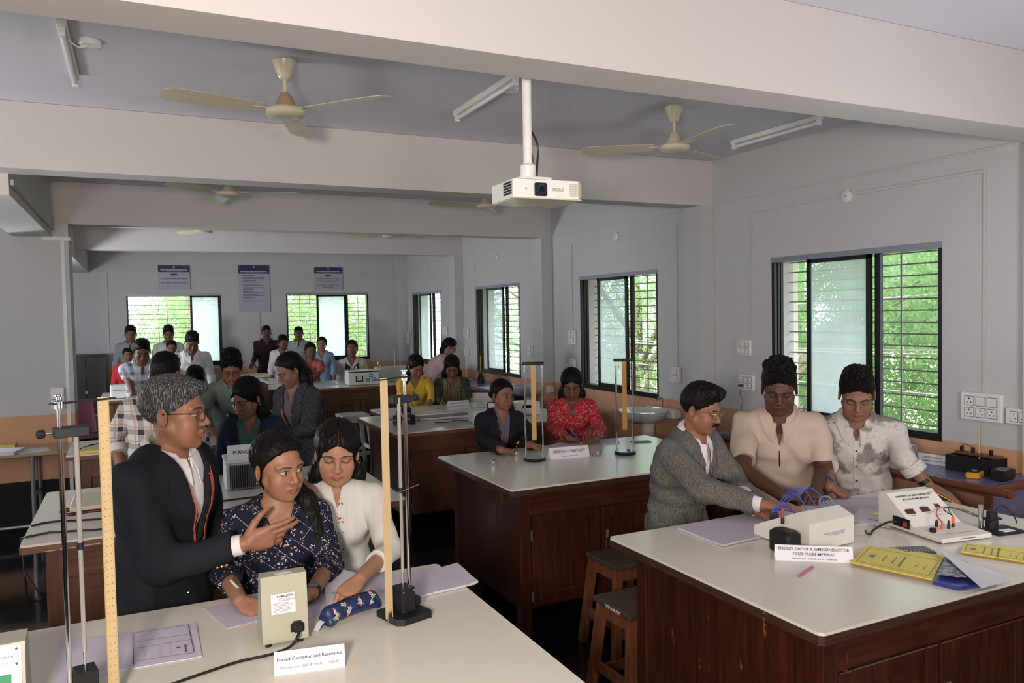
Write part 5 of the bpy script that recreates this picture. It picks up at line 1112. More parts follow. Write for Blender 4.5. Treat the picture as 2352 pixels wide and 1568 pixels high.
sheet('magazine_cover', 'grey photo printed panel of the blue booklet', 'book', pq([(2152, 1318), (2200, 1325), (2262, 1318), (2172, 1280)], .926), T9+.0255, m_mag, .001)
o = sheet('loose_page', 'white folded pages lying over the blue booklet', 'paper', pq([(2143, 1252), (2220, 1290), (2334, 1328), (2255, 1349)], .935), T9+.032, m_pap, .0015, .004); 
tag(text('numeral', '21', .016, m_card, o, (-.10, -.035, -.005), (0, 0, .2), ext=.0002))
# lilac notebooks behind
sheet('open_notebook', 'large open lilac lab record in front of the man in tweed', 'notebook', pq([(1557, 1212), (1660, 1253), (1800, 1222), (1690, 1183)], .906), T9, m_hand, .008, .004)
sheet('open_notebook', 'right hand page of the open lilac record with pink margin', 'notebook', pq([(1690, 1183), (1800, 1222), (1880, 1195), (1790, 1165)], .909), T9+.0005, m_hand, .007, .004)
sheet('paper_sheet', 'white written sheets under the hand of the person in grey print', 'paper', pq([(1838, 1200), (2045, 1205), (2052, 1140), (1930, 1142)], .903), T9, m_hand, .003, .003)
sheet('paper_sheet', 'pale sheet behind the wedge shaped instrument', 'paper', pq([(1950, 1195), (2045, 1212), (2048, 1175), (1975, 1165)], .906), T9+.0045, m_pap, .0015)
# counter things
t = thing('oven_box', 'black open box with a wooden plank and thermometer on the wall counter', 'apparatus', (4.50, 2.965, T9), .0)
mb = MB().box((-.085, -.135, 0), (.085, .135, .006)); 
for a, b in (((-.085, -.135, .006), (-.075, .135, .095)), ((.075, -.135, .006), (.085, .135, .095)), ((-.075, -.135, .006), (.075, -.125, .095)), ((-.075, .125, .006), (.075, .135, .095))): mb.box(a, b)
mb.build('box', m_bp, t); MB().box((-.02, -.15, .096), (.03, .12, .112), .002).build('plank', m_stool, t)
for Y in (-.09, .02, .09): MB().lathe([(.008, .112), (.010, .118), (.010, .14), (.007, .142)], 12, (.005, Y, 0)).build('terminal', m_bp, t, True)
MB().tube([(.005, -.02, .06), (.005, -.02, .30)], .0042, 8).build('thermometer', flat('thermometer_yellow', (.62, .50, .05), .3), t, True)
MB().tube([(.005, .09, .14), (-.01, .06, .16), (0, .03, .145), (.005, .02, .14)], .002, 6).build('wire', m_bp, t, True)
t = thing('multimeter', 'yellow multimeter lying on the wall counter at right', 'multimeter', (4.36, 2.875, T9), .35, 'multimeters'); MB().box((-.07, -.035, .0), (.07, .035, .034), .006).build('case', flat('yellow_meter_case', (.60, .30, .02), .4), t); MB().box((-.05, -.025, .0345), (.06, .025, .038), .002).build('face', m_bp, t); MB().lathe([(.015, .038), (.015, .044)], 14, (-.015, 0, 0)).build('dial', m_gr, t); MB().tube([(.06, -.02, .03), (.10, -.04, .03), (.09, -.08, .01), (.02, -.07, .008)], .003, 6).build('red_lead', flat('red_wire', (.35, .02, .02), .5), t, True)
t = thing('multimeter', 'black multimeter at the right frame edge on the wall counter', 'multimeter', (4.42, 2.755, T9), .2, 'multimeters'); MB().box((-.07, -.04, .0), (.08, .04, .06), .008).build('case', m_bp, t); MB().box((-.05, -.03, .0605), (.05, .03, .063)).build('face', m_gr, t); MB().tube([(-.05, 0, .05), (-.07, .06, .09), (.0, .10, .08), (.04, .05, .06)], .003, 6).build('lead', m_bp, t, True)
t = thing('steel_box', 'pale steel instrument box with two knobs on the counter under the window', 'instrument', (4.53, 3.50, T9)); MB().box((-.09, -.06, .0), (.10, .13, .085), .006).build('case', flat('pale_steel', (.42, .45, .48), .3, .3), t)
for Y in (.03, .09): MB().lathe([(.012, .085), (.012, .105), (.008, .108)], 14, (0, Y, 0)).build('knob', m_chr, t, True)
t = thing('power_supply', 'black and red power supply on the counter behind the man in tweed', 'instrument', (4.40, 4.72, T9), .3); MB().box((-.12, -.09, 0), (.12, .09, .11), .008).build('case', m_bp, t); MB().box((-.13, -.10, .11), (.13, .10, .125), .004).build('lid', flat('dark_red_plastic', (.12, .012, .014), .35), t)
t = thing('thermometer_stand', 'yellow stick thermometer in a small stand beside the red plug on the counter', 'apparatus', (4.5, 4.5, T9)); MB().box((-.05, -.05, 0), (.05, .05, .08), .005).build('base', m_bp, t); MB().tube([(0, 0, .08), (0, 0, .42)], .005, 8).build('thermometer', flat('thermometer_yellow', (.62, .50, .05), .3), t, True); MB().lathe([(.007, .08), (.007, .16), (.003, .19)], 10, (-.03, .03, 0)).build('red_plug', flat('red_plastic', (.5, .03, .02), .35), t, True)
for i, (x_, y_, lb) in enumerate(((4.42, 10.2, 'small apparatus with yellow thermometer on the counter behind the woman in pink'), (4.40, 13.2, 'glass flask with yellow thermometer on the far corner counter'))):
    t = thing('flask_set', lb, 'apparatus', (x_, y_, T9), 0, 'flasks with thermometers'); MB().lathe([(.05, 0), (.05, .01), (.045, .09), (.02, .14), (.02, .16)], 16).build('flask', m_gl if i else m_bp, t, True); MB().tube([(0, 0, .12), (0, 0, .40)], .005, 8).build('thermometer', flat('thermometer_yellow', (.62, .50, .05), .3), t, True)
sheet('paper_sheet', 'white paper on the far window counter', 'paper', [(4.15, 9.3), (4.45, 9.3), (4.45, 9.7), (4.15, 9.7)], T9+.001, m_pap, .003)
t = thing('plastic_tray', 'white tray on the far corner counter', 'tray', (4.35, 12.8, T9)); MB().box((-.12, -.1, 0), (.12, .1, .06), .01).build('tray', m_whiteb, t); MB().box((-.10, -.08, .06), (.10, .08, .065)).build('content', m_gr, t)
t = thing('bench_instrument', 'dark instrument on the near end of the far window counter', 'instrument', (4.35, 9.05, T9)); MB().box((-.10, .0, 0), (.10, .14, .07), .008).build('case', m_bp, t); MB().lathe([(.02, .07), (.02, .09)], 12, (0, .07, 0)).build('knob', m_gr, t)
for i, (y_, w_) in enumerate(((2.95, .16), (3.2, .12), (3.5, .2))):
    t = thing('shelf_apparatus', ('dark meter on the shelf under the nearest counter', 'small brown box on the counter shelf with red terminal', 'grey box farther along the counter shelf')[i], 'apparatus', (4.38, y_, .441), 0, 'apparatus on the counter shelf'); MB().box((-.06, 0, 0), (.10, w_, .10+.02*i), .006).build('case', (m_gr, m_stool, m_bp)[i], t); MB().lathe([(.009, .1), (.009, .15)], 10, (0, w_/2, .0)).build('terminal', m_rk[1], t, True)
# ================================================================ clothing materials
def cloth(name, col, wr=.0, rough=.85, fn=None, weave=700, spec=.2):
    if name in _mats: return _mats[name]
    M = Mat(name, col, rough, spec=spec); M.col(fn(M) if fn else M.mix(M.noise(30, 3), tuple(v*.93 for v in col), tuple(min(1, v*1.05) for v in col)))
    n = M.noise(16, 4); M.bump(n+M.noise(weave, 2)*.22, .35, .012); _mats[name] = M.m; return M.m
def f_floral(M):
    v = M.obj(); d = M.voro(62, v); d2 = M.voro(150, v); n = M.noise(13, 1, v); cl = M.noise(70, 2, v)
    fl = d.lt(.40)*d2.lt(.42)*n.gt(.42); x, y, z = M.xyz(); st = (z+x*.9).mod(.085).lt(.0035)*n.lt(.56); st2 = (z-x*.9).mod(.11).lt(.003)*n.lt(.55)
    c = M.mix(fl, (.010, .012, .028), M.mix(cl.gt(.52), (.62, .56, .54), (.58, .36, .33))); return M.mix(st.max(st2)*M.noise(260, 1).gt(.5), c, (.5, .47, .46))
def f_plaid(a, b, c, d, p):
    def f(M):
        x, y, z = M.xyz(); y2 = x*1.0+y*.45
        h1 = z.mod(p).lt(p*.36); v1 = y2.mod(p).lt(p*.36); h2 = (z+p*.52).mod(p).lt(p*.10); v2 = (y2+p*.52).mod(p).lt(p*.10)
        q = M.mix((h1+v1)*.5, a, b); q = M.mix(h1*v1, q, c); return M.mix((h2.max(v2))*.75, q, d)
    return f
def f_camo(M):
    n = M.noise(9, 3); w = M.noise(17, 4); l = (M.noise(24, 2)-.5).abs(); c = M.mix(M.noise(60, 2), (.50, .45, .42), (.56, .51, .48))
    c = M.mix(((n-.52)*14)._m('MINIMUM', 1.)._m('MAXIMUM', 0.)*.8, c, (.16, .135, .12)); return M.mix(l.lt(.006)*w.gt(.52), c, (.09, .075, .065))
def f_red(M):
    n = (M.noise(26, 4)-.5).abs(); v = M.voro(38); c = M.mix(M.noise(12, 2), (.34, .010, .022), (.60, .030, .055)); c = M.mix(n.lt(.012), c, (.62, .40, .30)); return M.mix(v.lt(.16), c, (.45, .25, .22))
def f_kurta(M):
    x, y, z = M.xyz(); c = M.mix((x*1.).mod(.036).lt(.0016), (.60, .575, .53), (.50, .48, .44))
    band = (x-.012).abs().lt(.017)*y.lt(.0); sq = (z.mod(.066).lt(.030))*(x-.012).abs().lt(.012)*y.lt(0.)
    v = M.voro(130); c = M.mix(band*v.lt(.22)*.7, c, (.30, .27, .25)); e = sq*M.voro(95).lt(.40); return M.mix(e, c, M.mix(M.noise(60, 0).gt(.5), (.50, .04, .05), (.05, .20, .10)))
def f_yellow(M):
    v = M.voro(13); r = M.voro(13, out='Color'); c = M.mix(M.noise(40, 2), (.62, .36, .035), (.72, .44, .06)); c = M.mix(v.lt(.20), c, (.04, .15, .25)); return M.mix(v.lt(.08), c, (.65, .5, .4))
def f_sequin(M):
    x, y, z = M.xyz(); m = x.abs().lt(.10)*y.lt(0.)*z.gt(-9.); v = M.voro(90); c = M.mix(M.noise(20, 3).gt(.52), (.025, .028, .018), (.06, .065, .04))
    c = M.mix(m, c, (.20, .165, .09)); c = M.mix(m*(x.mod(.028).lt(.010))*(z.mod(.03).lt(.02)), c, (.04, .03, .02)); return M.mix(v.lt(.15), c, (.55, .48, .32))
def f_tweed(M): n = M.noise(210, 2, M.mapped((1, 1, .35))); return M.mix((n-.3)*2., (.060, .055, .052), (.20, .185, .17))
def f_gplaid(M):
    x, y, z = M.xyz(); p = .042; g = (x+z).mod(p).lt(.004).max((z-x).mod(p).lt(.004)); return M.mix(g*.6, M.mix(M.noise(25, 3), (.020, .021, .026), (.045, .047, .056)), (.10, .10, .12))
C = dict(
 navy=lambda: cloth('navy_wool', (.010, .011, .016), rough=.8), white=lambda: cloth('white_cotton', (.70, .67, .68)), floral=lambda: cloth('navy_floral_print', (.02, .02, .04), fn=f_floral),
 kurta=lambda: cloth('white_embroidered_cotton', (.6, .57, .52), fn=f_kurta), plaid=lambda: cloth('cream_and_black_check', (.5, .45, .4), fn=f_plaid((.52, .47, .43), (.10, .09, .09), (.035, .033, .035), (.36, .22, .16), .086)),
 bluecheck=lambda: cloth('blue_check', (.5, .55, .6), fn=f_plaid((.58, .62, .66), (.22, .26, .33), (.12, .15, .22), (.5, .5, .55), .10)),
 sage=lambda: cloth('sage_green_cotton', (.17, .20, .155)), navysuit=lambda: cloth('dark_blue_suiting', (.012, .017, .036)), gplaid=lambda: cloth('grey_check_wool', (.03, .03, .04), fn=f_gplaid),
 greyblue=lambda: cloth('grey_blue_cotton', (.20, .235, .25)), redk=lambda: cloth('red_cotton', (.42, .03, .03)), offwhite=lambda: cloth('off_white_cotton', (.55, .53, .50)),
 maroon=lambda: cloth('dark_maroon_cotton', (.035, .018, .026)), greygreen=lambda: cloth('grey_green_cotton', (.30, .34, .32)), coral=lambda: cloth('coral_cotton', (.50, .12, .11)),
 blue=lambda: cloth('light_blue_cotton', (.26, .38, .50)), pink=lambda: cloth('pale_pink_cotton', (.58, .40, .40)), palepink=lambda: cloth('white_pink_cotton', (.60, .52, .54)), yellow=lambda: cloth('yellow_print', (.6, .4, .05), fn=f_yellow),
 sequin=lambda: cloth('dark_green_sequined', (.04, .04, .03), fn=f_sequin), red=lambda: cloth('crimson_print', (.4, .02, .03), fn=f_red), tweed=lambda: cloth('grey_tweed', (.14, .13, .12), fn=f_tweed, weave=300),
 beige=lambda: cloth('beige_pique', (.50, .38, .31)), camo=lambda: cloth('grey_blotch_print', (.5, .46, .42), fn=f_camo), black=lambda: cloth('black_cloth', (.012, .012, .013)), trouser=lambda: cloth('charcoal_trousers', (.02, .02, .025)),
 green=lambda: cloth('green_silk', (.055, .13, .10)), scarf=lambda: cloth('black_scarf_print', (.03, .03, .03), fn=lambda M: M.mix(M.voro(60).lt(.25), (.015, .015, .018), (.25, .24, .22))), cream=lambda: cloth('cream_cotton', (.48, .44, .38)), lilac=lambda: cloth('lilac_silk', (.14, .12, .20)), taupe=lambda: cloth('taupe_cotton', (.15, .125, .13)))
m_lany = None
POSE = {  # finger curls (deg) for index, middle, ring, little: three joints; thumb spread, thumb curl
 'relax': ([(22, 25, 12), (28, 32, 15), (34, 36, 18), (40, 38, 20)], .8, .35), 'flat': ([(6, 10, 6)]*4, .8, .2), 'open': ([(4, 12, 8), (10, 14, 10), (30, 30, 18), (42, 38, 20)], .9, .25),
 'pen': ([(52, 48, 22), (60, 55, 28), (70, 66, 35), (74, 70, 40)], .45, .95), 'fist': ([(70, 80, 40)]*4, .4, .9), 'curl': ([(40, 42, 20), (46, 46, 22), (52, 50, 25), (56, 52, 28)], .6, .6)}
def hand(Fh, Wp, d, n, right, pose, S):
    d = nrm(d); n = np.array(n, float); n = nrm(n-d*(n@d)); t = np.cross(d, n) if right else np.cross(n, d)
    R = np.stack([t, d, n], 1)
    Fh.ell(Wp+d*.050*S, (.040*S, .050*S, .0155*S), R, k=.012)
    Fh.cone(Wp+d*.02*S+t*.012*S, Wp+d*.080*S+t*.026*S, .013*S, .0105*S, k=.012); Fh.cone(Wp+d*.02*S-t*.012*S, Wp+d*.078*S-t*.026*S, .013*S, .0095*S, k=.012)
    cu, ts, tc = POSE[pose]
    for i, (lat, L) in enumerate(((.0295, .95), (.0098, 1.05), (-.0100, .98), (-.0285, .80))):
        p = Wp+d*(.088-.004*abs(i-1))*S+t*lat*S; a = 0; q = p-d*.012*S; spread = t*lat*(1.6 if pose in ('flat', 'open') else .5)
        for j, (sl, r0, r1) in enumerate(((.040, .0098, .0088), (.026, .0088, .0080), (.020, .0080, .0064))):
            a += math.radians(cu[i][j]); dr = nrm(d*math.cos(a)+n*math.sin(a)+spread); e = p+dr*sl*L*S
            Fh.cone(q if j == 0 else p, e, r0*S, r1*S, k=.0035); p = e
    p = Wp+d*.018*S+t*.024*S+n*.006*S
    for j, (sl, r0, r1) in enumerate(((.042, .0145, .0115), (.032, .0110, .0095), (.024, .0095, .0072))):
        c = min(1, tc*(.4+.5*j)); dr = nrm(t*ts*(1-c)+d*(.72+.2*j)+n*(.30+.6*c)-t*c*.22); e = p+dr*sl*S; Fh.cone(p, e, r0*S, r1*S, k=.006); p = e
def drape(fld, O, side, T, Fv, su, off=.004):
    """points (s, u) of the chest plane dropped on the cloth from the front"""
    su = np.array(su, float); P = O+np.outer(su[:, 0], side)-np.outer(su[:, 1], T); d = np.full(len(su), .18); alive = np.ones(len(su), bool)
    for _ in range(170):
        v = fld.sample(P+np.outer(d, Fv)); alive &= v > 0; d[alive] -= .003
        if not alive.any(): break
    d[d < -.15] = 0
    return P+np.outer(d+off, Fv)
class Person: pass
def person(label, head, face, body, pitch=10, roll=0, lean=.06, side=0., fem=False, S=None, tone=(.30, .155, .095), res=1.0, top=(), arms=None, hair='short', grey=0,
           eyes='down', gaze=(0, 0), legs='trouser', must=0., brow=None, glasses=None, shoulders=None, tall=0., lip=None, name='person', hairpose=None, group=None, stout=1., twist=0.):
    cx, cy, hh, dep = head
    hs = min(1.32, hh*dep/FPX/.243); S = S or min(1.12, max(.95, hs)); Hw = atd(cx, cy, dep)
    by = math.radians(body); Rb = rotm(by); root = thing(name, label, 'person', group=group)
    # root on the floor below the pelvis
    rl = rotm(math.radians(face-body), math.radians(pitch), math.radians(roll)); rh = rotm(math.radians(face-body)*.5, math.radians(pitch)*.45, math.radians(roll)*.5)
    nk = rh @ np.array([0, .030, -.150])*S*.98
    off = nk+np.array([side, lean, 0]); base = Hw+Rb @ off; root.location = (base[0], base[1], 0); root.rotation_euler = (0, 0, by)
    L = lambda w: Rb.T @ (np.array(w, float)-np.array([base[0], base[1], 0]))
    H = L(Hw); Nk = H+nk; tl = .50*S; pz = Nk[2]-math.sqrt(max(tl*tl-lean**2-side**2, .05)); Pv = np.array([0, 0, pz])
    c1 = Pv+np.array([0, 0, tl*.55]); bz = lambda t: (1-t)**2*Pv+2*t*(1-t)*c1+t*t*Nk
    tw = math.radians(twist); X0 = np.array([1., 0, 0]); X1 = np.array([math.cos(tw), math.sin(tw), 0])
    T = nrm(Nk-bz(.6)); Fc = nrm(np.cross(X1, T)); sidev = nrm(np.cross(T, Fc))
    w = stout*S; fm = .90 if fem else 1.
    sh = (shoulders or (.143 if fem else .165))*S
    U = Nk-T*.052*S
    Sj = {-1: U-sidev*sh+T*.0, 1: U+sidev*sh}
    P = Person(); P.root = root; P.S = S; P.L = L; P.Nk = Nk; P.T = T; P.F = Fc; P.side = sidev; P.H = H; P.Rh = rl; P.hs = hs
    def torso(F, g, k=.04, hem=0.):
        A, B, D, E = bz(0), bz(.32), bz(.68), bz(.90)
        wa = (.142 if fem else .140)*w; ww = (.112 if fem else .130)*w; wc = (.126 if fem else .145)*w
        if hem: F.etube(A-np.array([0, 0, hem]), A, (wa*1.10+g*1.3, .128*w+g*1.3), (wa+g, .112*w+g), X0, k)
        F.etube(A, B, (wa+g, .112*w+g), (ww+g, .092*w+g), X0, k); F.etube(B, D, (ww+g, .092*w+g), (wc+g, .110*w+g), X0, k)
        F.etube(D, E, (wc+g, .110*w+g), (.128*w*fm+g, .078*w+g), sidev, k)
        for s in (-1, 1):
            F.cone(Nk-T*.012*S, Sj[s]-sidev*s*.012*S, .044*S+g*.6, .047*S*fm+g*.8, k=.04)
            F.ell(bz(.80)+sidev*s*.075*w+Fc*.035*w, (.062*w+g, .052*w+g, .070*w+g), k=.045)
            if fem: F.ell(bz(.70)+sidev*s*.062*S+Fc*.078*S, (.046*S+g, .046*S+g, .052*S+g), k=.035)
    ar = {}
    for sgn, key in ((-1, 'R'), (1, 'L')):
        a = (arms or {}).get(key)
        if a is None:
            e = Sj[sgn]+np.array([sgn*.05, .0, -.27])*S; wr = e+np.array([-sgn*.02, -.10, -.20])*S; ar[sgn] = (e, wr, nrm(wr-e), np.array([-sgn, .3, 0]), 'relax')
        else:
            e, wr = L(a[0]), L(a[1]); fd = L(a[2])-wr; nn = Rb.T @ np.array(a[3], float); ar[sgn] = (e, wr, nrm(fd), nn, a[4])
    P.ar = ar
    af = .86 if fem else 1.
    def limb(F, s, g, upto=1.0, k=.02, cut=False, flare=0.):
        e, wr = ar[s][:2]; r = [(.050*af*S+g), (.041*af*S+g), (.037*af*S+g), (.0265*S*(.92 if fem else 1)+g+flare)]
        if upto <= 1: F.cone(Sj[s], Sj[s]+(e-Sj[s])*upto, r[0], r[0]+(r[1]-r[0])*upto+flare, k, cut); return
        F.cone(Sj[s], e, r[0], r[1], k); q = upto-1; F.cone(e, e+(wr-e)*q, r[2]+.002, r[2]+(r[3]-r[2])*q, k, cut)
    h = .0055*res; hb = h*1.25
    nr = (.047 if fem else .054)*S
    pts = [Sj[-1], Sj[1], ar[-1][0], ar[1][0], ar[-1][1], ar[1][1], Pv, Nk]
    lo = np.min(pts, 0)-.17*S; hi = np.max(pts, 0)+.17*S; lo[2] = min(lo[2], pz-.16)
    hi[2] = max(np.max([p[2] for p in pts[:6]])+.12, Nk[2]+.085)
    # -- skin
    F = Fld(lo, hi, hb); torso(F, -.004)
    for s in (-1, 1): limb(F, s, 0, 2)
    F.cone(Nk-T*.04, H+(Nk-H)*.36, nr*1.02, nr*.95, k=.03)
    parts = [F.mesh()]; hcs = [np.full((len(parts[0][0]), 3), 9.)]
    hl = rl.T @ (Nk-H)/hs; hl2 = hl+nrm(hl)*.0
    fq = res if res < 1 else max(1, res*.8); Hf = Fld((-.10, -.125, -.20), (.10, .125, .135), .0030*fq); head_field(Hf, fem, hl2, nr/hs*.98, res < 1.5)
    v, q = Hf.mesh(); parts.append((H+(v*hs) @ rl.T, q)); hcs.append(v)
    for s in (-1, 1):
        e, wr, fd, nn, ps = ar[s]; r = .20*S; Fh = Fld(wr-r, wr+r, .0030*(res if res < 1 else max(1, res*.9))); ax = nrm(wr-e)
        Fh.cone(wr-ax*.08*S, wr+fd*.012*S, .031*S*af, .0235*S*af, k=.01); hand(Fh, wr, fd, nn, s < 0, ps, S*(.93 if fem else 1)); v, q = Fh.mesh(); parts.append((v, q)); hcs.append(np.full((len(v), 3), 9.))
    sm = skin_mat('skin', tone, lip=lip or tuple(a*b for a, b in zip(tone, (1.05, .62, .70))), eyes=eyes, gaze=gaze, brow=brow or (.0026 if fem else .0040), must=must)
    mesh_obj('body', parts, sm, root, hcs)
    # -- clothes
    P.fld = None
    for gi, gd in enumerate(top):
        g = gd.get('g', .010)*S; F = Fld(lo-.02, hi+.02, h*(1 if res < 1.5 else 1.15)); hem = gd.get('hem', .10)
        torso(F, g, hem=hem)
        sl = gd.get('sleeve', 2.0)
        if sl:
            for s in (-1, 1):
                u = sl if not isinstance(sl, tuple) else sl[(s+1)//2]
                limb(F, s, gd.get('sg', g*.62+.004), u, .025, True, gd.get('flare', .0))
        def hemf(X, Y, Z, z0=pz-hem): return (Z-z0)+0*X+0*Y
        F.put(hemf, lo-.3, (hi[0]+.3, hi[1]+.3, pz-hem), k=.002, sub=True)
        F.wrinkle(gd.get('wr', .0028), gd.get('wl', .11), gi+int(cx))
        nk2 = gd.get('neck', ('round', .0))
        F.cone(Nk-T*.055*S-Fc*.004, Nk+T*.16*S+Fc*.0, nr+g*.35, nr+.012+nk2[1]*.3 if nk2[0] == 'round' else nr+.014, k=.006, sub=True)
        if nk2[0] == 'round' and nk2[1] > 0: F.ell(Nk-T*.01+Fc*.06*S, (nk2[1], nk2[1], nk2[1]*1.1), k=.006, sub=True)
        if nk2[0] == 'V':
            dp, wd = nk2[1]*S, nk2[2]*S; al = math.atan2(wd, dp); ca, sa = math.cos(al), math.sin(al); O = Nk+T*.02
            def vf(X, Y, Z):
                x, y, z = X-O[0], Y-O[1], Z-O[2]; s_ = x*sidev[0]+y*sidev[1]+z*sidev[2]; u_ = -(x*T[0]+y*T[1]+z*T[2]); f_ = x*Fc[0]+y*Fc[1]+z*Fc[2]
                return np.maximum(np.abs(s_)*ca-(dp-u_)*sa, .02-f_)
            F.put(vf, Nk-.34, Nk+.34, k=.004, sub=True)
        v, q = F.mesh(); m = C[gd['mat']](); nm = gd['name']
        mesh_obj(nm, [(v, q)], m, root)
        P.fld = F
        if gd.get('collar'): collar(P, F, nr, g, m, gd['collar'])
        if gd.get('lapel'): lapel(P, F, nk2[1]*S, nk2[2]*S, m)
        if gd.get('placket'):
            col = gd['placket']; MBp = MB(); us = np.linspace(.055, .50, 30)*S
            p = drape(F, Nk, sidev, T, Fc, [(-.014, u) for u in us]+[(.014, u) for u in us], .0035); MBp.grid([[p[i], p[30+i]] for i in range(30)], .002); MBp.build('placket', m, root, True)
            if res < 1.5:
                p = drape(F, Nk, sidev, T, Fc, [(0, u) for u in np.arange(.10, .5, .085)*S], .0055)
                for b in p: MB().ball(b, .0058, 8, 6).build('button', flat('button_'+col, dict(black=(.01, .01, .01), white=(.6, .58, .55), gold=(.75, .5, .15))[col], .3, .9 if col == 'gold' else 0), root, True)
        if gd.get('cuff'):
            for s in (-1, 1):
                e, wr = ar[s][:2]; ax = nrm(wr-e); u = (sl if not isinstance(sl, tuple) else sl[(s+1)//2])-1
                if u <= 0.05: continue
                c = e+(wr-e)*u; r0 = .041*af*S+(.0265-.037)*S*af*u+g+.004
                MB().tube([c-ax*.045*S, c-ax*.043*S, c+ax*.004, c+ax*.006], [r0+.004, r0+.007, r0+.006, r0-.004], 20).build('cuff', C[gd['cuff']](), root, True)
    # -- legs
    lf = Fld((-.26, -.62, 0), (.26, .30, pz+.10), .013*max(1, res*.8)); sit = False
    for s in (-1, 1):
        hp = np.array([s*.085*S, 0, pz-.02])
        if sit: kn = hp+np.array([s*.02, -.36*S, .0]); an = np.array([kn[0], kn[1]+.10, max(.10, kn[2]-.44*S)])
        else: kn = np.array([s*.09*S, -.02, pz*.52]); an = np.array([s*.09*S, .02, .09])
        if legs in ('skirt', 'long'):
            lf.etube(hp*[0, 1, 1]+[0, 0, -.34*S], hp*[0, 1, 1]+[0, 0, .0], (.21*S, .17*S), (.155*S, .12*S), X0, k=.05) if not sit else None
        lf.cone(hp, kn, .088*S, .062*S, k=.04); lf.cone(kn, an, .062*S, .045*S, k=.03)
        sm_ = MB().at((an[0], an[1], an[2]-.09)); sm_.box((-.045, -.19, .0), (.045, .07, .055), .018).box((-.035, -.05, .04), (.035, .07, .10), .015); sm_.build('shoe', C['black'](), root, True)
    v, q = lf.mesh(); mesh_obj('trousers' if legs == 'trouser' else 'skirt', [(v, q)], C[legs if legs in C and legs != 'long' else 'trouser'](), root)
    # -- hair in head coordinates
    G = rl.T @ np.array([0, 0, -1.])
    lows = hair in ('long', 'tied', 'front', 'open')
    hf = Fld((-.17, -.15, -.46 if lows else -.13), (.17, .24 if lows else .15, .20), .0036*max(.75, res)); t = .004 if hair in ('short', 'quiff') else .010
    hf.ell((0, .018, .040), (.0765+t, .094+t, .081+t), k=.02)
    if hair in ('short', 'curly', 'quiff'):
        ht = tall; hf.ell((0, -.004, .088+ht*.4), (.068, .090, .040+ht*.6), k=.03)
        if hair == 'quiff': hf.ell((.005, -.052, .100+ht*.3), (.055, .042, .026+ht*.3), k=.02)
        hf.ell((0, -.104, -.040), (.080, .077, .111), k=.008, sub=True)
        r_ = np.random.default_rng(int(cx*7+cy)); nt_ = (110 if hair == 'curly' else 90) if res < 1.6 else 30
        for _ in range(nt_):
            a_ = r_.uniform(0, 2*PI); q_ = r_.uniform(0, 1)**.5; x_, y_ = .064*q_*math.cos(a_), -.006+.086*q_*math.sin(a_); z_ = .086+ht+(.036)*(1-q_*q_)**.5*(1+ht*6)-.004*q_
            o_ = nrm([x_*8, y_*5-.15, .7+r_.uniform(-.2, .2)])
            if hair == 'curly': hf.ell((x_*1.08, y_, z_-.004), (.013, .013, .012), k=.003)
            else: L_ = r_.uniform(.008, .015)+ht*.15; hf.cone((x_, y_, z_-.012), np.array([x_, y_, z_-.010])+(o_+np.array([r_.uniform(-.5, .5), -.5, 0]))*L_, .0095, .0035, k=.011)
        def low(X, Y, Z): return (Z+.012+Y*.85)*.75+0*X
        hf.put(low, (-.2, -.2, -.3), (.2, .2, .05), k=.01, sub=True)
        for s in (-1, 1): hf.ell((s*.085, .012, -.012), (.020, .022, .034), k=.006, sub=True)
    else:
        hf.ell((0, -.106, -.046), (.0765, .078, .110), k=.008, sub=True)
        def low2(X, Y, Z): return (Z+.005+Y*1.15)*.7+0*X
        if hair in ('tied', 'bun'):
            hf.put(low2, (-.2, -.2, -.3), (.2, .2, .07), k=.01, sub=True)
            for s in (-1, 1): hf.ell((s*.088, .008, -.014), (.020, .020, .034), k=.006, sub=True)
    if hair == 'bun': hf.ell((0, .118, -.005), (.042, .034, .040), k=.012)
    for lk in (hairpose or {'tied': [((0, .10, .0), .30, .034, (0, .12, 0))], 'long': [((.055, .045, -.02), .27, .036, (.10, .1, 0)), ((-.055, .045, -.02), .27, .036, (-.10, .1, 0)), ((0, .07, -.02), .30, .045, (0, .1, 0))],
                            'open': [((.068, .0, .0), .24, .024, (.14, -.02, 0)), ((-.068, .0, .0), .24, .024, (-.14, -.02, 0)), ((0, .07, -.02), .28, .05, (0, .1, 0)), ((.05, .05, -.02), .26, .035, (.1, .1, 0)), ((-.05, .05, -.02), .26, .035, (-.1, .1, 0))]}.get(hair, [])):
        p0, ln, r, out = lk; p0 = np.array(p0); out = np.array(out); pp = [p0, p0+G*ln*.3+out*ln*.55, p0+G*ln*.68+out*ln*.8, p0+G*ln+out*ln*.7]
        hf.chain(pp, [r*.75, r, r*.9, r*.35], k=.025)
    hX = (hf.lo[0]+hf.h*np.arange(hf.n[0]))[:, None, None]; hY = (hf.lo[1]+hf.h*np.arange(hf.n[1]))[None, :, None]; hZ = (hf.lo[2]+hf.h*np.arange(hf.n[2]))[None, None, :]
    am = .0042 if hair == 'curly' else .0010
    fr = 260 if hair == 'curly' else 330
    hf.v += am*(np.sin(fr*hX+3*np.sin(60*hY+40*hZ))+np.sin(fr*hY*.8+3*np.sin(50*hX-30*hZ))*(np.sin(fr*.7*hZ+2*np.sin(70*hX)) if hair in ('curly', 'short', 'quiff') else 1)).astype(np.float32)
    if lows or hair == 'bun': hf.put(lambda X, Y, Z: np.maximum(np.abs(X)-.0012, np.maximum(.055-Z, Y-.03))+0*Z, (-.004, -.13, .05), (.004, .05, .20), k=.003, sub=True) if fem and res < 1 else None
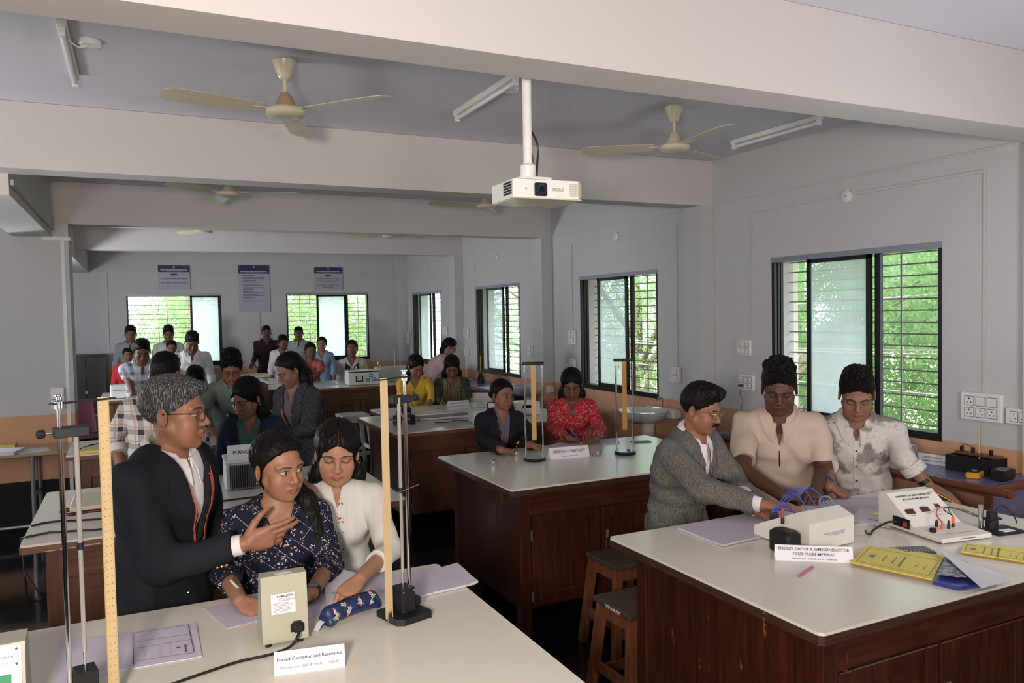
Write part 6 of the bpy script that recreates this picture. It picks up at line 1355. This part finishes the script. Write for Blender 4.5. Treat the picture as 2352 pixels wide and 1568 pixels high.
    v, q = hf.mesh(); mesh_obj('hair', [(H+(v*hs) @ rl.T, q)], hair_mat('grey_hair', 1.) if grey else hair_mat(), root, [v])
    hl_ = lambda p: H+rl @ (np.array(p, float)*hs)
    P.hl = hl_
    if fem and res < 1.5 and hair != 'short':
        for s in (-1, 1): MB().ball(hl_((s*.084, .006, -.044)), .0042*hs, 8, 6).build('earring', flat('earring_gold', (.6, .45, .2), .25, 1.), root, True)
    if glasses:
        m = flat('spectacle_frame', (.015, .012, .012), .3) if glasses == 'dark' else flat('thin_metal_frame', (.35, .30, .28), .3, .9)
        mb = MB(); rr = .0014 if glasses == 'dark' else .0009
        for s in (-1, 1):
            ring = [hl_((s*.033+.0235*math.cos(a), -.0985-.004*math.cos(a)*s*-1*0+abs(math.cos(a))*0-.0+ (.012 if s*math.cos(a) > .8 else 0), -.004+.0165*math.sin(a))) for a in np.linspace(0, 2*PI, 21)]
            mb.tube(ring, rr*hs, 6, False); mb.tube([hl_((s*.056, -.088, .004)), hl_((s*.074, -.05, .006)), hl_((s*.080, .012, .004))], rr*hs*1.3, 6)
        mb.tube([hl_((-.0105, -.0995, 0)), hl_((0, -.104, .003)), hl_((.0105, -.0995, 0))], rr*hs, 6)
        g_ = mb.build('glasses', m, root, True)
        mb = MB()
        for s in (-1, 1): mb.add([tuple(hl_((s*.033+.023*math.cos(a), -.098, -.004+.016*math.sin(a)))) for a in np.linspace(0, 2*PI, 17)[:-1]], [tuple(range(16))])
        mb.build('lens', m_glass, g_)
    return P
def collar(P, F, nr, g, m, kind):
    """fold-down collar (kind 'shirt') or a stand collar ('stand') round the neck"""
    S, T, Fc, sd, Nk = P.S, P.T, P.F, P.side, P.Nk; mb = MB(); n = 26; rows = []
    for i in range(n+1):
        th = -PI*.94+2*PI*.94*i/n; fr = (1-math.cos(th))/2   # 0 front ... 1 back handled by th offset
        a = th+0.0; c, s = math.cos(a), math.sin(a)       # a = 0 at the back
        dirv = -Fc*c+sd*s; fw = (1-c)/2                      # fw: 0 back, 1 front
        r = nr+.012*S; top = Nk+T*(.062-.060*fw)*S+Fc*.010*fw
        if kind == 'stand': rows.append([top+dirv*(r+.001)-T*.030*S, top+dirv*(r+.002)+T*.004*S])
        else:
            ro = r+(.022+.024*fw**2.2)*S; lim = (.042+.040*fw**2)*S; o = np.array([top+dirv*ro+T*.02*S]); h0 = 0.
            while h0 < lim+.02*S and F.sample(o-T*h0)[0] > .004: h0 += .003
            o = (o-T*h0)[0]; rows.append([top+dirv*(r-.004)-T*.03*S, top+dirv*r, top+dirv*(r+.007)+T*.001, (top+dirv*(r+.012)+o)/2+T*.006+dirv*.003, o+dirv*.001])
    mb.grid(rows, .003); mb.build('collar', m, P.root, True)
def lapel(P, F, dp, wd, m):
    S, T, Fc, sd = P.S, P.T, P.F, P.side; O = P.Nk+T*.02; n = 16
    for s in (-1, 1):
        rows = []
        for i in range(n+1):
            u = -.02*S+(dp+.01)*i/n if i else -.02*S
            inner = wd*(1-max(0, u)/dp)+.002; f = i/n
            wdt = (.050+.030*min(1, f/.42) if f < .42 else .080*(1-((f-.42)/.58)**1.6)+.006)*S
            rows.append([(s*inner, u), (s*(inner+wdt*.5), u-.008*S), (s*(inner+wdt), u-.016*S)])
        p = drape(F, O, sd, T, Fc, [q for r_ in rows for q in r_], .005).reshape(n+1, 3, 3)
        mb = MB(); mb.grid([list(r_) for r_ in p], .004); mb.build('lapel', m, P.root, True)
def ribbon(P, name, pts, w, mat, off=.007, n=24):
    pts = np.array(pts, float)*P.S; d = np.linalg.norm(np.diff(pts, axis=0), axis=1); cu = np.r_[0, np.cumsum(d)]; t = np.linspace(0, cu[-1], n)
    su = np.stack([np.interp(t, cu, pts[:, 0]), np.interp(t, cu, pts[:, 1])], 1); tg = np.gradient(su, axis=0); tg /= np.linalg.norm(tg, axis=1)[:, None]; nn = np.stack([-tg[:, 1], tg[:, 0]], 1)*w/2
    p = drape(P.fld, P.Nk, P.side, P.T, P.F, np.concatenate([su-nn, su+nn]), off); mb = MB(); mb.grid([[p[i], p[n+i]] for i in range(n)], .0015); return mb.build(name, mat, P.root, True)
# ================================================================ the people
A = atd
Q = atz
NEAR = .72
dn = (0, .2, -1)
SK = dict(m1=(.27, .122, .070), g1=(.31, .148, .086), g2=(.36, .18, .11), dk=(.085, .036, .022), md=(.22, .10, .06), m2=(.27, .115, .066), fa=(.15, .075, .048), wo=(.24, .115, .075))
m_or_l = flat('orange_ribbon', (.46, .10, .05), .5); m_gold = flat('gold_button', (.75, .48, .14), .25, 1.)
def shirt(mat, **k): d = dict(name='shirt', mat=mat, collar='shirt', neck=('V', .09, .035), sleeve=1.9); d.update(k); return d
# man in the navy blazer
p = person('standing grey haired man in navy blazer and dark glasses, gesturing with one hand', (402, 948, 172, 2.90), 68, 52, pitch=2, lean=.04, S=1.10, grey=1, tall=-.012, tone=SK['m1'], stout=1.08, shoulders=.172, res=NEAR,
  top=[shirt('white', sleeve=1.97, sg=.0065, g=.004, hem=.0, wr=.001, neck=('V', .10, .03)), dict(name='blazer', sg=.021, mat='navy', g=.020, sleeve=1.86, neck=('V', .30, .075), lapel=1, hem=.24, wr=.0035, wl=.16)], glasses='dark', eyes='open', gaze=(.002, 0), brow=.0036,
  arms=dict(R=(aty(372, 1300, 2.98), aty(562, 1248, 2.90), aty(690, 1212, 2.86), (0, 1, .15), 'open')), twist=0)
ribbon(p, 'lanyard', [(.068, .03), (.052, .16), (.02, .33)], .017, m_or_l, .010); ribbon(p, 'lanyard', [(-.05, .05), (-.03, .18), (.01, .33)], .015, m_or_l, .010)
for u in (.345, .47): 
    b = drape(p.fld, p.Nk, p.side, p.T, p.F, [(-.062, u)], .004)[0]; MB().ball(b, (.009, .009, .009), 10, 6).build('button', m_gold, p.root, True)
e_, w_ = p.ar[-1][:2]; ax_ = nrm(w_-e_)
for i in range(3): b = e_+(w_-e_)*(.66+.055*i)+np.array([0, 0, -.058]); MB().ball(b, .008, 10, 6).build('sleeve_button', m_gold, p.root, True)
# girl in the floral top
p = person('seated young woman in navy floral top looking aside while writing', (640, 1072, 156, 2.98), 26, -4, pitch=6, roll=-2, fem=True, eyes='open', gaze=(.0035, 0), hair='tied', tone=SK['g1'], S=1.02, stout=.98, res=NEAR, lean=.03,
  hairpose=[((.052, .055, -.03), .34, .034, (.16, -.56, 0)), ((0, .10, -.01), .10, .03, (.3, 0, 0))],
  top=[dict(name='floral_top', mat='floral', neck=('V', .155, .062), sleeve=(1.42, 1.42), flare=.010, g=.012)],
  arms=dict(R=(A(515, 1312, 2.90), Q(552, 1380, .935), Q(592, 1400, .915), (.2, .3, -1), 'pen'), L=(A(758, 1292, 2.98), Q(716, 1362, .94), Q(668, 1385, .915), dn, 'curl')))
e_, w_ = p.ar[1][:2]; ax_ = nrm(w_-e_); c_ = w_-ax_*.018
MB().tube([c_-ax_*.011, c_-ax_*.010, c_+ax_*.010, c_+ax_*.011], [.026, .0285, .0285, .026], 18).build('watch_strap', m_bp, p.root, True); MB().lathe([(.017, .0), (.018, .004), (.016, .008)], 20, tuple(c_+np.array([.0, -.012, .024]))).build('watch_face', m_gr, p.root, True)
# girl in the white kurta
p = person('young woman in white embroidered kurta resting a hand on her neighbour', (774, 1040, 146, 3.22), -12, -14, pitch=13, roll=3, fem=True, hair='long', tone=SK['g2'], S=1.04, stout=.92, res=NEAR, lip=(.38, .10, .09), lean=.06,
  top=[dict(name='kurta', mat='kurta', neck=('V', .075, .018), sleeve=(1.3, 1.45), collar='stand', hem=.35, g=.013, flare=.006)], legs='skirt',
  arms=dict(R=(A(668, 1185, 3.30), A(694, 1112, 3.20), A(734, 1155, 3.00), (-.2, .3, -1), 'curl'), L=(A(893, 1262, 3.12), Q(826, 1330, .955), Q(772, 1382, .915), dn, 'pen')))
MB().ball(p.hl((-.0155, -.096, -.031)), .0018, 8, 6).build('nose_stud', m_gold, p.root, True); MB().ball(p.hl((0, -.0925, .024)), .0016, 8, 6).build('bindi', m_bp, p.root, True)
# person in the large check, back turned
p = person('young man in cream and black check shirt seen from behind, leaning over the left table', (378, 862, 96, 5.0), 158, 165, pitch=28, lean=.16, tone=SK['md'], S=1.08, hair='short', tall=.012, res=1.2,
  top=[shirt('plaid', sleeve=1.45, cuff='offwhite', g=.016)], arms=dict(L=(A(262, 1005, 4.95), A(280, 1085, 4.85), A(300, 1125, 4.8), (.3, 0, -1), 'relax')))
person('person mostly hidden behind the grey haired man, only black hair showing', (448, 872, 62, 7.6), 5, 5, pitch=35, lean=.2, tone=SK['md'], res=1.7, tall=.006, top=[shirt('greyblue')])
p = person('young man in sage green shirt and glasses with tall curly hair looking down', (532, 846, 68, 7.35), -8, -5, pitch=24, lean=.16, tone=SK['m2'], hair='curly', tall=.045, res=1.3, glasses='dark', S=1.12,
  top=[shirt('sage', g=.018)], arms=dict(R=(A(462, 950, 7.15), Q(478, 985, .95), Q(500, 992, .93), dn, 'curl')))
p = person('woman in dark blue suit jacket with green blouse and orange lanyard looking down', (566, 914, 92, 5.25), -48, -22, pitch=20, fem=True, hair='long', tone=SK['wo'], S=1.10, res=1.1, lean=.08,
  top=[dict(name='blouse', mat='green', neck=('V', .11, .04), sleeve=1.5), dict(name='blazer', sg=.021, mat='navysuit', g=.022, neck=('V', .34, .075), lapel=1, hem=.18, sleeve=1.9)])
for s_ in (-1, 1): ribbon(p, 'lanyard', [(s_*.055, .02), (s_*.045, .16), (0, .31)], .010, m_or_l, .006)
p = person('standing woman in dark grey check coat with orange lanyard looking down', (664, 850, 78, 6.1), -72, -52, pitch=26, fem=True, hair='tied', tone=SK['wo'], S=1.10, res=1.2, lean=.08, legs='skirt', hairpose=[((.0, .10, .0), .34, .05, (0, .22, 0)), ((.03, .08, -.02), .3, .04, (.1, .1, 0))],
  top=[dict(name='kurta', mat='taupe', neck=('V', .11, .04), sleeve=1.5, g=.008, hem=.3), dict(name='coat', sg=.021, mat='gplaid', g=.020, neck=('V', .34, .06), lapel=1, hem=.42, sleeve=1.9)],
  arms=dict(L=(A(708, 985, 5.95), A(650, 1000, 5.8), A(620, 998, 5.8), dn, 'curl')))
for s_ in (-1, 1): ribbon(p, 'lanyard', [(s_*.05, .02), (s_*.04, .16), (0, .31)], .012, m_or_l, .006)
# back left
def far(label, head, face, body, mat, fem=False, hair='short', pitch=8, lean=.05, res=1.9, **k):
    k.setdefault('tone', SK['fa']); top = k.pop('top', None) or [shirt(mat, wr=.003) if not fem else dict(name='kurta', mat=mat, neck=('V', .10, .06), sleeve=k.pop('slv', 1.4), hem=.34, g=.013)]
    return person(label, head, face, body, pitch=pitch, lean=lean, fem=fem, hair=hair, res=res, top=top, legs='skirt' if fem else 'trouser', **k)
far('young man in blue and white check half sleeve shirt looking down', (326, 806, 54, 8.5), 5, 5, '', pitch=24, lean=.1, res=1.5, top=[shirt('bluecheck', sleeve=.75)], arms=dict(R=(A(295, 872, 8.5), A(305, 905, 8.3), A(312, 920, 8.2), dn, 'relax'), L=(A(355, 880, 8.5), A(350, 915, 8.3), A(348, 930, 8.2), dn, 'relax')))
far('young man in grey blue shirt with longish hair by the left back window', (300, 767, 37, 12.0), 5, -5, 'greyblue', tall=.01)
far('seated girl in red kurta low behind the man in blue check', (293, 815, 31, 10.9), 12, 0, 'redk', True, 'tied')
far('young man in off white sweater with upswept hair at the left back window', (387, 768, 36, 12.3), 2, 0, 'offwhite', hair='quiff', tall=.03)
far('girl whose face shows between the off white sweater and the white shirt', (394, 798, 33, 11.3), 3, 0, 'redk', True, 'bun', pitch=14)
far('young man in white shirt bending his head with thick swept hair', (441, 786, 46, 9.2), 6, 0, 'white', hair='quiff', tall=.022, pitch=30, lean=.12, res=1.5)
# back middle
far('young man in dark maroon shirt resting a hand on the cupboard by the wall', (612, 764, 32, 13.3), 0, -8, 'maroon', must=.8, pitch=2, arms=dict(R=(A(590, 808, 13.3), A(580, 834, 13.15), A(577, 842, 13.05), dn, 'flat')))
far('girl in white printed top looking down beside the small slatted cupboard', (650, 786, 34, 12.2), 20, -10, 'palepink', True, 'tied', pitch=22)
far('bearded young man in grey green shirt before the right back window', (686, 766, 31, 13.1), -12, -12, 'greygreen', must=1., pitch=0)
far('short girl in coral and maroon kurta behind the far table', (713, 806, 38, 11.75), 5, -15, 'coral', True, 'bun', pitch=6, arms=dict(R=(A(692, 848, 11.6), A(706, 866, 11.35), A(716, 866, 11.3), dn, 'curl'), L=(A(738, 848, 11.6), A(724, 866, 11.35), A(716, 868, 11.3), dn, 'curl')))
far('smiling girl in light blue kurta behind the girl in coral', (739, 790, 33, 12.6), -14, -14, 'blue', True, 'tied', pitch=0, eyes='open', tone=(.30, .15, .10))
p = far('girl in cream kurta with black printed scarf facing the camera', (808, 801, 40, 12.0), -16, -16, 'cream', True, 'bun', pitch=0, eyes='open')
for s_ in (-1, 1): ribbon(p, 'scarf', [(s_*.05, .0), (s_*.065, .15), (s_*.06, .40)], .075, C['scarf'](), .012, 12)
# middle right
p = far('woman in yellow printed kurta writing beside the raised rule', (955, 841, 52, 8.95), 8, -18, 'yellow', True, 'long', pitch=28, lean=.12, res=1.3, tone=SK['wo'], slv=1.5, arms=dict(R=(A(922, 908, 8.8), A(938, 938, 8.55), A(952, 944, 8.45), dn, 'pen'), L=(A(992, 908, 8.85), A(984, 936, 8.55), A(972, 944, 8.45), dn, 'flat')))
p = far('woman in dark green kurta with sequined front panel looking down', (1038, 842, 52, 9.0), -18, -24, 'sequin', True, 'long', pitch=28, lean=.12, res=1.3, slv=1.7, arms=dict(R=(A(1004, 908, 8.85), A(1020, 936, 8.55), A(1034, 942, 8.45), dn, 'pen'), L=(A(1072, 908, 8.85), A(1064, 932, 8.55), A(1050, 940, 8.45), dn, 'curl')))
far('woman in pale pink kurta bending in profile over the far window counter', (1033, 797, 40, 10.7), 72, 62, 'pink', True, 'tied', pitch=30, lean=.22, res=1.4, slv=1.8, tone=(.26, .14, .10), arms=dict(R=(A(1030, 860, 10.6), A(1062, 868, 10.6), A(1078, 870, 10.6), dn, 'flat')))
p = person('older woman with rimless glasses in navy blazer over a patterned sari', (1154, 907, 70, 6.1), 14, -4, pitch=4, roll=3, fem=True, hair='bun', tone=SK['m2'], res=1.1, S=1.04, eyes='open', gaze=(.002, 0), glasses='thin', lean=.06,
  top=[dict(name='sari', mat='lilac', neck=('V', .11, .035), sleeve=1.2, g=.008), dict(name='blazer', sg=.021, mat='navy', g=.022, neck=('V', .34, .055), lapel=1, hem=.16, sleeve=1.88)],
  arms=dict(R=(A(1112, 1008, 6.0), Q(1152, 1034, .945), Q(1186, 1036, .925), dn, 'relax'), L=(A(1222, 1000, 6.15), Q(1215, 1022, .945), Q(1245, 1020, .925), dn, 'flat')))
for s_ in (-1, 1): ribbon(p, 'lanyard', [(s_*.05, .02), (s_*.035, .16), (.01, .33)], .012, m_or_l, .006)
b_ = drape(p.fld, p.Nk, p.side, p.T, p.F, [(.115, .20)], .004)[0]; MB().ball(b_, (.012, .006, .014), 8, 6).build('breast_badge', m_card, p.root, True)
p = person('young woman in crimson printed shirt writing at the far side of the middle table', (1313, 882, 71, 6.45), -30, -30, pitch=22, fem=True, hair='long', tone=SK['fa'], res=1.1, S=1.05, lean=.10,
  top=[dict(name='printed_shirt', mat='red', neck=('V', .13, .05), sleeve=1.75, g=.016, collar='shirt', placket='white')],
  arms=dict(R=(A(1270, 985, 6.4), Q(1305, 1006, .945), Q(1330, 1010, .925), dn, 'pen'), L=(A(1378, 985, 6.35), Q(1372, 1006, .945), Q(1350, 1013, .925), dn, 'curl')))
# man in tweed
p = person('man with moustache and glasses in grey tweed blazer reaching over the table', (1610, 940, 112, 3.98), 26, 12, pitch=14, hair='quiff', tall=.012, tone=SK['m2'], S=1.04, stout=1.04, res=NEAR, glasses='thin', lean=.12, twist=10,
  top=[shirt('white', sleeve=1.97, sg=.0065, g=.004, hem=.0, wr=.001, neck=('V', .10, .03)), dict(name='blazer', sg=.021, mat='tweed', g=.020, neck=('V', .30, .060), lapel=1, hem=.24, sleeve=1.85, wr=.005, wl=.12)],
  arms=dict(R=(A(1618, 1128, 3.72), Q(1752, 1160, .995), Q(1850, 1163, .985), (.1, .1, -1), 'flat'), L=(A(1690, 1110, 4.05), Q(1738, 1172, .95), Q(1790, 1182, .915), dn, 'curl')))
for s_ in (-1, 1): ribbon(p, 'lanyard', [(s_*.048, .02), (s_*.040, .14), (.01, .32)], .012, m_or_l, .008)
MB().tube([p.hl((-.027, -.088, -.056)), p.hl((-.014, -.098, -.0505)), p.hl((0, -.100, -.0495)), p.hl((.014, -.098, -.0505)), p.hl((.027, -.088, -.056))], [.003, .0088, .0075, .0088, .003], 10).build('moustache', hair_mat(), p.root, True)
# polo
p = person('tall young man in beige polo shirt looking down and writing', (1790, 892, 118, 4.28), -44, -46, pitch=20, hair='short', tall=.030, tone=SK['dk'], S=1.14, stout=1.08, res=NEAR, lean=.14,
  top=[dict(name='polo_shirt', mat='beige', neck=('V', .12, .030), sleeve=.82, flare=.004, g=.014, collar='shirt', hem=.2, wr=.004, wl=.14)],
  arms=dict(R=(A(1706, 1078, 4.15), Q(1800, 1140, .955), Q(1850, 1140, .925), dn, 'pen'), L=(A(1892, 1078, 4.25), Q(1874, 1122, .96), Q(1858, 1165, .915), dn, 'curl')))
ribbon(p, 'zip', [(0, .115), (.0, .20)], .006, m_bp, .004, 8)
# grey print
p = person('young man in white and grey blotched print shirt writing beside the window', (1968, 906, 116, 4.25), -46, -50, pitch=26, hair='short', tall=.022, tone=SK['md'], S=1.10, stout=1.04, res=NEAR, lean=.14,
  top=[shirt('camo', sleeve=(1.40, 1.52), cuff='camo', g=.012, hem=.2, placket='black', wr=.004, wl=.13)],
  arms=dict(R=(A(1893, 1040, 4.42), Q(1905, 1118, .955), Q(1944, 1136, .92), dn, 'pen'), L=(A(2078, 1052, 4.15), Q(2128, 1112, .955), Q(2165, 1130, .92), dn, 'flat')))
e_, w_ = p.ar[1][:2]; ax_ = nrm(w_-e_); c_ = w_-ax_*.02
MB().tube([c_-ax_*.014, c_-ax_*.012, c_+ax_*.012, c_+ax_*.014], [.029, .032, .032, .029], 18).build('watch_strap', m_bp, p.root, True)
# things in hands
def held(label, x0, y0, d0, x1, y1, d1, L, r, mat, nm='pen'):
    a = Vector(atd(x0, y0, d0)); b = Vector(atd(x1, y1, d1)); pen(label, a, b-a, L, r, mat, nm=nm)
dz = lambda x, y, z: float((atz(x, y, z)-EYE) @ _f)
held('light green pen held by the young woman in floral top', 583, 1388, dz(583, 1388, .905), 540, 1343, dz(583, 1388, .905)-.0, .12, .0055, flat('pale_green_pen', (.25, .36, .20), .3))
held('grey pencil with red tip in the hand over the curled page', 757, 1361, dz(757, 1361, .925), 800, 1366, dz(757, 1361, .925)+.03, .10, .0045, m_gr, 'pencil')
held('blue capped pen held by the young man in polo shirt', 1850, 1146, dz(1850, 1146, .92), 1810, 1126, dz(1850, 1146, .92), .12, .0045, flat('blue_pen', (.03, .05, .38), .3))
held('dark blue pen held upright by the young man in grey print', 1937, 1130, dz(1937, 1130, .92), 1900, 1090, dz(1937, 1130, .92)-.03, .15, .0055, flat('navy_pen', (.02, .03, .16), .3))
held('blue pen of the woman in crimson print', 1332, 1012, dz(1332, 1012, .92), 1318, 996, dz(1332, 1012, .92), .12, .0045, flat('blue_pen', (.03, .05, .38), .3))
held('blue pen of the woman in yellow', 958, 945, 8.43, 945, 927, 8.4, .12, .005, flat('blue_pen', (.03, .05, .38), .3))
